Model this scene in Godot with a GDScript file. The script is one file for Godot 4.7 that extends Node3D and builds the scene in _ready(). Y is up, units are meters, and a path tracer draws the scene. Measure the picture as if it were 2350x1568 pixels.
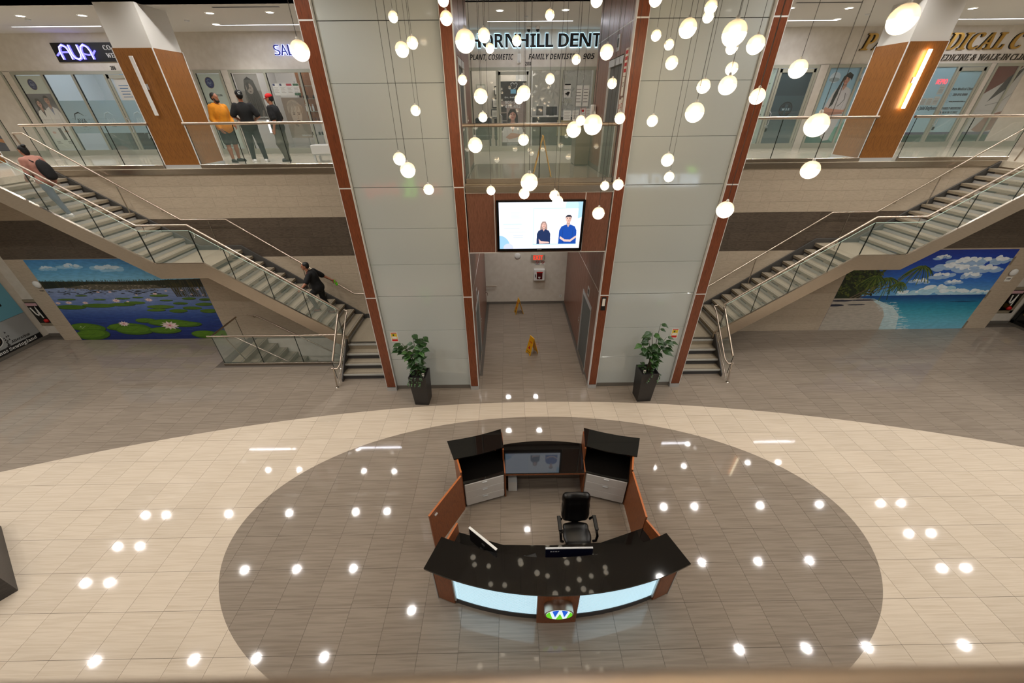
extends Node3D
# A two-storey atrium seen from its upper gallery: x to the right of the stair axis, y up, z towards the camera; metres.

const LOBBY := 5.45   # upper floor level
const FRONT := -8.22  # front of the tower fins
const WALL := -11.24  # face of the tiled wall under the gallery
const SHOP := -15.2   # shop fronts of the upper floor

const K_ATRIUM := 7.0
const K_GALLERY := 2.0
const K_PENDANT := 0.14

func _ready() -> void:
	rng.seed = 7
	# ---- camera
	var cam := Camera3D.new()
	cam.name = "camera"
	cam.position = Vector3(-0.66, 6.807, 0.0)
	cam.rotation = Vector3(-0.56402, -0.00718, -0.00951)
	var lens := CameraAttributesPhysical.new()
	lens.frustum_focal_length = 13.004
	lens.frustum_focus_distance = 10.0
	lens.frustum_near = 0.05
	lens.frustum_far = 200.0
	lens.exposure_aperture = 2.0
	cam.attributes = lens
	add_child(cam)
	cam.current = true
	# ---- environment and exposure
	var env := Environment.new()
	env.background_mode = Environment.BG_COLOR
	env.background_color = Color.BLACK
	env.tonemap_mode = Environment.TONE_MAPPER_LINEAR
	env.tonemap_exposure = 1.0
	env.sdfgi_enabled = true
	env.ssao_enabled = true
	env.ssil_enabled = true
	var we := WorldEnvironment.new()
	we.name = "environment"
	we.environment = env
	add_child(we)
	materials()
	# ---- the setting, then the things in it
	ground_floor()
	tiled_walls()
	upper_slabs()
	towers()
	ceilings()
	behind_camera()
	for s in [-1, 1]: staircase(s)
	stairwell()
	railings()
	columns()
	desk()
	shops()
	murals()
	low_stores()
	corridor()
	plants()
	pendants()
	people()

func spot(parent: Node3D, at: Vector3, e: float, c: Color, ang := 62.0, size := 0.06, dir := Vector3.DOWN) -> SpotLight3D:
	var l := SpotLight3D.new()
	l.name = "light"
	l.light_energy = e; l.light_color = c; l.light_size = size
	l.spot_angle = ang; l.spot_angle_attenuation = 0.6; l.spot_range = 60.0; l.spot_attenuation = 2.0
	l.shadow_enabled = true
	l.position = at
	if dir == Vector3.DOWN: l.rotation.x = -PI / 2
	else: l.look_at_from_position(at, at + dir, Vector3.UP)
	parent.add_child(l, true)
	return l
func omni(parent: Node3D, at: Vector3, e: float, c: Color, size := 0.05) -> OmniLight3D:
	var l := OmniLight3D.new()
	l.name = "light"
	l.light_energy = e; l.light_color = c; l.light_size = size; l.omni_range = 40.0; l.omni_attenuation = 2.0
	l.shadow_enabled = true
	l.position = at
	parent.add_child(l, true)
	return l
func area(parent: Node3D, xf: Transform3D, w: float, h: float, e: float, c: Color) -> AreaLight3D:
	var l := AreaLight3D.new()
	l.name = "light"
	l.area_size = Vector2(w, h)
	l.light_energy = e; l.light_color = c; l.area_range = 40.0; l.area_attenuation = 2.0
	l.shadow_enabled = true
	l.transform = xf
	parent.add_child(l, true)
	return l

func materials() -> void:
	var wood := func(sd, dark, light): return grain(sd, [dark, dark.lerp(light, 0.45), light, dark.lerp(light, 0.6), dark.lerp(light, 0.2)], 0.016, 5, 512, 18.0)
	mat("fin_wood", Color.WHITE, 0.38, 0.0, wood.call(1, Color(0.33, 0.155, 0.08), Color(0.50, 0.265, 0.15)), Vector3(5.0, 0.35, 5.0))
	mat("column_wood", Color.WHITE, 0.4, 0.0, wood.call(2, Color(0.40, 0.245, 0.10), Color(0.56, 0.36, 0.16)), Vector3(5.0, 0.4, 5.0))
	mat("panel_wood", Color.WHITE, 0.32, 0.0, wood.call(3, Color(0.35, 0.225, 0.17), Color(0.50, 0.335, 0.27)), Vector3(5.0, 0.4, 5.0))
	mat("desk_wood", Color.WHITE, 0.4, 0.0, wood.call(4, Color(0.40, 0.205, 0.095), Color(0.55, 0.31, 0.155)), Vector3(5.0, 0.5, 5.0))
	mat("desk_edge", Color(0.66, 0.36, 0.14), 0.4)
	var stone := func(sd, a, b): return grain(sd, [a, a.lerp(b, 0.55), b, a.lerp(b, 0.4), a.lerp(b, 0.8)], 0.012, 5, 512, 5.0)
	var lt := mat("tile_light", Color.WHITE, 0.045, 0.0, stone.call(11, Color(0.735, 0.675, 0.60), Color(0.80, 0.745, 0.675)))
	var dk := mat("tile_dark", Color.WHITE, 0.045, 0.0, stone.call(12, Color(0.47, 0.425, 0.38), Color(0.555, 0.51, 0.46)))
	for m in [lt, dk]:
		m.uv1_triplanar = false; m.uv1_scale = Vector3.ONE; m.vertex_color_use_as_albedo = true
	mat("grout", Color(0.33, 0.30, 0.27), 0.8)
	mat("upper_floor", Color.WHITE, 0.12, 0.0, stone.call(13, Color(0.74, 0.70, 0.62), Color(0.80, 0.76, 0.69)), Vector3(0.3, 1, 2.0))
	mat("lobby_floor", Color.WHITE, 0.12, 0.0, stone.call(14, Color(0.50, 0.47, 0.42), Color(0.58, 0.54, 0.48)), Vector3(0.3, 1, 2.0))
	var wl := stone.call(15, Color(0.66, 0.60, 0.52), Color(0.735, 0.675, 0.595))
	var wd := stone.call(16, Color(0.255, 0.215, 0.18), Color(0.375, 0.325, 0.275))
	mat("wall_tile_light", Color.WHITE, 0.45, 0.0, wl, Vector3(0.5, 3.2, 0.5))
	mat("wall_tile_dark", Color.WHITE, 0.45, 0.0, wd, Vector3(0.5, 3.2, 0.5))
	for k in ["wall_tile_light", "wall_tile_dark"]: M[k].vertex_color_use_as_albedo = true
	mat("wall_grout", Color(0.5, 0.46, 0.4), 0.9)
	mat("plaster", Color.WHITE, 0.85, 0.0, grain(21, [Color(0.80, 0.77, 0.72), Color(0.84, 0.815, 0.77)], 0.01, 3), Vector3(0.7, 0.7, 0.7))
	mat("ceiling_white", Color(0.82, 0.81, 0.79), 0.9)
	mat("white_glass", Color(0.72, 0.745, 0.74), 0.06, 0.0, null, Vector3.ONE, 0.55)
	mat("joint", Color(0.35, 0.36, 0.35), 0.7)
	var st := grain(22, [Color(0.66, 0.62, 0.57), Color(0.76, 0.72, 0.67)], 0.03, 3)
	mat("steel", Color.WHITE, 0.26, 1.0, st, Vector3(0.4, 12.0, 12.0))
	mat("steel_bright", Color(0.80, 0.77, 0.73), 0.16, 1.0)
	mat("steel_satin", Color(0.72, 0.66, 0.60), 0.34, 1.0)
	mat("aluminium", Color(0.80, 0.81, 0.82), 0.4, 0.6)
	mat("trim_white", Color(0.86, 0.86, 0.86), 0.4)
	mat("elevator_steel", Color(0.50, 0.46, 0.40), 0.3, 0.9)
	glass("glass", Color(0.75, 0.9, 0.85, 0.05))
	glass("shop_glass", Color(0.8, 0.9, 0.9, 0.04))
	mat("glass_edge", Color(0.03, 0.06, 0.05), 0.2)
	mat("glass_top", Color(0.75, 0.85, 0.8), 0.1)
	mat("stone_tread", Color.WHITE, 0.6, 0.0, grain(23, [Color(0.40, 0.36, 0.30), Color(0.60, 0.55, 0.47), Color(0.47, 0.43, 0.36)], 0.09, 5), Vector3(1.2, 1.2, 1.2))
	mat("stone_nosing", Color.WHITE, 0.6, 0.0, grain(24, [Color(0.60, 0.60, 0.58), Color(0.78, 0.78, 0.76)], 0.12, 4), Vector3(1.5, 1.5, 1.5))
	mat("riser_grey", Color(0.24, 0.235, 0.24), 0.6)
	mat("stringer_grey", Color(0.27, 0.26, 0.25), 0.55)
	var gr := mat("granite", Color.WHITE, 0.035, 0.0, grain(25, [Color(0.035, 0.032, 0.03), Color(0.06, 0.054, 0.05), Color(0.10, 0.09, 0.085)], 0.16, 3), Vector3(2.0, 2.0, 2.0))
	gr.metallic_specular = 0.5
	mat("black_gloss", Color(0.02, 0.02, 0.022), 0.12)
	mat("black", Color(0.025, 0.025, 0.027), 0.5)
	mat("black_soft", Color(0.03, 0.03, 0.033), 0.75)
	mat("leather", Color(0.022, 0.022, 0.026), 0.35)
	mat("white", Color(0.86, 0.86, 0.85), 0.5)
	mat("white_lacquer", Color(0.82, 0.81, 0.80), 0.25)
	mat("paper", Color(0.88, 0.87, 0.84), 0.8)
	mat("yellow", Color(0.90, 0.66, 0.02), 0.45)
	mat("red", Color(0.75, 0.06, 0.05), 0.5)
	mat("ink", Color(0.03, 0.03, 0.04), 0.6)
	mat("gold", Color(0.80, 0.64, 0.34), 0.3, 0.75)
	mat("frame_alu", Color(0.66, 0.66, 0.60), 0.5, 0.1)
	mat("frame_dark", Color(0.03, 0.035, 0.035), 0.5)
	mat("baseboard", Color(0.42, 0.40, 0.37), 0.5)
	glow("downlight_face", Color(1.0, 0.98, 0.95), 12.0)
	glow("counter_light", Color(0.74, 0.87, 0.92), 1.0)
	glow("counter_scale", Color(0.78, 0.88, 0.92), 0.45)
	glow("linear_face", Color(0.97, 0.96, 1.0), 5.0)
# ---------------------------------------------------------------- helpers
var M := {}
var used := {}
var rng := RandomNumberGenerator.new()

class B:
	var v := PackedVector3Array()
	var n := PackedVector3Array()
	var uv := PackedVector2Array()
	var col := PackedColorArray()
	var c := Color.WHITE
	var tinted := false
	func put(p: Vector3, nn: Vector3, t: Vector2) -> void:
		v.append(p); n.append(nn); uv.append(t); col.append(c)
	func tri(a: Vector3, b: Vector3, d: Vector3, na: Vector3, nb: Vector3, nd: Vector3, ta := Vector2.ZERO, tb := Vector2.ZERO, td := Vector2.ZERO) -> void:
		put(a, na, ta)
		if (b - a).cross(d - a).dot(na + nb + nd) > 0.0:
			put(d, nd, td); put(b, nb, tb)
		else:
			put(b, nb, tb); put(d, nd, td)
	func flat(a: Vector3, b: Vector3, d: Vector3, out: Vector3, ta := Vector2.ZERO, tb := Vector2.ZERO, td := Vector2.ZERO) -> void:
		var nn := (b - a).cross(d - a).normalized()
		if nn.dot(out) < 0.0: nn = -nn
		tri(a, b, d, nn, nn, nn, ta, tb, td)
	func quad(a: Vector3, b: Vector3, d: Vector3, e: Vector3, out: Vector3) -> void:
		flat(a, b, d, out, Vector2(0, 1), Vector2(1, 1), Vector2(1, 0))
		flat(a, d, e, out, Vector2(0, 1), Vector2(1, 0), Vector2(0, 0))
	func box(ce: Vector3, s: Vector3, bs := Basis.IDENTITY, bev := 0.0) -> B:
		var h := s * 0.5
		var g := minf(bev, minf(h.x, minf(h.y, h.z)) * 0.9)
		for ax in 3:
			var a1 := (ax + 1) % 3
			var a2 := (ax + 2) % 3
			for sg in [-1.0, 1.0]:
				var q := []
				for k in [[-1, -1], [1, -1], [1, 1], [-1, 1]]:
					var p := Vector3.ZERO
					p[ax] = sg * h[ax]; p[a1] = k[0] * (h[a1] - g); p[a2] = k[1] * (h[a2] - g)
					q.append(ce + bs * p)
				var o := Vector3.ZERO
				o[ax] = sg
				quad(q[0], q[1], q[2], q[3], bs * o)
		if g > 0.0:
			for ax in 3:
				var a1 := (ax + 1) % 3
				var a2 := (ax + 2) % 3
				for s1 in [-1.0, 1.0]:
					for s2 in [-1.0, 1.0]:
						var q := []
						for k in [[-1, 0], [1, 0], [1, 1], [-1, 1]]:
							var p := Vector3.ZERO
							p[ax] = k[0] * (h[ax] - g)
							p[a1] = s1 * (h[a1] if k[1] == 0 else h[a1] - g)
							p[a2] = s2 * (h[a2] - g if k[1] == 0 else h[a2])
							q.append(ce + bs * p)
						var o := Vector3.ZERO
						o[a1] = s1; o[a2] = s2
						quad(q[0], q[1], q[2], q[3], bs * o)
			for sx in [-1.0, 1.0]:
				for sy in [-1.0, 1.0]:
					for sz in [-1.0, 1.0]:
						var sv := Vector3(sx, sy, sz)
						flat(ce + bs * (sv * Vector3(h.x, h.y - g, h.z - g)), ce + bs * (sv * Vector3(h.x - g, h.y, h.z - g)), ce + bs * (sv * Vector3(h.x - g, h.y - g, h.z)), bs * sv)
		return self
	func span(a: Vector3, b: Vector3, bev := 0.0) -> B:
		return box((a + b) * 0.5, (b - a).abs(), Basis.IDENTITY, bev)
	# polygon in the plane (x, y) of xf, pushed along its z from z0 to z1
	func prism(poly: PackedVector2Array, z0: float, z1: float, xf := Transform3D.IDENTITY, uvs := 1.0, uvo := Vector2.ZERO) -> B:
		var idx := Geometry2D.triangulate_polygon(poly)
		for z in [z0, z1]:
			var o := xf.basis * Vector3(0, 0, 1 if z == maxf(z0, z1) else -1)
			for i in range(0, idx.size(), 3):
				var a := poly[idx[i]]
				var b := poly[idx[i + 1]]
				var d := poly[idx[i + 2]]
				flat(xf * Vector3(a.x, a.y, z), xf * Vector3(b.x, b.y, z), xf * Vector3(d.x, d.y, z), o, a * uvs + uvo, b * uvs + uvo, d * uvs + uvo)
		var area := 0.0
		for i in poly.size():
			area += poly[i].cross(poly[(i + 1) % poly.size()])
		for i in poly.size():
			var a := poly[i]
			var b := poly[(i + 1) % poly.size()]
			var e := (b - a)
			var o2 := Vector2(e.y, -e.x) * signf(area)
			quad(xf * Vector3(a.x, a.y, z0), xf * Vector3(b.x, b.y, z0), xf * Vector3(b.x, b.y, z1), xf * Vector3(a.x, a.y, z1), xf.basis * Vector3(o2.x, o2.y, 0))
		return self
	func tube(pts: Array, r, seg := 10, caps := true) -> B:
		var m := pts.size()
		var rings := []
		var up := Vector3.UP
		var prev := Vector3.ZERO
		for i in m:
			var p: Vector3 = pts[i]
			var d0: Vector3 = (p - pts[i - 1]).normalized() if i > 0 else (pts[1] - p).normalized()
			var d1: Vector3 = (pts[i + 1] - p).normalized() if i < m - 1 else d0
			var t := (d0 + d1).normalized()
			if t.length() < 0.5: t = d0
			if prev == Vector3.ZERO:
				up = Vector3.UP if absf(t.y) < 0.9 else Vector3.RIGHT
				up = (up - t * up.dot(t)).normalized()
			else:
				up = (up - t * up.dot(t)).normalized()
			prev = t
			var side := t.cross(up)
			var k := 1.0 / maxf(0.4, sqrt((1.0 + d0.dot(d1)) * 0.5))
			var bend := (d1 - d0)
			bend = bend.normalized() if bend.length() > 0.001 else Vector3.ZERO
			var rad: float = r[i] if r is Array else r
			var ring := []
			for j in seg:
				var an := TAU * j / seg
				var dir := up * cos(an) + side * sin(an)
				var off := dir * rad
				if bend != Vector3.ZERO: off += bend * (dir.dot(bend) * rad * (k - 1.0))
				ring.append([p + off, dir])
			rings.append(ring)
		for i in m - 1:
			for j in seg:
				var a = rings[i][j]
				var b = rings[i][(j + 1) % seg]
				var d = rings[i + 1][(j + 1) % seg]
				var e = rings[i + 1][j]
				tri(a[0], b[0], d[0], a[1], b[1], d[1]); tri(a[0], d[0], e[0], a[1], d[1], e[1])
		if caps:
			for i in [0, m - 1]:
				var o: Vector3 = (pts[0] - pts[1]) if i == 0 else (pts[m - 1] - pts[m - 2])
				for j in seg:
					flat(pts[i], rings[i][j][0], rings[i][(j + 1) % seg][0], o)
		return self
	func lathe(prof: Array, seg := 20, xf := Transform3D.IDENTITY, smooth := true) -> B:
		for i in prof.size() - 1:
			var p0: Vector2 = prof[i]
			var p1: Vector2 = prof[i + 1]
			var e := p1 - p0
			var nn := Vector2(e.y, -e.x).normalized()
			var n0 := nn
			var n1 := nn
			if smooth:
				if i > 0:
					var f: Vector2 = p0 - prof[i - 1]
					n0 = (nn + Vector2(f.y, -f.x).normalized()).normalized()
				if i < prof.size() - 2:
					var f2: Vector2 = prof[i + 2] - p1
					n1 = (nn + Vector2(f2.y, -f2.x).normalized()).normalized()
			for j in seg:
				var a0 := TAU * j / seg
				var a1 := TAU * (j + 1) / seg
				var P := func(p: Vector2, a: float) -> Vector3: return xf * Vector3(p.x * cos(a), p.y, p.x * sin(a))
				var N := func(p: Vector2, a: float) -> Vector3: return (xf.basis * Vector3(p.x * cos(a), p.y, p.x * sin(a))).normalized()
				if p0.x > 1e-5: tri(P.call(p0, a0), P.call(p0, a1), P.call(p1, a0), N.call(n0, a0), N.call(n0, a1), N.call(n1, a0))
				if p1.x > 1e-5: tri(P.call(p0, a1), P.call(p1, a1), P.call(p1, a0), N.call(n0, a1), N.call(n1, a1), N.call(n1, a0))
		return self
	func add(o: B, xf: Transform3D) -> B:
		for i in range(0, o.v.size(), 3):
			tri(xf * o.v[i], xf * o.v[i + 1], xf * o.v[i + 2], (xf.basis * o.n[i]).normalized(), (xf.basis * o.n[i + 1]).normalized(), (xf.basis * o.n[i + 2]).normalized(), o.uv[i], o.uv[i + 1], o.uv[i + 2])
		return self
	func mesh() -> ArrayMesh:
		var m := ArrayMesh.new()
		var a := []
		a.resize(Mesh.ARRAY_MAX)
		a[Mesh.ARRAY_VERTEX] = v; a[Mesh.ARRAY_NORMAL] = n; a[Mesh.ARRAY_TEX_UV] = uv
		if tinted: a[Mesh.ARRAY_COLOR] = col
		m.add_surface_from_arrays(Mesh.PRIMITIVE_TRIANGLES, a)
		return m

# smooth bodies: tapered capsules and ellipsoids joined by a smooth minimum, meshed as surface nets
class Sdf:
	var pr := []
	func cap(a: Vector3, b: Vector3, ra: float, rb := -1.0, k := 0.03) -> Sdf:
		pr.append([0, a, b, ra, ra if rb < 0.0 else rb, k]); return self
	func chain(pts: Array, k := 0.03) -> Sdf:
		for i in pts.size() - 1: cap(pts[i][0], pts[i + 1][0], pts[i][1], pts[i + 1][1], k)
		return self
	func ell(c: Vector3, r: Vector3, bs := Basis.IDENTITY, k := 0.03) -> Sdf:
		pr.append([1, c, r, bs.inverse(), bs, k]); return self
	func build(o: B, cell: float) -> void:
		var lo := Vector3.INF
		var hi := -Vector3.INF
		var boxes := []
		for p in pr:
			var l: Vector3
			var h: Vector3
			if p[0] == 0:
				var rr := Vector3.ONE * maxf(p[3], p[4])
				l = p[1].min(p[2]) - rr; h = p[1].max(p[2]) + rr
			else:
				var rr := Vector3.ONE * maxf(p[2].x, maxf(p[2].y, p[2].z))
				l = p[1] - rr; h = p[1] + rr
			boxes.append([l, h]); lo = lo.min(l); hi = hi.max(h)
		lo -= Vector3.ONE * cell * 3.0; hi += Vector3.ONE * cell * 3.0
		var nx := int(ceil((hi.x - lo.x) / cell)) + 1
		var ny := int(ceil((hi.y - lo.y) / cell)) + 1
		var nz := int(ceil((hi.z - lo.z) / cell)) + 1
		var f := PackedFloat32Array()
		f.resize(nx * ny * nz); f.fill(1.0)
		for pi in pr.size():
			var p = pr[pi]
			var k: float = p[5]
			var mg := Vector3.ONE * (k + cell * 2.0)
			var i0 := Vector3i(((boxes[pi][0] - mg - lo) / cell).floor()).max(Vector3i.ZERO)
			var i1 := Vector3i(((boxes[pi][1] + mg - lo) / cell).ceil()).min(Vector3i(nx - 1, ny - 1, nz - 1))
			var a: Vector3 = p[1]
			var ab := Vector3.ZERO
			var l2 := 1.0
			if p[0] == 0:
				ab = p[2] - p[1]; l2 = maxf(ab.length_squared(), 1e-9)
			for iz in range(i0.z, i1.z + 1):
				for iy in range(i0.y, i1.y + 1):
					var at := (iz * ny + iy) * nx
					for ix in range(i0.x, i1.x + 1):
						var q := lo + Vector3(ix, iy, iz) * cell
						var d: float
						if p[0] == 0:
							var t := clampf((q - a).dot(ab) / l2, 0.0, 1.0)
							d = (q - a - ab * t).length() - lerpf(p[3], p[4], t)
						else:
							var u: Vector3 = p[3] * (q - a)
							var k0: float = (u / p[2]).length()
							var k1: float = (u / (p[2] * p[2])).length()
							d = k0 * (k0 - 1.0) / maxf(k1, 1e-6)
						var e := f[at + ix]
						var h := maxf(k - absf(d - e), 0.0) / k
						f[at + ix] = minf(d, e) - h * h * k * 0.25
		var id := PackedInt32Array()
		id.resize(nx * ny * nz); id.fill(-1)
		var vs := PackedVector3Array()
		var ns := PackedVector3Array()
		var sx := 1
		var sy := nx
		var sz := nx * ny
		for iz in nz - 1:
			for iy in ny - 1:
				for ix in nx - 1:
					var b := iz * sz + iy * sy + ix
					var g := [f[b], f[b + sx], f[b + sy], f[b + sx + sy], f[b + sz], f[b + sx + sz], f[b + sy + sz], f[b + sx + sy + sz]]
					var neg := 0
					for x in g: neg += int(x < 0.0)
					if neg == 0 or neg == 8: continue
					var s := Vector3.ZERO
					var cnt := 0
					for e in [[0, 1], [2, 3], [4, 5], [6, 7], [0, 2], [1, 3], [4, 6], [5, 7], [0, 4], [1, 5], [2, 6], [3, 7]]:
						var u: float = g[e[0]]
						var w: float = g[e[1]]
						if (u < 0.0) != (w < 0.0):
							var t := u / (u - w)
							var pa := Vector3(e[0] & 1, (e[0] >> 1) & 1, e[0] >> 2)
							var pb := Vector3(e[1] & 1, (e[1] >> 1) & 1, e[1] >> 2)
							s += pa.lerp(pb, t); cnt += 1
					id[b] = vs.size()
					vs.append(lo + (Vector3(ix, iy, iz) + s / cnt) * cell)
					ns.append(Vector3(g[1] + g[3] + g[5] + g[7] - g[0] - g[2] - g[4] - g[6], g[2] + g[3] + g[6] + g[7] - g[0] - g[1] - g[4] - g[5], g[4] + g[5] + g[6] + g[7] - g[0] - g[1] - g[2] - g[3]).normalized())
		for iz in range(1, nz - 1):
			for iy in range(1, ny - 1):
				for ix in range(1, nx - 1):
					var b := iz * sz + iy * sy + ix
					for ax in 3:
						var st: int = [sx, sy, sz][ax]
						if (f[b] < 0.0) == (f[b + st] < 0.0): continue
						var u: int = [sy, sz, sx][ax]
						var w: int = [sz, sx, sy][ax]
						var q := [id[b], id[b - u], id[b - u - w], id[b - w]]
						if q.min() < 0: continue
						o.tri(vs[q[0]], vs[q[1]], vs[q[2]], ns[q[0]], ns[q[1]], ns[q[2]])
						o.tri(vs[q[0]], vs[q[2]], vs[q[3]], ns[q[0]], ns[q[2]], ns[q[3]])
	func mesh(cell: float) -> ArrayMesh:
		var o := B.new()
		build(o, cell)
		return o.mesh()

func bb() -> B: return B.new()
func V(x: float, y: float, z: float) -> Vector3: return Vector3(x, y, z)
func XF(at: Vector3, turn := 0.0) -> Transform3D: return Transform3D(Basis(Vector3.UP, turn), at)
# frame whose z looks along outward dir n (vertical faces), x to its right when you face it
func face(at: Vector3, n: Vector3) -> Transform3D:
	var x := Vector3.UP.cross(n).normalized()
	return Transform3D(Basis(x, n.cross(x), n), at)
# polygon given as (x, z) on the floor, pushed up: plan.x = x, plan.y = -z
func plan(y := 0.0) -> Transform3D: return Transform3D(Basis(Vector3(1, 0, 0), Vector3(0, 0, -1), Vector3(0, 1, 0)), Vector3(0, y, 0))

func numbered(n: String) -> String:
	if not used.has(n):
		used[n] = 0
		return n
	used[n] += 1
	return "%s_%03d" % [n, used[n]]
func thing(called: String, label: String, category: String, at := Vector3.ZERO, turn := 0.0, group := "") -> Node3D:
	var o := Node3D.new()
	o.name = numbered(called)
	add_child(o)
	o.position = at
	o.rotation.y = turn
	return tag(o, label, category, group)
func tag(o: Node3D, label: String, category: String, group := "") -> Node3D:
	o.set_meta("label", label); o.set_meta("category", category)
	if group: o.set_meta("group", group)
	return o
func part(called: String, m, mat, parent: Node3D = self, at := Vector3.ZERO, lab := "") -> MeshInstance3D:
	var o := MeshInstance3D.new()
	o.mesh = m.mesh() if m is B else m
	o.material_override = M[mat] if mat is String else mat
	o.position = at
	if parent == self:
		o.name = numbered(called)
		add_child(o)
	else:
		o.name = called
		parent.add_child(o, true)
	if lab: o.set_meta("label", lab)
	return o
func struct(called: String, m, mat, lab := "", cat := "") -> MeshInstance3D:
	var o := part(called, m, mat)
	o.set_meta("kind", "structure")
	if lab: tag(o, lab, cat)
	return o

func mat(key: String, c: Color, rough := 0.6, metal := 0.0, tex: Texture2D = null, scale := Vector3.ONE, spec := 0.5) -> StandardMaterial3D:
	var m := StandardMaterial3D.new()
	m.resource_name = key
	m.albedo_color = c; m.roughness = rough; m.metallic = metal; m.metallic_specular = spec
	if tex:
		m.albedo_texture = tex
		m.uv1_triplanar = true; m.uv1_world_triplanar = true; m.uv1_scale = scale; m.uv1_triplanar_sharpness = 8.0
	M[key] = m
	return m
func glow(key: String, c: Color, e: float) -> StandardMaterial3D:
	var m := mat(key, c, 0.5)
	m.emission_enabled = true; m.emission = c; m.emission_energy_multiplier = e
	return m
func glass(key: String, c: Color, rough := 0.0) -> StandardMaterial3D:
	var m := mat(key, c, rough)
	m.transparency = BaseMaterial3D.TRANSPARENCY_ALPHA
	return m
func grain(sd: int, stops: Array, freq := 0.02, oct := 4, size := 512, warp := 0.0, type := FastNoiseLite.TYPE_SIMPLEX_SMOOTH) -> NoiseTexture2D:
	var f := FastNoiseLite.new()
	f.seed = sd; f.frequency = freq; f.fractal_octaves = oct; f.noise_type = type
	if warp > 0.0:
		f.domain_warp_enabled = true; f.domain_warp_amplitude = warp; f.domain_warp_frequency = 0.012
	var g := Gradient.new()
	g.offsets = PackedFloat32Array(range(stops.size()).map(func(i): return float(i) / (stops.size() - 1)))
	g.colors = PackedColorArray(stops)
	var t := NoiseTexture2D.new()
	t.width = size; t.height = size; t.seamless = true; t.noise = f; t.color_ramp = g
	return t
func print_mat(key: String, im: Image, rough := 0.5, emit := 0.0) -> StandardMaterial3D:
	var m := mat(key, Color.WHITE, rough)
	var t := ImageTexture.create_from_image(im)
	m.albedo_texture = t
	if emit > 0.0:
		m.albedo_color = Color(0.05, 0.05, 0.05)
		m.emission_enabled = true; m.emission = Color.BLACK; m.emission_texture = t; m.emission_energy_multiplier = emit
	m.texture_repeat = false
	return m

# sheet with a printed front: front face z+ carries uv 0..1
func sheet(w: float, h: float, d := 0.004) -> B:
	var o := bb()
	var a := V(-w / 2, -h / 2, d)
	var b := V(w / 2, -h / 2, d)
	var c := V(w / 2, h / 2, d)
	var e := V(-w / 2, h / 2, d)
	o.flat(a, b, c, Vector3.BACK, Vector2(0, 1), Vector2(1, 1), Vector2(1, 0)); o.flat(a, c, e, Vector3.BACK, Vector2(0, 1), Vector2(1, 0), Vector2(0, 0))
	var k := Vector3(0, 0, d)
	var mid := Vector2(0.5, 0.02)
	for q in [[a, b, Vector3.DOWN], [b, c, Vector3.RIGHT], [c, e, Vector3.UP], [e, a, Vector3.LEFT]]:
		o.flat(q[0], q[1], q[1] - k, q[2], mid, mid, mid); o.flat(q[0], q[1] - k, q[0] - k, q[2], mid, mid, mid)
	o.flat(a - k, b - k, c - k, Vector3.FORWARD, mid, mid, mid); o.flat(a - k, c - k, e - k, Vector3.FORWARD, mid, mid, mid)
	return o

# lettering: baked TextMesh, scaled to a width and cap height; origin at its lower left corner, looking along z
var fonts := {}
func font(bold: bool, serif := false) -> Font:
	var k := "%s%s" % [bold, serif]
	if not fonts.has(k):
		var f := SystemFont.new()
		f.font_names = PackedStringArray(["Droid Serif" if serif else "Droid Sans"])
		f.font_weight = 700 if bold else 400
		fonts[k] = f
	return fonts[k]
func letters(s: String, w: float, h: float, depth: float, bold := true, serif := false, slant := 0.0, mirror := false) -> B:
	var t := TextMesh.new()
	t.text = s; t.font = font(bold, serif); t.font_size = 48; t.pixel_size = 0.01; t.depth = 0.1; t.curve_step = 1.0
	t.horizontal_alignment = HORIZONTAL_ALIGNMENT_LEFT
	var o := bb()
	var bx := t.get_aabb()
	var cap := TextMesh.new()
	cap.text = "H"; cap.font = t.font; cap.font_size = 48; cap.pixel_size = 0.01; cap.depth = 0.1
	var cb := cap.get_aabb()
	var sy := h / maxf(cb.size.y, 0.001)
	var sx: float = w / maxf(bx.size.x, 0.001) if w > 0.0 else sy
	for si in t.get_surface_count():
		var a := t.surface_get_arrays(si)
		var vs: PackedVector3Array = a[Mesh.ARRAY_VERTEX]
		var ns: PackedVector3Array = a[Mesh.ARRAY_NORMAL]
		var ix = a[Mesh.ARRAY_INDEX]
		var cnt: int = ix.size() if ix != null and ix.size() else vs.size()
		for i in range(0, cnt - 2, 3):
			var q := []
			var qn := []
			for j in 3:
				var id: int = ix[i + j] if ix != null and ix.size() else i + j
				var p := vs[id]
				var y := (p.y - cb.position.y) * sy
				var x := (p.x - bx.position.x) * sx + y * slant
				q.append(V(-x if mirror else x, y, (p.z / 0.1 + 0.5) * depth))
				qn.append(V(-ns[id].x if mirror else ns[id].x, ns[id].y, ns[id].z).normalized())
			o.tri(q[0], q[1], q[2], qn[0], qn[1], qn[2])
	return o
func text(parent: Node3D, s: String, xf: Transform3D, w: float, h: float, depth: float, mt, bold := true, serif := false, slant := 0.0, mirror := false, called := "lettering") -> MeshInstance3D:
	var o := part(called, bb().add(letters(s, w, h, depth, bold, serif, slant, mirror), xf), mt, parent)
	return o
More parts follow.
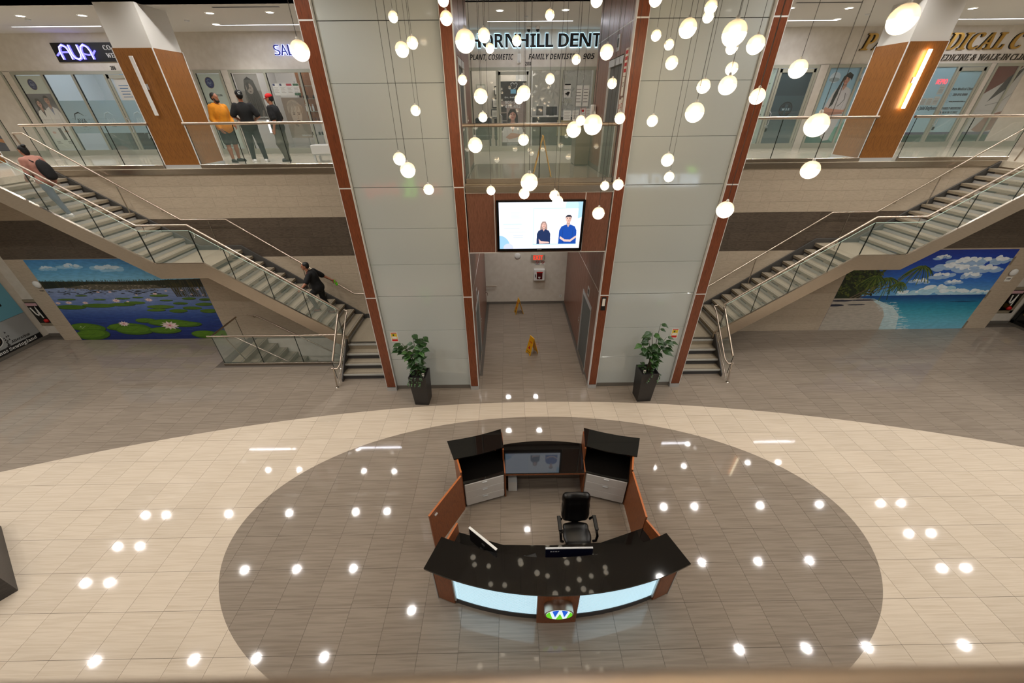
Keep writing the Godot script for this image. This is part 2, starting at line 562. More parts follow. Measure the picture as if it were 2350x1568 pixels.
# one mesh per letter, spread so that the whole line has the width w
func letter_row(parent: Node3D, s: String, xf: Transform3D, w: float, h: float, depth: float, mt, bold := true, serif := false, slant := 0.0) -> void:
	var f := font(bold, serif)
	var full := f.get_string_size(s, HORIZONTAL_ALIGNMENT_LEFT, -1, 48).x
	for i in s.length():
		if s[i] == " ": continue
		var x := f.get_string_size(s.substr(0, i), HORIZONTAL_ALIGNMENT_LEFT, -1, 48).x / full * w
		var cw := f.get_string_size(s[i], HORIZONTAL_ALIGNMENT_LEFT, -1, 48).x / full * w * 0.88
		part("letter", bb().add(letters(s[i], cw, h, depth, bold, serif, slant), xf * Transform3D(Basis.IDENTITY, V(x, 0, 0))), mt, parent)

# ---------------------------------------------------------------- flat print drawn into images
func img(w: int, h: int, c: Color) -> Image:
	var im := Image.create_empty(w, h, false, Image.FORMAT_RGB8)
	im.fill(c)
	return im
func poly(im: Image, pts: Array, c: Color) -> void:
	var y0 := 1e9
	var y1 := -1e9
	for p in pts:
		y0 = minf(y0, p.y); y1 = maxf(y1, p.y)
	for y in range(maxi(0, int(y0)), mini(im.get_height() - 1, int(y1)) + 1):
		var xs := []
		var yy := y + 0.5
		for i in pts.size():
			var a: Vector2 = pts[i]
			var b: Vector2 = pts[(i + 1) % pts.size()]
			if (a.y <= yy) != (b.y <= yy): xs.append(a.x + (yy - a.y) / (b.y - a.y) * (b.x - a.x))
		xs.sort()
		for i in range(0, xs.size() - 1, 2):
			var x0 := maxi(0, roundi(xs[i]))
			var x1 := mini(im.get_width(), roundi(xs[i + 1]))
			if x1 > x0: im.fill_rect(Rect2i(x0, y, x1 - x0, 1), c)
func oval(im: Image, x: float, y: float, rx: float, ry: float, c: Color, rot := 0.0, a0 := 0.0, a1 := TAU) -> void:
	var p := []
	for i in 29:
		var a := lerpf(a0, a1, i / 28.0)
		p.append(Vector2(x, y) + Vector2(rx * cos(a), ry * sin(a)).rotated(rot))
	poly(im, p, c)
func stroke(im: Image, pts: Array, w: float, c: Color) -> void:
	for i in pts.size() - 1:
		var a: Vector2 = pts[i]
		var b: Vector2 = pts[i + 1]
		var n := (b - a).normalized().orthogonal() * w * 0.5
		poly(im, [a + n, b + n, b - n, a - n], c)
		if w > 3.0: oval(im, b.x, b.y, w / 2, w / 2, c)
func rect(im: Image, x: float, y: float, w: float, h: float, c: Color) -> void: im.fill_rect(Rect2i(int(x), int(y), int(w), int(h)), c)
func fade(im: Image, y0: int, y1: int, stops: Array) -> void:
	for y in range(y0, y1):
		var t := float(y - y0) / maxf(1.0, y1 - y0 - 1) * (stops.size() - 1)
		var i := mini(int(t), stops.size() - 2)
		im.fill_rect(Rect2i(0, y, im.get_width(), 1), stops[i].lerp(stops[i + 1], t - i))
func lines(im: Image, x: float, y: float, w: float, h: float, n: int, c: Color) -> void:
	for i in n: rect(im, x, y + h * i / n, w * rng.randf_range(0.55, 1.0), maxf(1.0, h / n * 0.42), c)
# head and shoulders of a generic sitter
func bust(im: Image, x: float, top: float, h: float, skin: Color, hair: Color, cloth: Color, long_hair: bool, shirt := Color(0.1, 0.1, 0.12), tilt := 0.0) -> void:
	var r := h * 0.115
	var cy := top + r * 1.25
	var bt := top + h
	if long_hair:
		poly(im, [Vector2(x - r * 1.25, cy - r * 0.3), Vector2(x - r * 0.6, top - r * 0.1), Vector2(x + r * 0.6, top - r * 0.1), Vector2(x + r * 1.25, cy), Vector2(x + r * 1.45, cy + r * 2.6), Vector2(x + r * 0.5, cy + r * 2.9), Vector2(x - r * 0.5, cy + r * 2.9), Vector2(x - r * 1.5, cy + r * 2.4)], hair)
	poly(im, [Vector2(x - r * 0.45, cy + r * 0.6), Vector2(x + r * 0.45, cy + r * 0.6), Vector2(x + r * 0.6, cy + r * 2.1), Vector2(x - r * 0.6, cy + r * 2.1)], skin.darkened(0.18))
	poly(im, [Vector2(x - r * 0.7, cy + r * 1.65), Vector2(x + r * 0.7, cy + r * 1.65), Vector2(x + r * 2.0, cy + r * 2.2), Vector2(x + r * 2.6, cy + r * 3.4), Vector2(x + r * 2.7, bt), Vector2(x - r * 2.7, bt), Vector2(x - r * 2.6, cy + r * 3.4), Vector2(x - r * 2.0, cy + r * 2.2)], cloth)
	poly(im, [Vector2(x - r * 0.65, cy + r * 1.65), Vector2(x + r * 0.65, cy + r * 1.65), Vector2(x, cy + r * 3.9)], shirt)
	poly(im, [Vector2(x - r * 0.5, cy + r * 1.5), Vector2(x + r * 0.5, cy + r * 1.5), Vector2(x, cy + r * 2.5)], skin.darkened(0.08))
	stroke(im, [Vector2(x - r * 1.5, cy + r * 3.2), Vector2(x - r * 1.35, bt)], r * 0.08, cloth.darkened(0.25))
	stroke(im, [Vector2(x + r * 1.5, cy + r * 3.2), Vector2(x + r * 1.35, bt)], r * 0.08, cloth.darkened(0.25))
	oval(im, x, cy, r * 0.82, r * 1.08, skin, tilt)
	poly(im, [Vector2(x + r * 0.2, cy - r * 0.9), Vector2(x + r * 0.8, cy - r * 0.3), Vector2(x + r * 0.6, cy + r * 0.7), Vector2(x + r * 0.25, cy + r * 1.02)], skin.darkened(0.1))
	for s in [-1, 1]:
		oval(im, x + s * r * 0.34, cy - r * 0.08, r * 0.15, r * 0.07, Color(0.12, 0.08, 0.07))
		stroke(im, [Vector2(x + s * r * 0.16, cy - r * 0.3), Vector2(x + s * r * 0.55, cy - r * 0.27)], r * 0.09, hair.darkened(0.2))
	stroke(im, [Vector2(x, cy - r * 0.05), Vector2(x + r * 0.07, cy + r * 0.3), Vector2(x - r * 0.06, cy + r * 0.32)], r * 0.07, skin.darkened(0.28))
	oval(im, x, cy + r * 0.58, r * 0.3, r * 0.09, Color(0.62, 0.25, 0.24))
	if long_hair:
		poly(im, [Vector2(x - r * 0.95, cy + r * 0.5), Vector2(x - r * 1.0, cy - r * 0.5), Vector2(x - r * 0.5, cy - r * 1.2), Vector2(x + r * 0.5, cy - r * 1.2), Vector2(x + r * 1.0, cy - r * 0.5), Vector2(x + r * 0.95, cy + r * 0.5), Vector2(x + r * 0.72, cy - r * 0.35), Vector2(x + r * 0.1, cy - r * 0.8), Vector2(x - r * 0.6, cy - r * 0.45)], hair)
	else:
		poly(im, [Vector2(x - r * 0.88, cy), Vector2(x - r * 0.9, cy - r * 0.7), Vector2(x - r * 0.4, cy - r * 1.22), Vector2(x + r * 0.4, cy - r * 1.22), Vector2(x + r * 0.9, cy - r * 0.7), Vector2(x + r * 0.88, cy), Vector2(x + r * 0.66, cy - r * 0.6), Vector2(x - r * 0.66, cy - r * 0.6)], hair)
func specks(im: Image, amount: float) -> void:
	var f := FastNoiseLite.new()
	f.seed = 5; f.frequency = 0.03; f.fractal_octaves = 4
	for y in im.get_height():
		for x in im.get_width():
			var c := im.get_pixel(x, y)
			var k := 1.0 + f.get_noise_2d(x * 0.6, y * 2.0) * amount
			im.set_pixel(x, y, Color(c.r * k, c.g * k, c.b * k))
# ---------------------------------------------------------------- ground floor: tiles cut along an ellipse and a wide arc
func ring(cx: float, cz: float, rx: float, rz: float, n := 160) -> PackedVector2Array:
	var p := PackedVector2Array()
	for i in n:
		var a := TAU * i / n
		p.append(Vector2(cx + rx * cos(a), cz + rz * sin(a)))
	return p
func ground_floor() -> void:
	# slab in pieces round the stairwell (x -9.55..-5.75, z -11.2..-9.66)
	var b := bb()
	b.span(V(-19, -0.3, -9.62), V(19, -0.004, 6)); b.span(V(-19, -0.3, -15), V(-9.55, -0.004, -9.62)); b.span(V(-5.7, -0.3, -15), V(19, -0.004, -9.62)); b.span(V(-9.55, -0.3, -15), V(-5.7, -0.004, -11.2))
	var fl := struct("floor", b, "grout", "polished grey and cream stone tile floor of the atrium", "floor")
	var inner := ring(0, -4.074, 5.93, 3.01)
	var outer := ring(0, 28.56, 36.22, 36.22, 720)
	var cam := Vector3(-0.66, 6.807, 0)
	var px := 0.6
	var pz := 0.6075
	var gx := 0.3143
	var gz := -3.3859
	var pieces := []
	for i in range(-33, 32):
		for j in range(-12, 21):
			var x0 := gx + i * px
			var z1 := gz - j * pz
			var cx := x0 + px / 2
			var cz := z1 - pz / 2
			if cx < -17.3 or cx > 17.6 or cz < -13.75 or cz > 0.6: continue
			if cz < -11.5 and absf(cx) > 1.65: continue
			if cz < -8.75 and absf(cx) > 1.65 and absf(cx) < 4.0: continue
			if cx > -9.7 and cx < -5.6 and cz < -9.5: continue
			var g := 0.0022
			var sq := PackedVector2Array([Vector2(x0 + g, z1 - g), Vector2(x0 + px - g, z1 - g), Vector2(x0 + px - g, z1 - pz + g), Vector2(x0 + g, z1 - pz + g)])
			var d := V(cx, 0, cz).distance_to(cam)
			var seen := 1.0 / (d * d * d)   # size in the picture: area over distance cubed for a level piece
			var look := (V(cx, 0, cz) - cam).normalized()
			if look.dot(Vector3(0, -0.5347, -0.845)) < 0.6: seen = 0.0
			var near := cz > -8.0
			if not near:
				pieces.append([seen, sq, "tile_dark", true]); continue
			var gap_in := Geometry2D.offset_polygon(inner, 0.001)[0]
			var a := Geometry2D.intersect_polygons(sq, inner)
			for p in a: pieces.append([seen, p, "tile_dark", whole(p)])
			var rest := [sq] if a.is_empty() else Geometry2D.clip_polygons(sq, gap_in)
			for r in rest:
				var ri := Geometry2D.intersect_polygons(r, outer)
				for p in ri: pieces.append([seen, p, "tile_light", whole(p)])
				var ro := [r] if ri.is_empty() else Geometry2D.clip_polygons(r, outer)
				for p in ro: pieces.append([seen, p, "tile_dark", whole(p)])
	pieces.sort_custom(func(p, q): return p[0] > q[0])
	var rest := {"tile_dark": bb(), "tile_light": bb()}
	for k in rest: rest[k].tinted = true
	var full := {}
	for k in pieces.size():
		var p = pieces[k]
		var pts: PackedVector2Array = p[1]
		var tone := rng.randf_range(0.94, 1.05)
		var off := Vector2(rng.randf() * 7.0, rng.randf() * 7.0)
		if k < 300:
			var c := Vector2.ZERO
			for q in pts: c += q / pts.size()
			var vk := "%s%d" % [p[2], k % 7]
			if p[3] and full.has(vk):
				part("tile", full[vk], p[2], fl, V(c.x, 0, c.y))
				continue
			var t := bb()
			t.tinted = true; t.c = Color(tone, tone, tone)
			slab(t, pts, c, off)
			var m := t.mesh()
			if p[3]: full[vk] = m
			part("tile", m, p[2], fl, V(c.x, 0, c.y))
		else:
			rest[p[2]].c = Color(tone, tone, tone)
			slab(rest[p[2]], pts, Vector2.ZERO, off)
	for k in rest:
		if rest[k].v.size(): part("tiles", rest[k], k, fl).set_meta("kind", "stuff")
func whole(p: PackedVector2Array) -> bool:
	if p.size() != 4: return false
	var lo := p[0]
	var hi := p[0]
	var a := 0.0
	for i in 4:
		lo = lo.min(p[i]); hi = hi.max(p[i]); a += p[i].cross(p[(i + 1) % 4]) * 0.5
	return absf(a) > 0.6 * 0.6075 * 0.98
# a thin stone tile: top with its own grain, edges with a small arris
func slab(t: B, pts: PackedVector2Array, c: Vector2, off: Vector2) -> void:
	var loc := PackedVector2Array()
	for q in pts: loc.append(q - c)
	var idx := Geometry2D.triangulate_polygon(loc)
	var uvf := func(q: Vector2) -> Vector2: return Vector2(q.x * 0.07, q.y * 2.0) + off
	for i in range(0, idx.size(), 3):
		var a := loc[idx[i]]
		var b := loc[idx[i + 1]]
		var d := loc[idx[i + 2]]
		t.flat(V(a.x, 0, a.y), V(b.x, 0, b.y), V(d.x, 0, d.y), Vector3.UP, uvf.call(a), uvf.call(b), uvf.call(d))
	var ar := 0.0
	for i in loc.size(): ar += loc[i].cross(loc[(i + 1) % loc.size()])
	for i in loc.size():
		var a := loc[i]
		var b := loc[(i + 1) % loc.size()]
		var o := Vector2(b.y - a.y, a.x - b.x) * signf(ar)
		t.flat(V(a.x, 0, a.y), V(b.x, 0, b.y), V(b.x, -0.006, b.y), V(o.x, 0, o.y), uvf.call(a), uvf.call(b), uvf.call(b))
		t.flat(V(a.x, 0, a.y), V(b.x, -0.006, b.y), V(a.x, -0.006, a.y), V(o.x, 0, o.y), uvf.call(a), uvf.call(b), uvf.call(a))

# ---------------------------------------------------------------- stone clad walls under the gallery
func tiled_walls() -> void:
	var variants := {}
	for s in [-1, 1]:
		var x0 := 4.16
		var x1 := 16.33
		var b := bb()
		b.span(V(s * x0, -0.0, WALL - 0.012), V(s * x1, 5.3, WALL - 0.3))
		var side := "left" if s < 0 else "right"
		var w := struct("wall_" + side, b, "wall_grout", "wall clad in beige stone with a dark brown band, behind the %s stair" % ("mural of lilies and the" if s < 0 else "beach mural and its"), "wall")
		var th := 0.2944
		for r in 18:
			var y0 := r * th
			var dark := r >= 10 and r < 14
			var y1 := minf(y0 + th, 5.3)
			var x: float = x0 - [0.0, 0.3, 0.15, 0.45][r % 4]
			while x < x1 - 0.01:
				var a := maxf(x, x0)
				var e := minf(x + 0.6, x1)
				x += 0.6
				if e - a < 0.02: continue
				if y1 < 2.9 and a > 10.75 and e < 15.6: continue    # behind the mural
				var k := "%s%.3f%d" % ["d" if dark else "l", e - a, rng.randi() % 5]
				if not variants.has(k):
					var t := bb()
					t.tinted = true
					var tone := rng.randf_range(0.9, 1.06) if dark else rng.randf_range(0.96, 1.03)
					t.c = Color(tone, tone, tone)
					t.box(Vector3.ZERO, V(e - a - 0.0025, y1 - y0 - 0.0025, 0.012))
					variants[k] = t.mesh()
				part("tile", variants[k], "wall_tile_dark" if dark else "wall_tile_light", w, V(s * (a + e) / 2, (y0 + y1) / 2, WALL - 0.006))
		# light joint line above and below the dark band
		part("joint_strip", bb().span(V(s * x0, 4.118, WALL - 0.004), V(s * x1, 4.126, WALL + 0.002)), "wall_tile_light", w)
		# return and recessed plaster wall next to the shop at the end
		var r2 := bb()
		r2.span(V(s * x1, 0, WALL - 0.3), V(s * 17.5, 5.3, WALL - 0.36))
		struct("wall_recess_" + side, r2, "plaster")
		struct("baseboard_" + side, bb().span(V(s * x1, 0, WALL - 0.285), V(s * 17.45, 0.12, WALL - 0.3)), "baseboard")

# ---------------------------------------------------------------- upper floor slabs and their steel edge
func upper_slabs() -> void:
	var b := bb()
	for s in [-1, 1]:
		b.span(V(s * 4.16, 5.3, WALL - 0.0), V(s * 22, LOBBY, SHOP - 4.5))
		b.span(V(s * 13.08, 5.3, -9.5), V(s * 22, LOBBY, WALL))
		b.span(V(s * 1.5, 5.3, -11.3), V(s * 4.2, LOBBY, SHOP - 4.5))
	b.span(V(-1.56, 5.3, -11.64), V(1.56, LOBBY, SHOP - 4.5))
	struct("floor_gallery", b, "upper_floor", "pale stone floor of the upper gallery", "floor")
	struct("floor_lobby", bb().span(V(-1.56, 5.3, -8.36), V(1.56, LOBBY, -11.64)), "lobby_floor", "grey stone floor of the upper elevator lobby", "floor")
	for s in [-1, 1]:
		var f := bb()
		f.span(V(s * 4.16, 5.31, WALL), V(s * 22, 5.445, WALL + 0.03))
		f.span(V(s * 13.1, 5.2, -9.5), V(s * 22, 5.445, -9.47))
		struct("trim_%d" % (1 if s < 0 else 2), f, "steel", "brushed steel edge strip along the upper gallery floor", "trim")
	struct("trim_3", bb().span(V(-1.54, 5.30, -8.36), V(1.54, 5.43, -8.2), 0.006), "steel", "brushed steel edge strip of the elevator lobby floor above the television", "trim")

# ---------------------------------------------------------------- elevator towers
func towers() -> void:
	var joints := [0.115, 1.02, 1.94, 2.905, 3.72, 4.555, 5.41, 6.3, 7.2, 8.08, 8.9, 9.7]
	for s in [-1, 1]:
		var side := "left" if s < 0 else "right"
		# core
		var c := bb()
		c.span(V(s * 1.60, 0, -8.34), V(s * 4.14, 9.7, -11.3))
		var core := struct("wall_tower_" + side, c, "joint", "elevator tower faced with pale glass panels between wood fins", "wall")
		for i in joints.size() - 1:
			var g := 0.005 if joints[i] in [2.905, 5.41, 8.08] else 0.003
			var g2 := 0.005 if joints[i + 1] in [2.905, 5.41, 8.08] else 0.003
			part("glass_panel", bb().span(V(s * 1.80, joints[i] + g, -8.34), V(s * 3.885, joints[i + 1] - g2, -8.30), 0.003), "white_glass", core)
		part("baseboard", bb().span(V(s * 1.79, 0.0, -8.34), V(s * 3.89, 0.112, -8.295)), "baseboard", core)
		# fins
		for f in [[1.561, 1.785], [3.896, 4.158]]:
			var t := thing("wood_fin", ("reddish wood fin with steel edges on the %s tower, beside the %s" % [side, ("corridor" if f[0] < 2.0 else "stair")]), "fin", V(s * (f[0] + f[1]) / 2, 0, FRONT), 0.0, "wood fins of the elevator towers")
			var w: float = f[1] - f[0]
			var cuts := [0.115, 2.905, 5.41, 8.08, 9.7]
			for i in 4:
				part("wood_panel", bb().span(V(-w / 2 + 0.012, cuts[i] + 0.012, -0.14), V(w / 2 - 0.012, cuts[i + 1] - 0.012, 0.0), 0.002), "fin_wood", t)
			for i in range(1, 4): part("cross_strip", bb().span(V(-w / 2 + 0.012, cuts[i] - 0.0115, -0.13), V(w / 2 - 0.012, cuts[i] + 0.0115, 0.002)), "trim_white", t)
			for e in [-1, 1]: part("edge_strip", bb().span(V(e * w / 2, 0.115, -0.14), V(e * (w / 2 - 0.0115), 9.7, 0.004)), "trim_white", t)
			part("plinth", bb().span(V(-w / 2, 0, -0.14), V(w / 2, 0.113, 0.003)), "aluminium", t)
		# inner side, clad in narrow wood panels, both storeys
		for st in [[0.1, 5.29, -13.62], [LOBBY + 0.1, 9.6, -11.3]]:
			var up: bool = st[0] > 2.0
			var wn := "wall_%s_%s" % ["lobby" if up else "corridor", side]
			var wb := bb()
			var door0 := -8.95 if not up else -8.78
			var door1 := -10.22 if not up else -9.95
			var base: float = 0.0 if not up else LOBBY
			wb.span(V(s * 1.59, base, -8.36), V(s * 1.62, st[1], door0)); wb.span(V(s * 1.59, base, door1), V(s * 1.62, st[1], st[2])); wb.span(V(s * 1.59, base + 2.14, door0), V(s * 1.62, st[1], door1))
			if not up: wb.span(V(s * 1.60, 0, -11.3), V(s * 1.9, 5.29, -13.66))
			var wall := struct(wn, wb, "joint", "wood panelled side wall of the %s %s elevator lobby" % ["upper" if up else "ground", side], "wall")
			var z := -8.37
			var seam: float = 2.905 if not up else 8.08
			while z > st[2] + 0.02:
				var ze := maxf(z - 0.29, st[2])
				for cutz in [door0, door1]:
					if z > cutz + 0.01 and ze < cutz: ze = cutz
				var ind := z < door0 + 0.005 and ze > door1 - 0.005
				var y0: float = base + 0.1
				if ind: y0 = base + 2.2
				for yy in [[y0, seam - 0.008], [seam + 0.008, st[1]]]:
					if yy[1] - yy[0] > 0.05: part("wood_panel", bb().span(V(s * 1.575, yy[0], z - 0.004), V(s * 1.59, yy[1], ze + 0.004)), "panel_wood", wall)
				if not ind: part("baseboard", bb().span(V(s * 1.572, base, z), V(s * 1.59, base + 0.1, ze)), "baseboard", wall)
				z = ze
			part("seam_strip", bb().span(V(s * 1.572, seam - 0.008, -8.36), V(s * 1.59, seam + 0.008, st[2])), "trim_white", wall)
			elevator(s, base, door0, door1, up)
	# header with the television between the towers
	var h := thing("header_panel", "wood clad header across the corridor mouth carrying the television", "panel", V(0, 4.0, FRONT))
	for q in [[-1.54, -0.955], [-0.945, 0.985], [0.995, 1.54]]:
		part("wood_panel", bb().span(V(q[0] + 0.004, 0.015, -0.12), V(q[1] - 0.004, 1.285, -0.01), 0.002), "panel_wood", h)
	for x in [-0.95, 0.99]: part("strip", bb().span(V(x - 0.008, 0.0, -0.1), V(x + 0.008, 1.3, -0.006)), "trim_white", h)
	for y in [0.0, 1.287]: part("strip", bb().span(V(-1.55, y, -0.12), V(1.55, y + 0.016, -0.002)), "trim_white", h)
	part("soffit", bb().span(V(-1.55, 0.0, -0.14), V(1.55, -0.03, -2.0)), "panel_wood", h)
	television()
func elevator(s: int, base: float, z0: float, z1: float, up: bool) -> void:
	var lvl := "upper" if up else "ground"
	var t := thing("elevator_door", "brushed steel elevator door on the %s floor, in the %s tower wall" % [lvl, "left" if s < 0 else "right"], "elevator door", V(s * 1.58, base, (z0 + z1) / 2))
	var w := absf(z1 - z0)
	for k in [-1, 1]:
		part("door_leaf", bb().span(V(s * 0.05, 0.005, k * 0.003), V(s * 0.07, 2.08, k * (w / 2 - 0.06))), "elevator_steel", t)
		part("jamb", bb().span(V(-s * 0.012, 0, k * (w / 2 - 0.06)), V(s * 0.08, 2.14, k * w / 2)), "aluminium", t)
	part("lintel", bb().span(V(-s * 0.014, 2.06, -w / 2), V(s * 0.08, 2.18, w / 2)), "aluminium", t)
	part("sill", bb().span(V(-s * 0.01, 0, -w / 2), V(s * 0.08, 0.004, w / 2)), "steel_satin", t)
	var f := face(V(s * 0.045, 1.55, 0.2), V(-s, 0, 0))
	var pl := part("floor_plate", bb().box(f.origin, V(0.004, 0.13, 0.1)), "black", t)
	text(pl, "2" if up else "G", f * Transform3D(Basis.IDENTITY, V(-0.02, -0.035, 0.003)), 0.04, 0.07, 0.002, "white", false, false, 0.0, false, "numeral")
	var ind := thing("elevator_indicator", "small square floor indicator above the %s elevator door on the %s floor" % ["left" if s < 0 else "right", lvl], "indicator", V(s * 1.575, base + 2.42, z0 - 0.55))
	part("plate", bb().span(V(-s * 0.012, -0.13, -0.11), V(0, 0.13, 0.11)), "aluminium", ind)
	part("display", bb().span(V(-s * 0.016, -0.07, -0.06), V(-s * 0.012, 0.07, 0.06)), "frame_dark", ind)
	var cb := thing("call_button", "call button plate beside the %s elevator door on the %s floor" % ["left" if s < 0 else "right", lvl], "button", V(s * 1.575, base + 1.05, z1 - 0.18))
	part("plate", bb().span(V(-s * 0.008, -0.15, -0.05), V(0, 0.15, 0.05)), "steel_satin", cb)
	for y in [-0.05, 0.05]: part("button", bb().lathe([Vector2(0.0, 0.012), Vector2(0.018, 0.012), Vector2(0.018, 0)], 12, Transform3D(Basis(Vector3(0, 0, 1), s * PI / 2), V(-s * 0.008, y, 0))), "aluminium", cb)
func television() -> void:
	var t := thing("television", "large wall television with a black bezel showing two people in blue scrubs", "television", V(0.033, 4.615, FRONT + 0.0), 0.0)
	t.rotation.x = 0.04
	var w := 1.89
	var h := 1.10
	part("housing", bb().span(V(-w / 2, -h / 2, 0.0), V(w / 2, h / 2, 0.075), 0.01), "black_gloss", t)
	part("bezel", bb().span(V(-w / 2, -h / 2, 0.07), V(w / 2, -h / 2 + 0.055, 0.085)).span(V(-w / 2, h / 2 - 0.035, 0.07), V(w / 2, h / 2, 0.085)).span(V(-w / 2, -h / 2, 0.07), V(-w / 2 + 0.055, h / 2, 0.085)).span(V(w / 2 - 0.055, -h / 2, 0.07), V(w / 2, h / 2, 0.085)), "black_gloss", t)
	text(t, "SHARP", XF(V(-0.05, -h / 2 + 0.02, 0.086)), 0.1, 0.018, 0.001, "aluminium")
	# what the screen shows
	var im := img(640, 360, Color(0.93, 0.95, 1.0))
	oval(im, 600, 40, 80, 90, Color(0.68, 0.85, 0.95), 0.5); oval(im, 560, 30, 50, 50, Color(0.78, 0.90, 0.97)); oval(im, 20, 330, 60, 80, Color(0.62, 0.80, 0.92), -0.5); oval(im, 70, 352, 40, 34, Color(0.82, 0.85, 0.95))
	rect(im, 266, 46, 330, 4, Color(0.76, 0.89, 0.95)); rect(im, 266, 46, 4, 282, Color(0.76, 0.89, 0.95)); rect(im, 266, 324, 346, 5, Color(0.70, 0.87, 0.95)); rect(im, 270, 50, 340, 274, Color(0.97, 0.98, 1.0))
	lines(im, 90, 75, 90, 50, 5, Color(0.86, 0.90, 0.95)); lines(im, 30, 160, 220, 26, 1, Color(0.85, 0.90, 0.94)); lines(im, 34, 196, 215, 14, 1, Color(0.84, 0.87, 0.93)); lines(im, 70, 222, 150, 14, 1, Color(0.86, 0.89, 0.95)); lines(im, 110, 250, 90, 30, 2, Color(0.84, 0.87, 0.93))
	bust(im, 350, 148, 176, Color(0.93, 0.74, 0.68), Color(0.66, 0.55, 0.52), Color(0.13, 0.2, 0.36), true, Color(0.13, 0.2, 0.36))
	poly(im, [Vector2(312, 280), Vector2(330, 300), Vector2(392, 306), Vector2(400, 318), Vector2(318, 322)], Color(0.93, 0.76, 0.72))
	bust(im, 540, 96, 228, Color(0.93, 0.76, 0.70), Color(0.22, 0.22, 0.26), Color(0.10, 0.30, 0.66), false, Color(0.10, 0.30, 0.66))
	poly(im, [Vector2(482, 262), Vector2(520, 288), Vector2(562, 290), Vector2(606, 258), Vector2(612, 272), Vector2(566, 308), Vector2(516, 306), Vector2(478, 280)], Color(0.92, 0.78, 0.74))
	print_mat("tv_print", im, 0.3, 1.25)
	part("screen", bb().add(sheet(w - 0.11, h - 0.09, 0.004), Transform3D(Basis.IDENTITY, V(0, 0.01, 0.074))), "tv_print", t)
	area(t, Transform3D(Basis(Vector3.UP, PI), V(0, 0, 0.1)), w - 0.12, h - 0.1, 0.5, Color(0.9, 0.95, 1.0))

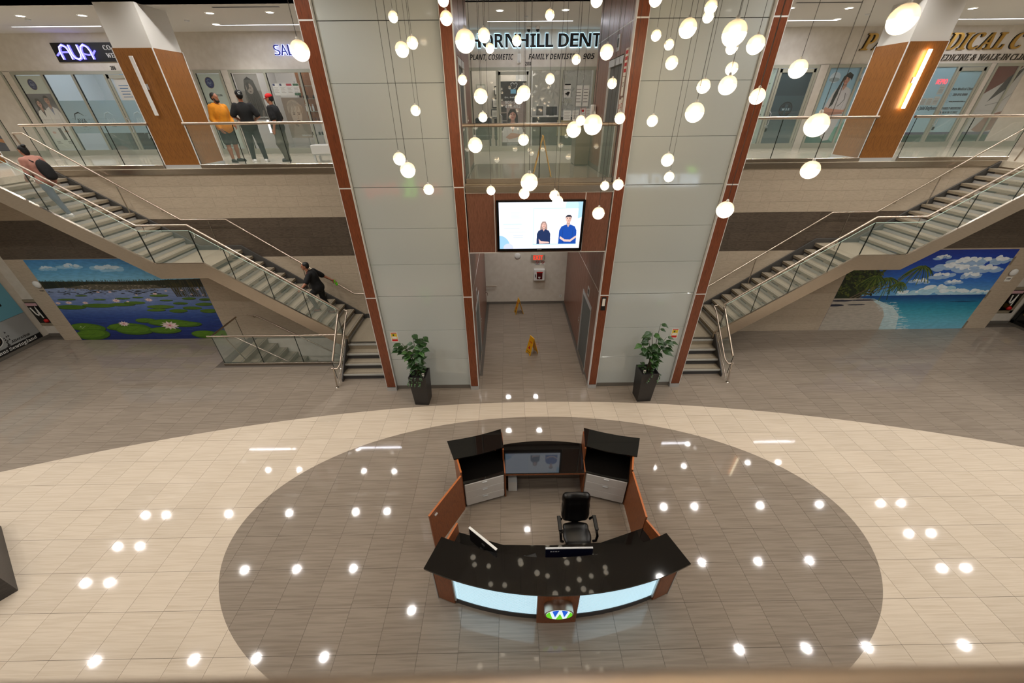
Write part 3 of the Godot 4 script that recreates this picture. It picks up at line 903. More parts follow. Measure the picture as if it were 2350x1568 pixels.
# ---------------------------------------------------------------- ceilings, their lamps, outer walls
func downlight(at: Vector3, e: float, r: float, grp: String, lab: String, warm := Color(1.0, 0.983, 0.96)) -> void:
	var t := thing("downlight", lab, "ceiling light", at, 0.0, grp)
	part("trim_ring", bb().lathe([Vector2(r, -0.004), Vector2(r + 0.018, -0.006), Vector2(r + 0.022, 0.0)], 20), "white", t)
	part("lens", bb().lathe([Vector2(0.0, -0.002), Vector2(r, -0.002), Vector2(r, 0.004)], 20), "downlight_face", t)
	spot(t, V(0, -0.02, 0), e, warm, 66.0, r)
func ceilings() -> void:
	var b := bb()
	b.span(V(-22, 8.9, WALL - 0.2), V(22, 9.1, SHOP - 4.5)); b.span(V(-1.6, 8.9, -8.5), V(1.6, 9.1, -11.5))
	struct("ceiling_gallery", b, "ceiling_white", "white ceiling above the upper gallery", "ceiling")
	struct("wall_bulkhead", bb().span(V(-22, 8.9, WALL - 0.2), V(22, 9.75, WALL - 0.35)), "ceiling_white")
	struct("ceiling", bb().span(V(-22, 9.7, 7), V(22, 9.9, -11.6)), "ceiling_white", "high white ceiling of the atrium", "ceiling")
	struct("wall_far_left", bb().span(V(-22, 0, 7), V(-22.2, 9.8, -19.9)), "plaster")
	struct("wall_far_right", bb().span(V(22, 0, 7), V(22.2, 9.8, -19.9)), "plaster")
	struct("wall_far_back", bb().span(V(-22, 0, -19.7), V(22, 9.8, -19.9)), "plaster")
	for s in [-1, 1]:
		for p in [[7.4, -5.2], [9.8, -5.2], [12.0, -5.2], [7.4, -8.2], [9.8, -8.2], [12.0, -8.2], [7.4, -2.2], [9.8, -2.2], [12.0, -2.2], [15.5, -2.2], [15.5, -5.2], [17.3, -7.8], [18.3, -7.8], [17.3, -9.3], [18.3, -9.3], [17.3, -10.8], [18.3, -10.8], [8.2, -10.8], [11.4, -10.8], [14.3, -10.8], [6.7, -10.8], [7.4, 1.0], [12.0, 1.0], [4.6, -6.6], [4.6, -2.2], [3.4, 1.0]]:
			downlight(V(s * p[0], 9.695, p[1]), K_ATRIUM, 0.09, "atrium ceiling lamps", "round lamp set into the high atrium ceiling")
		for p in [[13.16, -12.7], [11.57, -12.7], [8.2, -12.55], [9.0, -14.0], [6.65, -12.5], [16.3, -12.7], [4.9, -12.5], [19.0, -12.7]]:
			downlight(V(s * p[0], 8.897, p[1]), K_GALLERY, 0.085, "gallery ceiling lamps", "small round lamp in the white gallery ceiling")
		for q in [[12.43, 14.96], [6.66, 9.1]]:
			linear_lamp(V(s * (q[0] + q[1]) / 2, 8.897, -14.12), q[1] - q[0], "left" if s < 0 else "right")
	for x in [-0.8, 0.88]: downlight(V(x, 8.897, -12.5), K_GALLERY, 0.085, "lobby ceiling lamps", "small round lamp in the ceiling before the dental office")
	for z in [-9.3, -10.6]: downlight(V(0, 8.897, z), K_GALLERY * 0.8, 0.085, "lobby ceiling lamps over the elevators", "small round lamp in the ceiling between the upper elevators")
	linear_lamp(V(0.05, 8.897, -13.9), 2.45, "dental office")
	for d in [[-13.4, -13.1], [-9.4, -13.4], [9.3, -13.3], [-0.1, -13.2], [11.9, -13.6]]:
		var t := thing("smoke_detector", "small flat ceiling detector on the white gallery ceiling", "detector", V(d[0], 8.9, d[1]), 0.0, "ceiling detectors")
		part("base", bb().lathe([Vector2(0.0, -0.03), Vector2(0.045, -0.028), Vector2(0.06, -0.01), Vector2(0.06, 0.0)], 16), "aluminium", t)
	for x in [0.05, 0.33]:
		var t := thing("security_camera", "white dome camera under the ceiling above the dental sign", "camera", V(x, 8.9, -14.75), 0.0, "dome cameras above the dental sign")
		part("mount", bb().lathe([Vector2(0.075, 0.0), Vector2(0.075, -0.06), Vector2(0.06, -0.07)], 16), "white", t)
		part("dome", bb().lathe([Vector2(0.06, -0.065), Vector2(0.055, -0.1), Vector2(0.03, -0.13), Vector2(0.0, -0.138)], 16), "black_gloss", t)
	var vt := thing("air_vent", "thin dark slot diffuser in the gallery ceiling by the left tower", "vent", V(-6.9, 8.9, -11.9))
	part("slot", bb().span(V(-0.8, -0.006, -0.03), V(0.8, 0.0, 0.03)), "frame_dark", vt)
	var vr := thing("air_vent", "thin dark slot diffuser in the gallery ceiling by the right tower", "vent", V(7.2, 8.9, -11.9))
	part("slot", bb().span(V(-0.8, -0.006, -0.03), V(0.8, 0.0, 0.03)), "frame_dark", vr)
func linear_lamp(at: Vector3, l: float, wh: String) -> void:
	var t := thing("linear_light", ("long recessed strip lamp in the ceiling before the %s" % wh) if wh == "dental office" else "long recessed strip lamp in the gallery ceiling", "ceiling light", at, 0.0, "strip lamps of the gallery" if wh != "dental office" else "")
	part("frame", bb().span(V(-l / 2 - 0.01, -0.004, -0.05), V(l / 2 + 0.01, 0.002, -0.038)).span(V(-l / 2 - 0.01, -0.004, 0.038), V(l / 2 + 0.01, 0.002, 0.05)), "white", t)
	part("diffuser", bb().span(V(-l / 2, -0.003, -0.038), V(l / 2, 0.001, 0.038)), "linear_face", t)
	area(t, Transform3D(Basis(Vector3.RIGHT, -PI / 2), V(0, -0.012, 0)), l, 0.076, K_GALLERY * 1.2, Color(0.95, 0.96, 1.0))

# ---------------------------------------------------------------- what stands behind the camera: its own gallery, the shops under it
func behind_camera() -> void:
	struct("floor_near_gallery", bb().span(V(-22, 5.3, -0.06), V(22, LOBBY, 7)), "upper_floor", "floor of the gallery the view is taken from", "floor")
	struct("wall_near_shops", bb().span(V(-22, 0, 4.85), V(22, 5.3, 5.0)), "plaster", "wall of the ground floor shops opposite the stairs", "wall")
	struct("wall_near_upper", bb().span(V(-22, LOBBY, 6.8), V(22, 9.8, 7.0)), "plaster")
	for x in [-9.0, -3.0, 3.0, 9.0]:
		downlight(V(x, 5.298, 2.4), K_GALLERY * 0.9, 0.085, "lamps under the near gallery", "round lamp under the near gallery floor")
		downlight(V(x, 9.695, 3.6), K_ATRIUM * 0.6, 0.09, "lamps over the near gallery", "round lamp in the ceiling over the near gallery")
	# lit shop names that the glass panels of the towers mirror
	glow("sign_white", Color(0.85, 0.93, 1.0), 6.0); glow("sign_green", Color(0.45, 0.85, 0.2), 5.0); glow("sign_red", Color(0.9, 0.12, 0.1), 3.0); glow("sign_blue", Color(0.05, 0.25, 0.95), 3.0)
	var back := Basis(Vector3.UP, PI)
	var t := thing("lit_sign", "lit white clinic name with a green leaf on the wall opposite the stairs", "sign", V(9.75, 3.12, 4.84))
	letter_row(t, "WELLS CLINIC", Transform3D(back, V(0.0, 0, 0)), 4.1, 0.6, 0.03, "sign_white", true, false, 0.2)
	part("leaf", bb().prism(PackedVector2Array([Vector2(0, 0), Vector2(0.1, 0.12), Vector2(0.26, 0.17), Vector2(0.42, 0.12), Vector2(0.32, 0.0), Vector2(0.16, -0.04)]), 0, 0.03, Transform3D(back.scaled_local(Vector3.ONE * 1.4), V(-0.3, 0.72, 0))), "sign_green", t)
	var t2 := thing("lit_sign", "lit red shop name with a green ampersand on the wall opposite the stairs", "sign", V(-4.15, 2.85, 4.84))
	text(t2, "Art", Transform3D(back, V(0, 0, 0)), 1.2, 0.6, 0.03, "sign_red", true, true, 0.3)
	text(t2, "&", Transform3D(back, V(-1.45, -0.15, 0)), 0.75, 1.1, 0.03, "sign_green", true, true)
	text(t2, "living", Transform3D(back, V(-2.35, 0, 0)), 1.9, 0.6, 0.03, "sign_red", true, true, 0.3)
	# handrail right under the lens
	var r := thing("handrail", "out of focus steel handrail of the near gallery", "handrail", V(0, LOBBY, -0.058))
	part("rail", bb().tube([V(-8, 1.062, 0), V(8, 1.062, 0)], 0.025, 20), "steel_satin", r)
	part("shoe", bb().span(V(-8, 0, -0.02), V(8, 0.12, 0.05)), "steel", r)
	for i in 8:
		part("glass_panel", bb().span(V(-8 + i * 2.0 + 0.01, 0.1, -0.006), V(-6 + i * 2.0 - 0.01, 1.04, 0.006)), "glass", r)
# ---------------------------------------------------------------- the two stairs
func pane(parent: Node3D, poly: PackedVector2Array, z: float, called := "glass_panel", xf := Transform3D.IDENTITY) -> void:
	var g := part(called, bb().prism(poly, z - 0.006, z + 0.006, xf), "glass", parent)
	# the two upright edges of the pane, dark as polished glass edges are
	var n := poly.size()
	for i in n:
		var a := poly[i]
		var b := poly[(i + 1) % n]
		if absf(a.x - b.x) < 0.03 and absf(a.y - b.y) > 0.2:
			var lo := a if a.y < b.y else b
			var hi := b if a.y < b.y else a
			part("pane_edge", bb().prism(PackedVector2Array([lo + Vector2(-0.004, 0), lo + Vector2(0.004, 0), hi + Vector2(0.004, 0), hi + Vector2(-0.004, 0)]), z - 0.0065, z + 0.0065, xf), "glass_edge", g)
func tread_mesh(w: float, d: float, th: float) -> ArrayMesh:
	return bb().span(V(-w / 2, -th, 0), V(w / 2, 0, -d), 0.004).mesh()
func staircase(s: int) -> void:
	var side := "left" if s < 0 else "right"
	var t := thing("staircase", "stone and steel stair with glass sides rising along the %s" % ("wall with the lily pond mural" if s < 0 else "wall with the beach mural"), "staircase", V(s * 5.6, 0, -9.6))
	var O := V(s * 5.6, 0, -9.6)
	var L := func(x: float, y: float, z: float) -> Vector3: return V(s * x, y, z) - O
	var rise := 0.188
	# lower flight, towards the room
	for i in 4:
		var z := -8.77 - 0.26 * i
		var y := rise * (i + 1)
		var zb := z - 0.29 if i < 3 else -9.7
		part("tread", bb().span(L.call(4.18, y - 0.05, z - 0.008), L.call(5.585, y, zb), 0.004), "stone_tread", t)
		part("nosing", bb().span(L.call(4.18, y - 0.06, z), L.call(5.585, y - 0.001, z - 0.012), 0.003), "stone_nosing", t)
		for q in 2: part("grip_strip", bb().span(L.call(4.2, y, z - 0.035 - q * 0.03), L.call(5.56, y + 0.0015, z - 0.043 - q * 0.03)), "riser_grey", t)
		part("riser", bb().span(L.call(4.18, y - rise, z - 0.03), L.call(5.585, y - 0.05, z - 0.045)), "riser_grey", t)
	part("landing", bb().span(L.call(4.18, 0.56, -9.56), L.call(5.62, 4 * rise, -11.22), 0.004), "stone_tread", t)
	# plate at the side of the lower flight
	var sd := PackedVector2Array([Vector2(8.66, 0), Vector2(8.66, 0.10), Vector2(9.55, 0.92), Vector2(9.66, 0.92), Vector2(9.66, 0.4), Vector2(9.2, 0.0)])
	var zyx := Transform3D(Basis(Vector3(0, 0, -1), Vector3(0, 1, 0), Vector3(1, 0, 0)), V(s * 5.6, 0, 0) - O)
	part("side_plate", bb().prism(sd, -0.015 if s < 0 else -0.015, 0.015, zyx), "stringer_grey", t)
	# flights along the wall
	var th := 0.075
	var tm := bb().span(V(0, -th, 0), V(0.315, 0, -1.5), 0.005).mesh()
	for fl in 2:
		var x0: float = [5.6, 10.11][fl]
		var y0: float = [4 * rise, 17 * rise][fl]
		for i in [12, 11][fl]:
			var x: float = x0 + 0.268 * i
			var y: float = y0 + rise * (i + 1)
			part("tread", tm, "stone_tread", t, L.call(x if s > 0 else x + 0.315, y, -9.66))
			part("grip_strip", bb().span(L.call(x + 0.03, y, -9.7), L.call(x + 0.038, y + 0.0015, -11.14)).span(L.call(x + 0.06, y, -9.7), L.call(x + 0.068, y + 0.0015, -11.14)), "riser_grey", t)
			part("riser", bb().span(L.call(x + 0.02, y - rise, -9.66), L.call(x + 0.032, y - th - 0.045, -11.14)), "aluminium", t)
	part("landing", bb().span(L.call(8.82, 17 * rise - 0.1, -9.66), L.call(10.43, 17 * rise, -11.22), 0.004), "stone_tread", t)
	# outer stringer: folded steel plate
	var so := PackedVector2Array([Vector2(5.57, 0.98), Vector2(8.82, 3.35), Vector2(10.11, 3.35), Vector2(13.06, 5.5), Vector2(13.06, 5.0), Vector2(10.15, 2.93), Vector2(8.86, 2.93), Vector2(5.57, 0.52)])
	var fx := PackedVector2Array()
	for p in so: fx.append(Vector2(s * p.x - O.x, p.y))
	part("outer_stringer", bb().prism(fx, -0.03, 0.03), "steel", t)
	# wall stringer, dark
	var wi := PackedVector2Array()
	for p in [Vector2(5.55, 0.88), Vector2(8.82, 3.32), Vector2(10.05, 3.32), Vector2(13.06, 5.44), Vector2(13.06, 5.0), Vector2(10.1, 2.9), Vector2(8.9, 2.9), Vector2(5.55, 0.46)]: wi.append(Vector2(s * p.x - O.x, p.y))
	part("wall_stringer", bb().prism(wi, WALL + 0.012 + 9.6, WALL + 0.06 + 9.6), "stringer_grey", t)
	part("skirting", bb().span(L.call(4.18, 0.75, WALL + 0.01), L.call(5.55, 0.9, WALL + 0.03)), "stringer_grey", t)
	# two steel carriages below the treads
	for z in [-10.1, -10.7]:
		var ca := PackedVector2Array()
		for p in [Vector2(5.75, 0.72), Vector2(8.86, 3.0), Vector2(10.15, 3.0), Vector2(13.0, 5.1), Vector2(13.0, 4.85), Vector2(10.2, 2.8), Vector2(8.9, 2.8), Vector2(5.95, 0.62)]: ca.append(Vector2(s * p.x - O.x, p.y))
		part("carriage", bb().prism(ca, z + 9.6 - 0.04, z + 9.6 + 0.04), "stringer_grey", t)
	# glass side: panes stand on the stringer
	var top := func(x: float) -> float:
		if x < 8.82: return 0.98 + (x - 5.57) * 0.7292
		if x < 10.11: return 3.35
		return 3.35 + (x - 10.11) * 0.7288
	for q in [[5.66, 6.45], [6.46, 7.3], [7.31, 8.15], [8.16, 8.81], [8.83, 10.10], [10.12, 11.05], [11.06, 12.0], [12.01, 13.0]]:
		var poly := PackedVector2Array()
		for k in [[q[0], 0.02], [q[1], 0.02], [q[1], 0.86], [q[0], 0.86]]: poly.append(Vector2(s * k[0] - O.x, top.call(k[0]) + k[1]))
		pane(t, poly, 0.0)
		var edge := [V(poly[3].x, poly[3].y + 0.004, 0), V(poly[2].x, poly[2].y + 0.004, 0)]
		part("pane_top", bb().tube(edge, 0.009, 6), "glass_top", t)
		for u in [0.12, 0.88]:
			var x: float = lerpf(q[0], q[1], u)
			if u > 0.5: part("rail_bracket", bb().tube([V(s * x - O.x, top.call(x) + 0.74, 0.03), V(s * x - O.x, top.call(x) + 0.76, 0.0), V(s * x - O.x, top.call(x) + 0.98, -0.02)], 0.008, 6), "steel_bright", t)
	# outer handrail
	part("handrail", bb().tube([L.call(5.6, 1.90, -9.62), L.call(8.82, 4.345, -9.62), L.call(10.11, 4.345, -9.62), L.call(13.06, 6.5, -9.62), L.call(13.6, 6.53, -9.62)], 0.027, 12), "steel_satin", t)
	# lower flight: glass leaf, thick outer rail and the thinner inner one with its post
	var lz := func(z: float, y: float) -> Vector3: return L.call(5.66, y, z)
	var pg := PackedVector2Array([Vector2(8.55, 0.22), Vector2(9.56, 1.0), Vector2(9.56, 1.72), Vector2(8.55, 0.84)])
	pane(t, pg, 0.0, "glass_panel", Transform3D(Basis(Vector3(0, 0, -1), Vector3(0, 1, 0), Vector3(1, 0, 0)), V(s * 5.66, 0, 0) - O))
	part("handrail", bb().tube([lz.call(-8.57, 0.80), lz.call(-9.66, 1.80)], 0.029, 12), "steel_satin", t)
	part("inner_rail", bb().tube([L.call(5.72, 0.58, -8.52), L.call(5.56, 0.58, -8.52), L.call(5.5, 0.66, -8.62), L.call(5.5, 1.62, -9.72), L.call(5.5, 1.70, -9.9), L.call(5.62, 1.72, -9.94)], 0.019, 10), "steel_satin", t)
	part("post", bb().tube([L.call(5.66, 0.0, -8.40), L.call(5.66, 0.60, -8.50)], 0.02, 10), "steel_bright", t)
	part("post_foot", bb().lathe([Vector2(0.0, 0.014), Vector2(0.045, 0.012), Vector2(0.05, 0.0)], 16, Transform3D(Basis.IDENTITY, L.call(5.66, 0.0, -8.40))), "steel_bright", t)
	part("side_strip", bb().tube([L.call(5.62, 0.08, -8.46), L.call(5.62, 0.98, -9.55), L.call(5.62, 1.3, -9.62)], 0.014, 8), "steel_bright", t)
	# handrail on the wall side with brackets and short posts
	part("wall_handrail", bb().tube([L.call(5.3, 1.70, -11.1), L.call(5.72, 1.72, -11.1), L.call(8.88, 4.12, -11.1), L.call(10.17, 4.12, -11.1), L.call(13.16, 6.34, -11.1), L.call(13.42, 6.34, -11.1)], 0.02, 10), "steel_satin", t)
	for x in [6.3, 7.4, 8.5, 10.6, 11.7]:
		var y: float = 1.72 + (x - 5.72) * 0.76 if x < 9.0 else 4.12 + (x - 10.17) * 0.742
		part("bracket", bb().tube([L.call(x, y - 0.02, -11.1), L.call(x, y - 0.09, -11.12), L.call(x, y - 0.09, -11.22)], 0.008, 6), "steel_bright", t)
	for q in [[7.1, 1.86, 2.72], [9.4, 3.2, 4.08], [11.5, 4.33, 5.05]]:
		part("rail_post", bb().tube([L.call(q[0], q[1], -11.08), L.call(q[0], q[2] if q[0] > 9 else q[2], -11.1)], 0.014, 8), "steel_bright", t)
	part("rail_post", bb().tube([L.call(13.3, LOBBY, -11.1), L.call(13.42, 6.34, -11.1)], 0.018, 8), "steel_satin", t)

# ---------------------------------------------------------------- stair down to the basement, left of the tower
func stairwell() -> void:
	var t := thing("basement_stair", "stone steps going down beneath the left stair inside a glass rail", "staircase", V(-7.6, 0, -10.4))
	var O := V(-7.6, 0, -10.4)
	var w := bb()
	w.span(V(-9.6, -2.4, -9.62) - O, V(-5.7, -0.02, -9.66) - O); w.span(V(-9.6, -2.4, -11.2) - O, V(-5.7, -0.02, -11.24) - O); w.span(V(-5.75, -2.4, -9.62) - O, V(-5.7, -0.02, -11.24) - O); w.span(V(-9.6, -2.4, -9.62) - O, V(-9.55, -0.02, -11.24) - O)
	part("well_wall", w, "plaster", t)
	part("well_floor", bb().span(V(-9.6, -2.4, -9.62) - O, V(-5.7, -2.35, -11.24) - O), "grout", t)
	for i in 9:
		var x := -9.2 + 0.30 * i
		var y := -0.19 * i
		part("tread", bb().span(V(x - 0.36, y - 0.05, -9.67) - O, V(x, y - 0.001, -11.19) - O, 0.004), "stone_tread", t)
		part("riser", bb().span(V(x - 0.03, y - 0.2, -9.67) - O, V(x - 0.015, y - 0.05, -11.19) - O), "stone_tread", t)
		for q in 2: part("grip_strip", bb().span(V(x - 0.03 - q * 0.03, y - 0.001, -9.72) - O, V(x - 0.04 - q * 0.03, y + 0.0005, -11.15) - O), "riser_grey", t)
	var k := thing("glass_guard", "low glass guard with steel rail round the steps going down", "railing", V(-7.6, 0, -9.58))
	var P := V(-7.6, 0, -9.58)
	part("shoe", bb().span(V(-9.64, 0.0, -9.55) - P, V(-5.78, 0.09, -9.62) - P, 0.004), "steel", k)
	for q in [[-9.62, -8.4], [-8.39, -7.15], [-7.14, -5.85]]:
		var poly := PackedVector2Array()
		for c in [[q[0], 0.07], [q[1], 0.07], [q[1], 1.04], [q[0], 1.04]]: poly.append(Vector2(c[0] - P.x, c[1]))
		pane(k, poly, 0.0)
	pane(k, PackedVector2Array([Vector2(0, 0.07), Vector2(1.15, 0.07), Vector2(1.15, 1.04), Vector2(0, 1.04)]), 0.0, "glass_panel", Transform3D(Basis(Vector3(0, 0, -1), Vector3(0, 1, 0), Vector3(1, 0, 0)), V(-9.63, 0, -9.6) - P))
	part("handrail", bb().tube([V(-9.75, 1.065, -9.58) - P, V(-5.72, 1.065, -9.58) - P], 0.025, 12), "steel_satin", k)
	part("handrail", bb().tube([V(-9.63, 1.065, -9.58) - P, V(-9.63, 1.065, -10.8) - P], 0.025, 12), "steel_satin", k)
	part("post", bb().tube([V(-9.2, 0, -9.9) - P, V(-9.4, 1.05, -9.72) - P], 0.018, 8), "steel_bright", k)
	part("sloping_rail", bb().tube([V(-9.45, 0.95, -9.75) - P, V(-9.1, 0.95, -9.75) - P, V(-6.6, -0.8, -9.75) - P], 0.018, 8), "steel_satin", k)
	var h := thing("wall_handrail", "dark steel handrail on the beige wall above the steps going down", "handrail", V(-8, 0, -11.12))
	part("rail", bb().tube([V(-1.5, 0.97, 0), V(-1.23, 0.95, 0), V(1.6, -1.0, 0)], 0.02, 10), "steel_satin", h)
	for x in [-1.3, 0.2]: part("bracket", bb().tube([V(x, 0.93 - maxf(0, x + 1.23) * 0.69, 0), V(x, 0.86 - maxf(0, x + 1.23) * 0.69, -0.02), V(x, 0.86 - maxf(0, x + 1.23) * 0.69, -0.11)], 0.008, 6), "steel_bright", h)

# ---------------------------------------------------------------- gallery rails
func railings() -> void:
	for r in [[-13.3, -10.1, "between the left stair and the left column", -11.32], [-9.08, -4.17, "between the left column and the left tower", -11.32], [4.17, 9.12, "between the right tower and the right column", -11.32], [10.2, 13.3, "between the right column and the right stair", -11.32], [-1.53, 1.53, "across the upper elevator lobby", -8.42], [-21.5, -15.9, "beyond the top of the left stair", -11.32], [15.9, 21.5, "beyond the top of the right stair", -11.32]]:
		var z: float = r[3]
		var t := thing("glass_railing", "glass railing with round steel rail %s" % r[2], "railing", V((r[0] + r[1]) / 2, LOBBY, z))
		var l: float = r[1] - r[0]
		part("shoe", bb().span(V(-l / 2, 0, -0.03), V(l / 2, 0.1, 0.05), 0.006), "steel", t)
		var n := maxi(2, roundi(l / 1.25))
		for i in n:
			pane(t, PackedVector2Array([Vector2(-l / 2 + l * i / n + 0.004, 0.09), Vector2(-l / 2 + l * (i + 1) / n - 0.004, 0.09), Vector2(-l / 2 + l * (i + 1) / n - 0.004, 1.04), Vector2(-l / 2 + l * i / n + 0.004, 1.04)]), 0.0)
		part("handrail", bb().tube([V(-l / 2 - (0.0 if absf(r[0]) < 2 else 0.06), 1.065, 0.0), V(l / 2 + (0.0 if absf(r[0]) < 2 else 0.06), 1.065, 0.0)], 0.034, 14), "steel_satin", t)

# ---------------------------------------------------------------- wood clad columns with wall lamps
func columns() -> void:
	glow("sconce_lit", Color(1.0, 0.93, 0.78), 8.0)
	mat("sconce_off", Color(0.86, 0.85, 0.84), 0.4)
	for s in [-1, 1]:
		for q in [[9.1, 10.08], [15.5, 16.5]]:
			var outer: bool = q[0] > 12
			var t := thing("column", "square wood clad column %s the %s stair" % ["at the top of" if outer else "with a wall lamp above", "left" if s < 0 else "right"], "column", V(s * (q[0] + q[1]) / 2, LOBBY, -11.82))
			var w: float = (q[1] - q[0]) / 2
			var d := 0.5
			part("plinth", bb().span(V(-w, 0, -d), V(w, 0.09, d)), "aluminium", t)
			part("wood_cladding", bb().span(V(-w + 0.012, 0.09, -d + 0.012), V(w - 0.012, 2.63, d - 0.002)), "column_wood", t)
			for a in [-1, 1]:
				for b in [-1, 1]: part("corner_strip", bb().span(V(a * w, 0.09, b * d), V(a * (w - 0.02), 2.64, b * (d - 0.02))), "trim_white", t)
			part("upper_shaft", bb().span(V(-w + 0.02, 2.63, -d + 0.02), V(w - 0.02, 3.46, d - 0.03)), "ceiling_white", t)
			if outer: continue
			var lit: bool = s > 0
			var l := thing("wall_lamp", "upright strip wall lamp, %s" % ("lit warm on the right column" if lit else "unlit on the left column"), "wall lamp", V(s * 9.63, LOBBY + 1.86, -11.32))
			part("back_plate", bb().span(V(-0.04, -0.06, 0), V(0.04, 0.06, 0.02)), "aluminium", l)
			part("arm", bb().span(V(-0.02, -0.02, 0.02), V(0.02, 0.02, 0.07)), "aluminium", l)
			part("tube", bb().span(V(-0.045, -0.61, 0.07), V(0.045, 0.61, 0.10), 0.006), "sconce_lit" if lit else "sconce_off", l)
			if lit: area(l, Transform3D(Basis.IDENTITY, V(0, 0, 0.062)), 0.07, 1.2, 0.5, Color(1.0, 0.72, 0.36))
# ---------------------------------------------------------------- reception desk
func arc(r: float, a0: float, a1: float, n := 24, cz := -7.65) -> PackedVector2Array:
	var p := PackedVector2Array()
	for i in n + 1:
		var a := deg_to_rad(lerpf(a0, a1, float(i) / n))
		p.append(Vector2(r * sin(a), cz + r * cos(a)))
	return p
# ring sector seen from above between radii and angles (degrees), as plan polygon (x, -z)
func sector(r0: float, r1: float, a0: float, a1: float, n := 24) -> PackedVector2Array:
	var p := PackedVector2Array()
	for q in arc(r1, a0, a1, n): p.append(Vector2(q.x, -q.y))
	var i := arc(r0, a0, a1, n)
	i.reverse()
	for q in i: p.append(Vector2(q.x, -q.y))
	return p
func flatpoly(pts: Array) -> PackedVector2Array:
	var p := PackedVector2Array()
	for q in pts: p.append(Vector2(q[0], -q[1]))
	return p
# upright board between two floor points
func board(a: Vector2, b: Vector2, y0: float, y1: float, th := 0.03) -> B:
	var d := b - a
	return bb().box(V((a.x + b.x) / 2, (y0 + y1) / 2, (a.y + b.y) / 2), V(d.length(), y1 - y0, th), Basis(Vector3.UP, -d.angle()), 0.002)
func desk() -> void:
	# front counter
	var t := thing("front_counter", "curved reception counter with black granite top and lit white front", "counter")
	part("granite_top", bb().prism(sector(4.70, 5.21, -22.2, 22.2, 40), 1.065, 1.10, plan()), "granite", t)
	part("fascia", bb().prism(sector(5.02, 5.10, -21.6, 21.6, 40), 0.93, 1.062, plan()), "desk_wood", t)
	for s in [-1, 1]:
		part("pedestal", bb().prism(sector(4.86, 5.10, s * 18.3, s * 21.6, 6), 0.02, 0.93, plan()), "desk_wood", t)
		part("pedestal_foot", bb().prism(sector(4.9, 5.06, s * 18.4, s * 21.5, 6), 0.0, 0.02, plan()), "riser_grey", t)
		var e := deg_to_rad(s * 21.75)
		part("end_panel", board(Vector2(4.72 * sin(e), -7.65 + 4.72 * cos(e)), Vector2(5.11 * sin(e), -7.65 + 5.11 * cos(e)), 0.0, 1.062, 0.022), "aluminium", t)
		part("steel_return", bb().prism(sector(5.0, 5.09, s * 18.0, s * 18.3, 2), 0.10, 0.93, plan()), "aluminium", t)
		var lp := part("light_panel", bb().prism(sector(5.045, 5.06, s * 3.45, s * 18.0, 24), 0.13, 0.93, plan()), "counter_light", t)
		# raised pieces of the textured front: small staggered scales
		var sc := bb()
		for r in 20:
			for c in 62:
				var a := deg_to_rad(s * (3.7 + (c + (r % 2) * 0.5) * 0.225))
				var y := 0.15 + r * 0.0385
				var n := V(sin(a), 0, cos(a))
				var x := V(cos(a), 0, -sin(a))
				var o := V(0, y, -7.65) + n * 5.0605
				var q := [o - x * 0.0095, o + V(0, 0.036, 0), o + x * 0.0095, o - V(0, 0.0, 0) + n * 0.004 + V(0, 0.016, 0)]
				sc.flat(q[0], q[1], q[3], n); sc.flat(q[1], q[2], q[3], n); sc.flat(q[2], q[0], q[3], n)
		part("scales", sc, "counter_scale", lp).set_meta("kind", "stuff")
		part("base_strip", bb().prism(sector(4.98, 5.07, s * 3.4, s * 18.2, 20), 0.0, 0.13, plan()), "riser_grey", t)
		part("inner_board", bb().prism(sector(4.84, 4.87, s * 3.4, s * 21.4, 20), 0.02, 1.06, plan()), "desk_wood", t)
		var mid := deg_to_rad(s * 10.7)
		area(t, Transform3D(Basis(Vector3.UP, mid + PI), V(5.085 * sin(mid), 0.5, -7.65 + 5.085 * cos(mid))), 1.25, 0.7, 0.22, Color(0.8, 0.93, 1.0))
	part("logo_pier", bb().prism(sector(4.86, 5.125, -3.4, 3.4, 8), 0.0, 1.062, plan()), "desk_wood", t)
	# round badge
	var disc := Transform3D(Basis(Vector3.RIGHT, PI / 2), V(0.0, 0.62, -2.525))
	var bd := part("badge", bb().lathe([Vector2(0.0, 0.13), Vector2(0.205, 0.13), Vector2(0.21, 0.125), Vector2(0.21, 0.0)], 48, Transform3D(disc.basis.scaled_local(V(1.0, 1.0, 0.72)), disc.origin), false), "steel_satin", t, Vector3.ZERO, "round steel badge with a white W over blue and green")
	glow("badge_white", Color(0.85, 0.92, 0.95), 0.9); glow("badge_blue", Color(0.03, 0.33, 0.80), 0.9); glow("badge_green", Color(0.38, 0.78, 0.12), 0.9)
	var el := func(x: float, y: float) -> Vector2: return Vector2(x * 0.19, y * 0.137)
	var full := PackedVector2Array()
	for i in 40: full.append(el.call(cos(TAU * i / 40), sin(TAU * i / 40)))
	var zf := XF(V(0, 0.62, -2.394))
	part("badge_face", bb().prism(full, 0, 0.003, zf), "badge_white", bd)
	var tops := [[[-0.62, 1.2], [-0.02, 1.2], [-0.30, -0.52]], [[0.12, 1.2], [0.72, 1.2], [0.40, -0.52]]]
	for q in tops:
		for p in Geometry2D.intersect_polygons(full, PackedVector2Array(q.map(func(v): return el.call(v[0], v[1])))): part("badge_blue", bb().prism(p, 0.003, 0.005, zf), "badge_blue", bd)
	for q in [[[-1.2, 1.2], [-0.80, 1.0], [-0.42, -1.2], [-1.2, -1.2]], [[1.2, 1.2], [0.88, 1.0], [0.50, -1.2], [1.2, -1.2]], [[0.05, 0.28], [-0.28, -1.2], [0.36, -1.2]]]:
		for p in Geometry2D.intersect_polygons(full, PackedVector2Array(q.map(func(v): return el.call(v[0], v[1])))): part("badge_green", bb().prism(p, 0.003, 0.005, zf), "badge_green", bd)
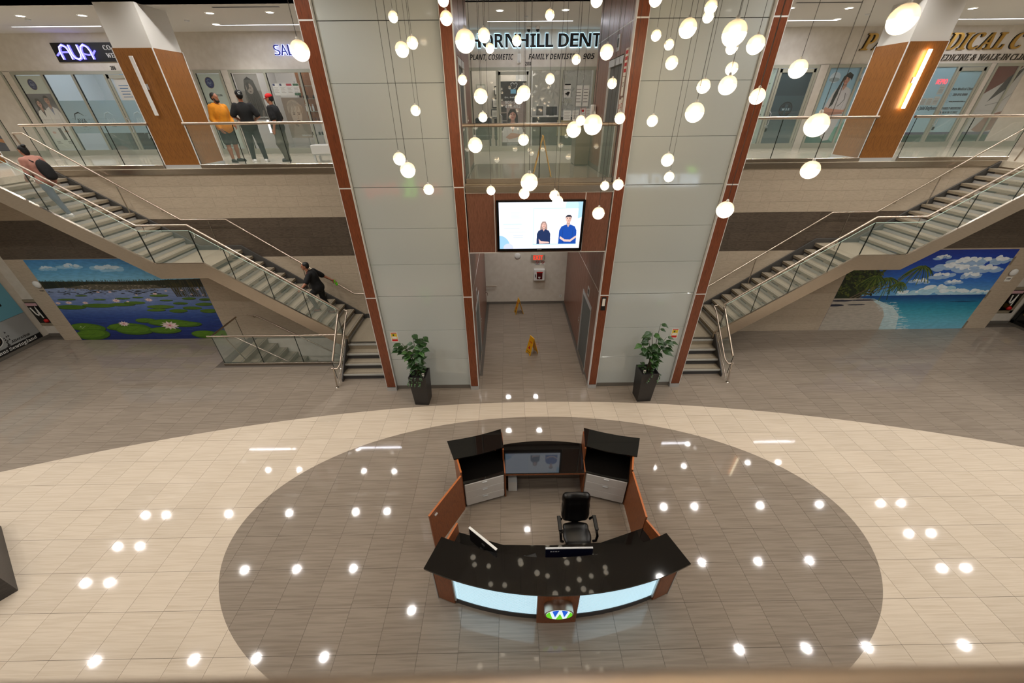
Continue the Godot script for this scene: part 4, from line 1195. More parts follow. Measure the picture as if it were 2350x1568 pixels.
	# lower work surface behind it
	var w := thing("work_desk", "black work desk tucked behind the tall curved counter", "desk")
	var inner := [[-1.57, -3.58], [-0.81, -3.35], [0.0, -3.33], [0.79, -3.36], [1.57, -3.60]]
	var ws := []
	for q in arc(4.83, -20.6, 20.6, 20): ws.append([q.x, q.y])
	for i in range(4, -1, -1): ws.append(inner[i])
	part("desk_top", bb().prism(flatpoly(ws), 0.70, 0.74, plan()), "granite", w)
	for x in [-1.2, 1.2]: part("leg_panel", board(Vector2(x, -3.42), Vector2(x, -2.98), 0.0, 0.70, 0.025), "desk_wood", w)
	for s in [-1, 1]: part("end_board", board(Vector2(s * 1.57, -3.58), Vector2(s * 1.70, -3.30), 0.0, 1.0, 0.03), "desk_wood", w); 
	for s in [-1, 1]: part("end_cap", bb().box(V(s * 1.635, 1.002, -3.44), V(0.31, 0.006, 0.032), Basis(Vector3.UP, -Vector2(s * 0.13, 0.28).angle())), "desk_edge", w)
	# rear corner units
	for s in [-1, 1]:
		var u := thing("drawer_unit", "white three drawer unit under a black hutch, %s of the rear desk" % ("left" if s < 0 else "right"), "cabinet")
		var P := func(x, z): return Vector2(s * x, z)
		var A: Vector2 = P.call(1.96, -5.28)
		var Bk: Vector2 = P.call(0.875, -5.59)
		var Cc: Vector2 = P.call(0.81, -5.10)
		var D: Vector2 = P.call(1.77, -4.82)
		var topp := []
		for i in 9: 
			var q: Vector2 = A.lerp(Bk, i / 8.0) + (A - Bk).orthogonal().normalized() * s * -0.035 * sin(PI * i / 8.0)
			topp.append([q.x, q.y])
		for i in 9:
			var q: Vector2 = Cc.lerp(D, i / 8.0) + (A - Bk).orthogonal().normalized() * s * -0.03 * sin(PI * i / 8.0)
			topp.append([q.x, q.y])
		part("hutch_top", bb().prism(flatpoly(topp), 1.07, 1.10, plan()), "granite", u)
		var F0: Vector2 = P.call(1.575, -4.52)   # outer front corner of the drawers
		var F1: Vector2 = P.call(0.80, -4.75)
		var B0: Vector2 = P.call(1.84, -5.24)
		var B1: Vector2 = P.call(0.86, -5.52)
		part("side_board", board(P.call(1.60, -4.53), B0, 0.0, 1.07, 0.03), "desk_wood", u)
		part("side_edge", bb().box(V(s * 1.72, 1.072, -4.885), V(0.755, 0.004, 0.032), Basis(Vector3.UP, -(B0 - Vector2(s * 1.60, -4.53)).angle())), "desk_edge", u)
		part("side_board", board(P.call(0.79, -4.76), B1, 0.0, 0.74, 0.03), "desk_wood", u)
		part("hutch_side", board(P.call(0.82, -5.06), B1, 0.74, 1.07, 0.03), "desk_wood", u)
		part("back_board", board(B0, B1, 0.02, 1.07, 0.025), "desk_wood", u)
		part("hutch_back", board(B0 + (F0 - B0) * 0.03, B1 + (F1 - B1) * 0.03, 0.75, 1.06, 0.012), "black_gloss", u)
		part("shelf_top", bb().prism(flatpoly([[F0.x, F0.y], [F1.x, F1.y], [B1.x, B1.y], [B0.x, B0.y]]), 0.715, 0.745, plan()), "granite", u)
		part("carcass", bb().prism(flatpoly([[F0.x, F0.y - 0.03], [F1.x, F1.y - 0.03], [B1.x, B1.y], [B0.x, B0.y]]), 0.06, 0.715, plan()), "white_lacquer", u)
		part("kick_plate", bb().prism(flatpoly([[F0.x, F0.y - 0.06], [F1.x, F1.y - 0.06], [B1.x, B1.y], [B0.x, B0.y]]), 0.0, 0.06, plan()), "baseboard", u)
		var dir := (F1 - F0).normalized()
		var nrm := V(-dir.y * (1 if s < 0 else -1), 0, dir.x * (1 if s < 0 else -1))
		if nrm.z < 0: nrm = -nrm
		for i in 3:
			var y0 := 0.075 + i * 0.213
			var dw := part("drawer", board(F0 + dir * 0.02, F1 - dir * 0.02, y0, y0 + 0.206, 0.02), "white_lacquer", u)
			var m := (F0 + F1) / 2
			if i > 0 or s < 0: part("handle", bb().box(V(m.x, y0 + 0.17, m.y) + nrm * 0.022, V(0.1, 0.018, 0.02), Basis(Vector3.UP, -dir.angle()), 0.003), "aluminium", dw)
	# middle table at the back
	var r := thing("rear_table", "low black glass topped table between the two drawer units", "table")
	var tp := []
	for i in 11:
		var x := lerpf(-0.84, 0.84, i / 10.0)
		tp.append([x, -5.48 - 0.09 * (1.0 - pow(x / 0.84, 2))])
	tp.append_array([[0.77, -4.75], [-0.77, -4.75]])
	part("table_top", bb().prism(flatpoly(tp), 0.715, 0.745, plan()), "granite", r)
	part("front_rail", board(Vector2(-0.78, -4.76), Vector2(0.78, -4.76), 0.68, 0.714, 0.025), "desk_wood", r)
	part("modesty_board", board(Vector2(-0.80, -5.40), Vector2(0.80, -5.40), 0.12, 0.714, 0.025), "desk_wood", r)
	var bxo := thing("file_box", "small white and blue box under the left end of the rear table", "box", V(-0.62, 0.0, -4.98))
	part("carton", bb().span(V(-0.11, 0, -0.09), V(0.07, 0.28, 0.09)), "white", bxo); part("blue_side", bb().span(V(0.07, 0, -0.09), V(0.074, 0.28, 0.09)), mat("box_blue", Color(0.08, 0.2, 0.55), 0.5), bxo)
	# swing gates
	var g1 := thing("desk_gate", "wood gate panel standing open at the left of the reception desk", "gate")
	part("gate_board", board(Vector2(-2.05, -3.68), Vector2(-1.60, -4.47), 0.05, 1.05, 0.03), "desk_wood", g1)
	part("gate_edge", bb().box(V(-1.825, 1.053, -4.075), V(0.91, 0.006, 0.032), Basis(Vector3.UP, -Vector2(0.45, -0.79).angle())), "desk_edge", g1)
	part("latch", bb().box(V(-1.965, 0.94, -3.79) , V(0.06, 0.015, 0.05), Basis(Vector3.UP, 1.05)), "aluminium", g1)
	var g2 := thing("desk_gate", "closed wood gate panel at the right of the reception desk", "gate")
	part("gate_board", board(Vector2(1.60, -4.50), Vector2(1.57, -3.60), 0.05, 1.05, 0.03), "desk_wood", g2)
	part("gate_edge", bb().box(V(1.585, 1.053, -4.05), V(0.9, 0.006, 0.032), Basis(Vector3.UP, -Vector2(-0.03, 0.9).angle())), "desk_edge", g2)
	office_chair()
	monitors()
func office_chair() -> void:
	var t := thing("office_chair", "black leather high back swivel chair behind the reception desk", "chair", V(0.47, 0, -3.74), 0.0)
	var bk := Sdf.new()
	var lean := Basis(Vector3.RIGHT, -0.16)
	bk.ell(lean * V(0, 0.86, -0.1), V(0.245, 0.20, 0.06), lean, 0.05).ell(lean * V(0, 0.68, -0.09), V(0.25, 0.20, 0.055), lean, 0.05).ell(lean * V(0, 1.03, -0.1), V(0.24, 0.14, 0.07), lean, 0.02)
	for x in [-0.17, 0.17]: bk.cap(lean * V(x, 0.6, -0.1), lean * V(x, 1.08, -0.1), 0.06, 0.07, 0.05)
	part("backrest", bk.mesh(0.018), "leather", t)
	var se := Sdf.new()
	se.ell(V(0, 0.47, 0.1), V(0.25, 0.065, 0.25), Basis.IDENTITY, 0.05).cap(V(-0.18, 0.47, 0.3), V(0.18, 0.47, 0.3), 0.055, 0.055, 0.06).cap(V(-0.18, 0.46, -0.08), V(0.18, 0.46, -0.08), 0.05, 0.05, 0.06)
	part("seat", se.mesh(0.02), "leather", t)
	for s in [-1, 1]:
		part("armrest", bb().tube([V(s * 0.26, 0.47, 0.2), V(s * 0.30, 0.52, 0.22), V(s * 0.31, 0.66, 0.22), V(s * 0.31, 0.70, 0.12), V(s * 0.31, 0.70, -0.1), V(s * 0.29, 0.62, -0.14), V(s * 0.25, 0.58, -0.14)], 0.022, 8), "black_gloss", t)
		part("arm_pad", bb().box(V(s * 0.31, 0.72, 0.02), V(0.065, 0.03, 0.28), Basis.IDENTITY, 0.01), "leather", t)
	part("gas_column", bb().lathe([Vector2(0.03, 0.42), Vector2(0.03, 0.25), Vector2(0.045, 0.25), Vector2(0.045, 0.09)], 14), "black_gloss", t)
	for i in 5:
		var a := TAU * i / 5 + 0.3
		var d := V(cos(a), 0, sin(a))
		part("foot", bb().tube([d * 0.03 + V(0, 0.12, 0), d * 0.3 + V(0, 0.075, 0)], [0.025, 0.018], 8), "black_gloss", t)
		part("castor", bb().lathe([Vector2(0.0, -0.02), Vector2(0.028, -0.02), Vector2(0.028, 0.02), Vector2(0, 0.02)], 12, Transform3D(Basis(d, PI / 2), d * 0.3 + V(0, 0.028, 0))), "black", t)
func monitors() -> void:
	var t := thing("computer_monitor", "black monitor with a white rim turned sideways on the left of the desk", "monitor", V(-1.12, 0.74, -3.20), -0.68)
	part("housing", bb().box(V(0, 0.29, 0), V(0.56, 0.35, 0.03), Basis(Vector3.RIGHT, 0.0), 0.006), "black", t)
	part("rim", bb().span(V(-0.285, 0.46, -0.02), V(0.285, 0.472, 0.016)), "white", t)
	part("display", bb().span(V(-0.265, 0.13, -0.016), V(0.265, 0.45, -0.0155)), "black_gloss", t)
	part("neck", bb().box(V(0, 0.12, 0.05), V(0.07, 0.22, 0.03), Basis(Vector3.RIGHT, -0.15), 0.006), "black", t)
	part("stand", bb().lathe([Vector2(0.0, 0.012), Vector2(0.11, 0.01), Vector2(0.12, 0.0)], 24), "black", t)
	var lg := part("logo", bb().add(ring_mesh(0.026, 0.031), XF(V(0.02, 0.33, 0.0155))), "aluminium", t)
	text(lg, "DELL", XF(V(-0.0, 0.322, 0.0155)), 0.042, 0.014, 0.001, "aluminium")
	var m := thing("computer_monitor", "thin dark blue backed monitor standing behind the middle of the counter", "monitor", V(0.2, 0.74, -3.02), 0.0)
	part("housing", bb().box(V(0, 0.24, 0), V(0.72, 0.34, 0.025), Basis(Vector3.RIGHT, -0.22), 0.006), mat("navy_plastic", Color(0.03, 0.055, 0.13), 0.25), m)
	part("top_edge", bb().box(V(0, 0.409, -0.04), V(0.72, 0.008, 0.03), Basis(Vector3.RIGHT, -0.22)), "aluminium", m)
	part("neck", bb().box(V(0, 0.08, 0.0), V(0.05, 0.16, 0.03), Basis.IDENTITY, 0.005), "black", m)
	part("stand", bb().span(V(-0.12, 0, -0.09), V(0.12, 0.012, 0.08)), "black", m)
	text(m, "acer", Transform3D(Basis(Vector3.RIGHT, -0.22), V(-0.29, 0.36, -0.01)), 0.14, 0.022, 0.001, "aluminium")
	# telephone, tripod and webcam on the work desk
	var p := thing("desk_telephone", "black desk telephone with handset beside the middle monitor", "telephone", V(-0.36, 0.74, -3.06), 0.3)
	part("body", bb().box(V(0, 0.035, 0), V(0.2, 0.035, 0.2), Basis(Vector3.RIGHT, 0.35), 0.01), "black", p)
	part("handset", bb().tube([V(-0.09, 0.09, -0.08), V(-0.085, 0.115, -0.02), V(-0.085, 0.105, 0.05), V(-0.09, 0.07, 0.1)], [0.028, 0.017, 0.017, 0.028], 10), "black_soft", p)
	var d := thing("mini_tripod", "small black desktop tripod with a phone clamp on the work desk", "tripod", V(-0.76, 0.74, -3.06))
	for i in 3:
		var a := TAU * i / 3 + 0.5
		part("leg", bb().tube([V(0, 0.1, 0), V(cos(a) * 0.1, 0.0, sin(a) * 0.1)], [0.009, 0.006], 6), "black", d)
	part("stem", bb().tube([V(0, 0.09, 0), V(0, 0.24, 0)], 0.008, 6), "black", d)
	part("head", bb().box(V(0, 0.12, 0), V(0.07, 0.03, 0.03), Basis.IDENTITY, 0.006), "black", d)
	var c := thing("computer_mouse", "black mouse lying on the work desk by the tripod", "mouse", V(-0.58, 0.74, -3.05), 0.3)
	var ms := Sdf.new()
	ms.ell(V(0, 0.012, 0), V(0.032, 0.022, 0.055), Basis.IDENTITY, 0.01)
	part("shell", ms.mesh(0.008), "black_gloss", c)
func ring_mesh(r0: float, r1: float) -> B:
	var o := bb()
	for i in 24:
		var a := TAU * i / 24
		var b := TAU * (i + 1) / 24
		o.quad(V(r0 * cos(a), r0 * sin(a), 0.001), V(r1 * cos(a), r1 * sin(a), 0.001), V(r1 * cos(b), r1 * sin(b), 0.001), V(r0 * cos(b), r0 * sin(b), 0.001), Vector3.BACK)
	return o
# ---------------------------------------------------------------- upper shop fronts
# frame with mullions at the given x, panes between them; glass from y0 to y1
func shopfront(label: String, xs: Array, doors := [], y0 := 5.62, y1 := 7.84) -> Node3D:
	var t := thing("shop_front", label, "shop front", V(xs[0], LOBBY, SHOP))
	var o := V(xs[0], LOBBY, SHOP)
	var x0: float = xs[0]
	var x1: float = xs[-1]
	part("head_rail", bb().span(V(x0 - 0.03, y1, SHOP - 0.06) - o, V(x1 + 0.03, 7.93, SHOP + 0.02) - o), "frame_alu", t)
	part("sill_rail", bb().span(V(x0 - 0.03, LOBBY, SHOP - 0.06) - o, V(x1 + 0.03, y0, SHOP + 0.02) - o), "frame_alu", t)
	for i in xs.size():
		var x: float = xs[i]
		part("mullion", bb().span(V(x - 0.035, y0, SHOP - 0.05) - o, V(x + 0.035, y1, SHOP + 0.02) - o), "frame_alu", t)
		part("gasket", bb().span(V(x + 0.035, y0, SHOP - 0.03) - o, V(x + 0.05, y1, SHOP + 0.005) - o), "frame_dark", t)
		if i == xs.size() - 1: continue
		if i in doors:
			var d := part("door_leaf", bb().span(V(x + 0.05, LOBBY + 0.02, SHOP - 0.02) - o, V(x + 0.12, y1 - 0.02, SHOP + 0.015) - o).span(V(xs[i + 1] - 0.12, LOBBY + 0.02, SHOP - 0.02) - o, V(xs[i + 1] - 0.05, y1 - 0.02, SHOP + 0.015) - o).span(V(x + 0.05, y1 - 0.12, SHOP - 0.02) - o, V(xs[i + 1] - 0.05, y1 - 0.02, SHOP + 0.015) - o), "frame_alu", t)
			part("handle", bb().tube([V(x + 0.09, 6.6, SHOP + 0.01) - o, V(x + 0.09, 6.6, SHOP + 0.07) - o, V(x + 0.14, 6.55, SHOP + 0.07) - o, V(x + 0.14, 6.22, SHOP + 0.07) - o, V(x + 0.09, 6.17, SHOP + 0.07) - o, V(x + 0.09, 6.17, SHOP + 0.01) - o], 0.012, 6), "aluminium", d)
		part("pane", bb().span(V(x + 0.035, y0, SHOP - 0.012) - o, V(xs[i + 1] - 0.035, y1, SHOP - 0.004) - o), "shop_glass", t)
	return t
# printed film or poster behind the glass
func poster(called: String, label: String, cat: String, x0: float, x1: float, y0: float, y1: float, key: String, z := SHOP - 0.04) -> Node3D:
	var o := part(called, sheet(x1 - x0, y1 - y0, 0.003), key, self, V((x0 + x1) / 2, (y0 + y1) / 2, z))
	return tag(o, label, cat)
func T3(x: float, y: float, z := SHOP + 0.005) -> Transform3D: return XF(V(x, y, z))

func shops() -> void:
	# wall above the fronts and the piers between them
	var w := bb()
	w.span(V(-22, 7.93, SHOP), V(22, 8.9, SHOP - 0.15))
	for q in [[-11.4, -11.0], [-13.0, -12.6], [-10.07, -9.84], [-7.2, -1.93], [2.33, 7.9], [9.83, 10.1], [12.3, 12.6], [15.56, 15.72], [16.85, 22.0], [-18.6, -16.98]]:
		w.span(V(q[0], LOBBY, SHOP), V(q[1], 7.94, SHOP - 0.15))
	struct("wall_shops", w, "plaster", "cream wall above the upper shop fronts", "wall")
	# rooms behind: back wall and dividers, each with its own ceiling lamps
	var rooms := bb()
	rooms.span(V(-22, LOBBY, -18.4), V(22, 8.9, -18.5))
	for x in [-17.2, -12.8, -10.0, -6.9, -2.1, 2.5, 7.7, 9.95, 17.2]: rooms.span(V(x - 0.05, LOBBY, SHOP - 0.1), V(x + 0.05, 8.9, -18.4))
	struct("wall_shop_rooms", rooms, "white", "white walls of the rooms behind the upper shop fronts", "wall")
	for x in [[-15.0, 2.2, Color(0.80, 0.93, 1.0), 3.2], [-11.4, 1.0, Color(0.9, 0.95, 1.0), 2.0], [-8.5, 1.6, Color(1.0, 0.95, 0.88), 2.6], [0.2, 2.6, Color(1.0, 0.97, 0.88), 4.5], [8.8, 1.2, Color(0.9, 0.95, 1.0), 1.2], [13.0, 3.0, Color(0.85, 0.95, 1.0), 2.2]]:
		var t := thing("room_light", "flat ceiling panel lamp inside an upper shop", "ceiling light", V(x[0], 8.895, -16.8), 0.0, "panel lamps of the upper shops")
		part("panel", bb().span(V(-x[1] / 2, -0.004, -0.3), V(x[1] / 2, 0, 0.3)), "linear_face", t)
		area(t, Transform3D(Basis(Vector3.RIGHT, -PI / 2), V(0, -0.02, 0)), x[1], 0.6, x[3], x[2])
	ava(); salon(); dentist(); medical(); bank()

func ava_logo(im: Image, x: float, y: float, r: float) -> void:
	oval(im, x, y, r, r, Color(0.62, 0.48, 0.25)); oval(im, x, y, r * 0.94, r * 0.94, Color(0.06, 0.16, 0.42))
	var c := Color(0.75, 0.78, 0.85)
	for s in [-0.36, 0.36]:
		stroke(im, [Vector2(x + (s - 0.14) * r, y + 0.28 * r), Vector2(x + (s - 0.14) * r, y - 0.08 * r), Vector2(x + s * r, y - 0.2 * r), Vector2(x + (s + 0.14) * r, y - 0.08 * r), Vector2(x + (s + 0.14) * r, y + 0.28 * r)], r * 0.05, c)
	stroke(im, [Vector2(x - 0.13 * r, y - 0.16 * r), Vector2(x - 0.1 * r, y + 0.2 * r), Vector2(x, y + 0.28 * r), Vector2(x + 0.1 * r, y + 0.2 * r), Vector2(x + 0.13 * r, y - 0.16 * r)], r * 0.05, c)
	stroke(im, [Vector2(x - 0.5 * r, y - 0.3 * r), Vector2(x - 0.1 * r, y - 0.62 * r), Vector2(x + 0.4 * r, y - 0.4 * r)], r * 0.05, c)
	stroke(im, [Vector2(x - 0.18 * r, y + 0.45 * r), Vector2(x + 0.22 * r, y + 0.45 * r)], r * 0.06, c)
func ava() -> void:
	var t := shopfront("aluminium shop front of the beauty clinic with frosted panes, left of the left column", [-16.91, -15.97, -14.98, -13.92, -12.95], [3])
	# name board
	var n := thing("name_board", "black name board with glowing violet letters above the beauty clinic", "sign", V(-15.13, 8.165, SHOP))
	part("board", bb().span(V(0, 0, 0.01), V(2.6, 0.49, 0.05), 0.004), "black", n)
	glow("neon_violet", Color(0.42, 0.40, 1.0), 2.4); glow("neon_core", Color(0.85, 0.86, 1.0), 2.6)
	var P := func(x, y, z := 0.075): return V(0.16 + x * 1.02, 0.06 + y * 0.37, z)
	var lets := [[[0.08, 0.0], [0.08, 0.55], [0.12, 0.85], [0.22, 1.0], [0.32, 0.85], [0.36, 0.55], [0.36, 0.0]], [[0.42, 1.0], [0.42, 0.35], [0.46, 0.1], [0.55, 0.0], [0.64, 0.1], [0.68, 0.35], [0.68, 1.0]], [[0.74, 0.0], [0.74, 0.55], [0.78, 0.85], [0.88, 1.0], [0.98, 0.85], [1.02, 0.55], [1.02, 0.0]]]
	for l in lets:
		var m := part("letter", bb().tube(l.map(func(q): return P.call(q[0], q[1])), 0.032, 8), "neon_violet", n)
		part("core", bb().tube(l.map(func(q): return P.call(q[0], q[1], 0.10)), 0.013, 6), "neon_core", m)
	part("swash", bb().tube([P.call(-0.08, 0.28), P.call(0.05, 0.5), P.call(0.3, 0.52), P.call(0.36, 0.45)], 0.022, 8), "neon_violet", n)
	part("swash", bb().tube([P.call(0.74, 0.42), P.call(0.9, 0.3), P.call(1.05, 0.35), P.call(1.16, 0.6)], 0.022, 8), "neon_violet", n)
	area(n, Transform3D(Basis(Vector3.UP, PI), V(0.75, 0.25, 0.14)), 1.0, 0.35, 0.06, Color(0.5, 0.45, 1.0))
	for q in [["CO", 0.30], ["WE", 0.10]]: text(n, q[0], XF(V(1.62, q[1], 0.05)), 0.24, 0.12, 0.008, "white", true, true)
	var nm := thing("unit_number", "black unit number 286 on the wall above the clinic door", "number", V(-13.62, 7.955, SHOP))
	text(nm, "286", XF(V(0, 0, 0)), 0.17, 0.105, 0.006, "ink", true)
	# poster of two doctors
	var im := img(256, 560, Color(0.80, 0.84, 0.80))
	ava_logo(im, 118, 62, 40)
	for y in range(128, 330): im.fill_rect(Rect2i(0, y, 256, 1), Color(0.33, 0.33, 0.35).lerp(Color(0.46, 0.46, 0.48), 0.5 + 0.5 * sin(y * 0.06)))
	rect(im, 0, 328, 256, 232, Color(0.80, 0.84, 0.80))
	bust(im, 172, 140, 250, Color(0.72, 0.55, 0.47), Color(0.15, 0.14, 0.14), Color(0.88, 0.88, 0.87), false, Color(0.45, 0.5, 0.62))
	bust(im, 74, 166, 230, Color(0.80, 0.62, 0.55), Color(0.1, 0.08, 0.08), Color(0.90, 0.90, 0.88), true, Color(0.05, 0.05, 0.06))
	poly(im, [Vector2(20, 385), Vector2(232, 385), Vector2(222, 470), Vector2(34, 470)], Color(0.86, 0.87, 0.85)); poly(im, [Vector2(118, 385), Vector2(150, 385), Vector2(160, 480), Vector2(120, 480)], Color(0.12, 0.11, 0.12)); oval(im, 60, 420, 20, 9, Color(0.8, 0.65, 0.58)); oval(im, 196, 412, 20, 9, Color(0.72, 0.55, 0.47))
	lines(im, 30, 490, 70, 24, 3, Color(0.1, 0.1, 0.1)); lines(im, 150, 490, 80, 24, 3, Color(0.1, 0.1, 0.1))
	print_mat("ava_poster", im, 0.4)
	poster("window_poster", "window poster of two doctors in white coats under a round blue emblem", "poster", -16.86, -16.02, 5.64, 7.82, "ava_poster", SHOP - 0.02)
	# frosted bands with faint emblems
	var fr := mat("frosted", Color(0.66, 0.78, 0.82), 0.5)
	fr.backlight_enabled = true; fr.backlight = Color(0.5, 0.55, 0.58)
	mat("frost_ink", Color(0.12, 0.14, 0.16), 0.6); mat("frost_white", Color(0.78, 0.86, 0.88), 0.5)
	var k := 0
	for q in [[-15.92, -15.03], [-14.93, -13.97], [-13.80, -13.07]]:
		var f := thing("frosted_film", "frosted film band on the clinic glass, %s" % ["dark speckled emblem", "half faded emblem", "white emblem on the door"][k], "window film", V((q[0] + q[1]) / 2, 6.6, SHOP - 0.016))
		part("film", bb().span(V((q[0] - q[1]) / 2, -0.45, 0), V((q[1] - q[0]) / 2, 0.52, 0.003)), "frosted", f)
		var ink: String = ["frost_ink", "frost_white", "frost_white"][k]
		part("emblem_arc", bb().tube([V(-0.22, -0.05, 0.004), V(-0.12, 0.14, 0.004), V(0.02, 0.18, 0.004), V(0.16, 0.08, 0.004)], [0.004, 0.012, 0.014, 0.004], 6), ink, f)
		text(f, "AVA", XF(V(-0.16, -0.16, 0.003)), 0.32, 0.16, 0.003, ink, false)
		text(f, "CLINIC", XF(V(-0.07, -0.26, 0.003)), 0.16, 0.035, 0.003, "frost_ink" if k < 2 else ink, false)
		for i in 22:
			var a := PI * 0.9 + i * 0.205
			part("dot", bb().box(V(0.28 * cos(a), -0.08 + 0.26 * sin(a), 0.004), V(0.018, 0.01, 0.002)), ink, f) if i % 2 == 0 else null
		k += 1
	# interior: reception counter, picture, waiting chair
	var c := thing("clinic_counter", "dark reception counter with a white emblem inside the beauty clinic", "counter", V(-14.2, LOBBY, -16.3))
	part("front", bb().span(V(-0.75, 0, 0), V(0.95, 0.95, 0.05)), mat("counter_dark", Color(0.12, 0.11, 0.11), 0.3), c)
	part("top", bb().span(V(-0.8, 0.95, -0.6), V(1.0, 1.0, 0.06)), "frame_dark", c)
	text(c, "AVA", XF(V(-0.12, 0.45, 0.052)), 0.34, 0.18, 0.004, "white", false)
	part("emblem_arc", bb().tube([V(-0.2, 0.62, 0.055), V(-0.05, 0.78, 0.055), V(0.2, 0.72, 0.055), V(0.3, 0.6, 0.055)], [0.004, 0.016, 0.014, 0.004], 6), "white", c)
	var c2 := thing("clinic_cabinet", "low grey green cabinet with a black edge inside the beauty clinic", "cabinet", V(-15.5, LOBBY, -16.2))
	part("body", bb().span(V(-0.45, 0, -0.5), V(0.45, 1.02, 0)), mat("cabinet_green", Color(0.42, 0.45, 0.41), 0.4), c2)
	part("edge", bb().span(V(-0.5, 1.02, -0.5), V(0.5, 1.05, 0.02)), "frame_dark", c2)
	var pi := img(128, 128, Color(0.62, 0.80, 0.90))
	rect(pi, 14, 0, 38, 70, Color(0.42, 0.68, 0.84))
	for i in 9: stroke(pi, [Vector2(60, 126), Vector2(30 + i * 8, 78 + (i % 3) * 8)], 6.0, Color(0.16, 0.42, 0.66))
	print_mat("clinic_picture", pi, 0.5)
	poster("wall_picture", "pale blue wall picture with blue leaves inside the beauty clinic", "picture", -16.05, -14.9, 6.9, 8.3, "clinic_picture", -18.3)
	var dr := thing("clinic_inner_door", "grey inner door standing in the white room of the beauty clinic", "door", V(-14.6, LOBBY, -17.9))
	part("leaf", bb().span(V(-0.4, 0, -0.02), V(0.4, 2.2, 0.02)), "aluminium", dr); part("jamb", bb().span(V(0.4, 0, -0.04), V(0.46, 2.25, 0.04)).span(V(-0.46, 0, -0.04), V(-0.4, 2.25, 0.04)).span(V(-0.46, 2.2, -0.04), V(0.46, 2.26, 0.04)), "frame_dark", dr)
	var nt := thing("window_notice", "white printed notice with blue lines on the clinic door", "notice", V(-13.42, 7.32, SHOP - 0.016))
	part("sheet", bb().span(V(-0.3, -0.24, 0), V(0.3, 0.46, 0.002)), "paper", nt)
	for i in 5: part("line", bb().span(V(-0.22, 0.2 - i * 0.08, 0.002), V(0.2 - (i % 2) * 0.15, 0.22 - i * 0.08, 0.003)), mat("ink_blue", Color(0.2, 0.45, 0.65), 0.6), nt)
	# second panel: services
	shopfront("aluminium framed service panel of the beauty clinic, right of the left column", [-10.96, -10.12], [])
	var s2 := img(200, 520, Color(0.78, 0.83, 0.79))
	ava_logo(s2, 88, 56, 38)
	print_mat("ava_services", s2, 0.4)
	var sp := poster("service_panel", "pale green panel listing services under a round blue emblem", "poster", -10.92, -10.16, 5.64, 7.82, "ava_services", SHOP - 0.02)
	text(sp, "OUR SERVICES:", XF(V(-0.2, 0.48, 0.004)), 0.44, 0.052, 0.002, "ink", true, true)
	var ls := ["Filler", "Botox", "Weight loss", "RF Fractional", "PRP/Meso", "Double", "Acne", "Hair", "Laser", "Skin", "Hand", "Free C"]
	for i in ls.size(): text(sp, ls[i], XF(V(-0.34, 0.27 - i * 0.092, 0.004)), 0.0, 0.048, 0.002, "ink", true, true)
	for i in 3: text(sp, ["All treatments", "supervised by", "physician."][i], XF(V(-0.30, -0.90 - i * 0.07, 0.004)), 0.0, 0.042, 0.002, "ink", true, true)

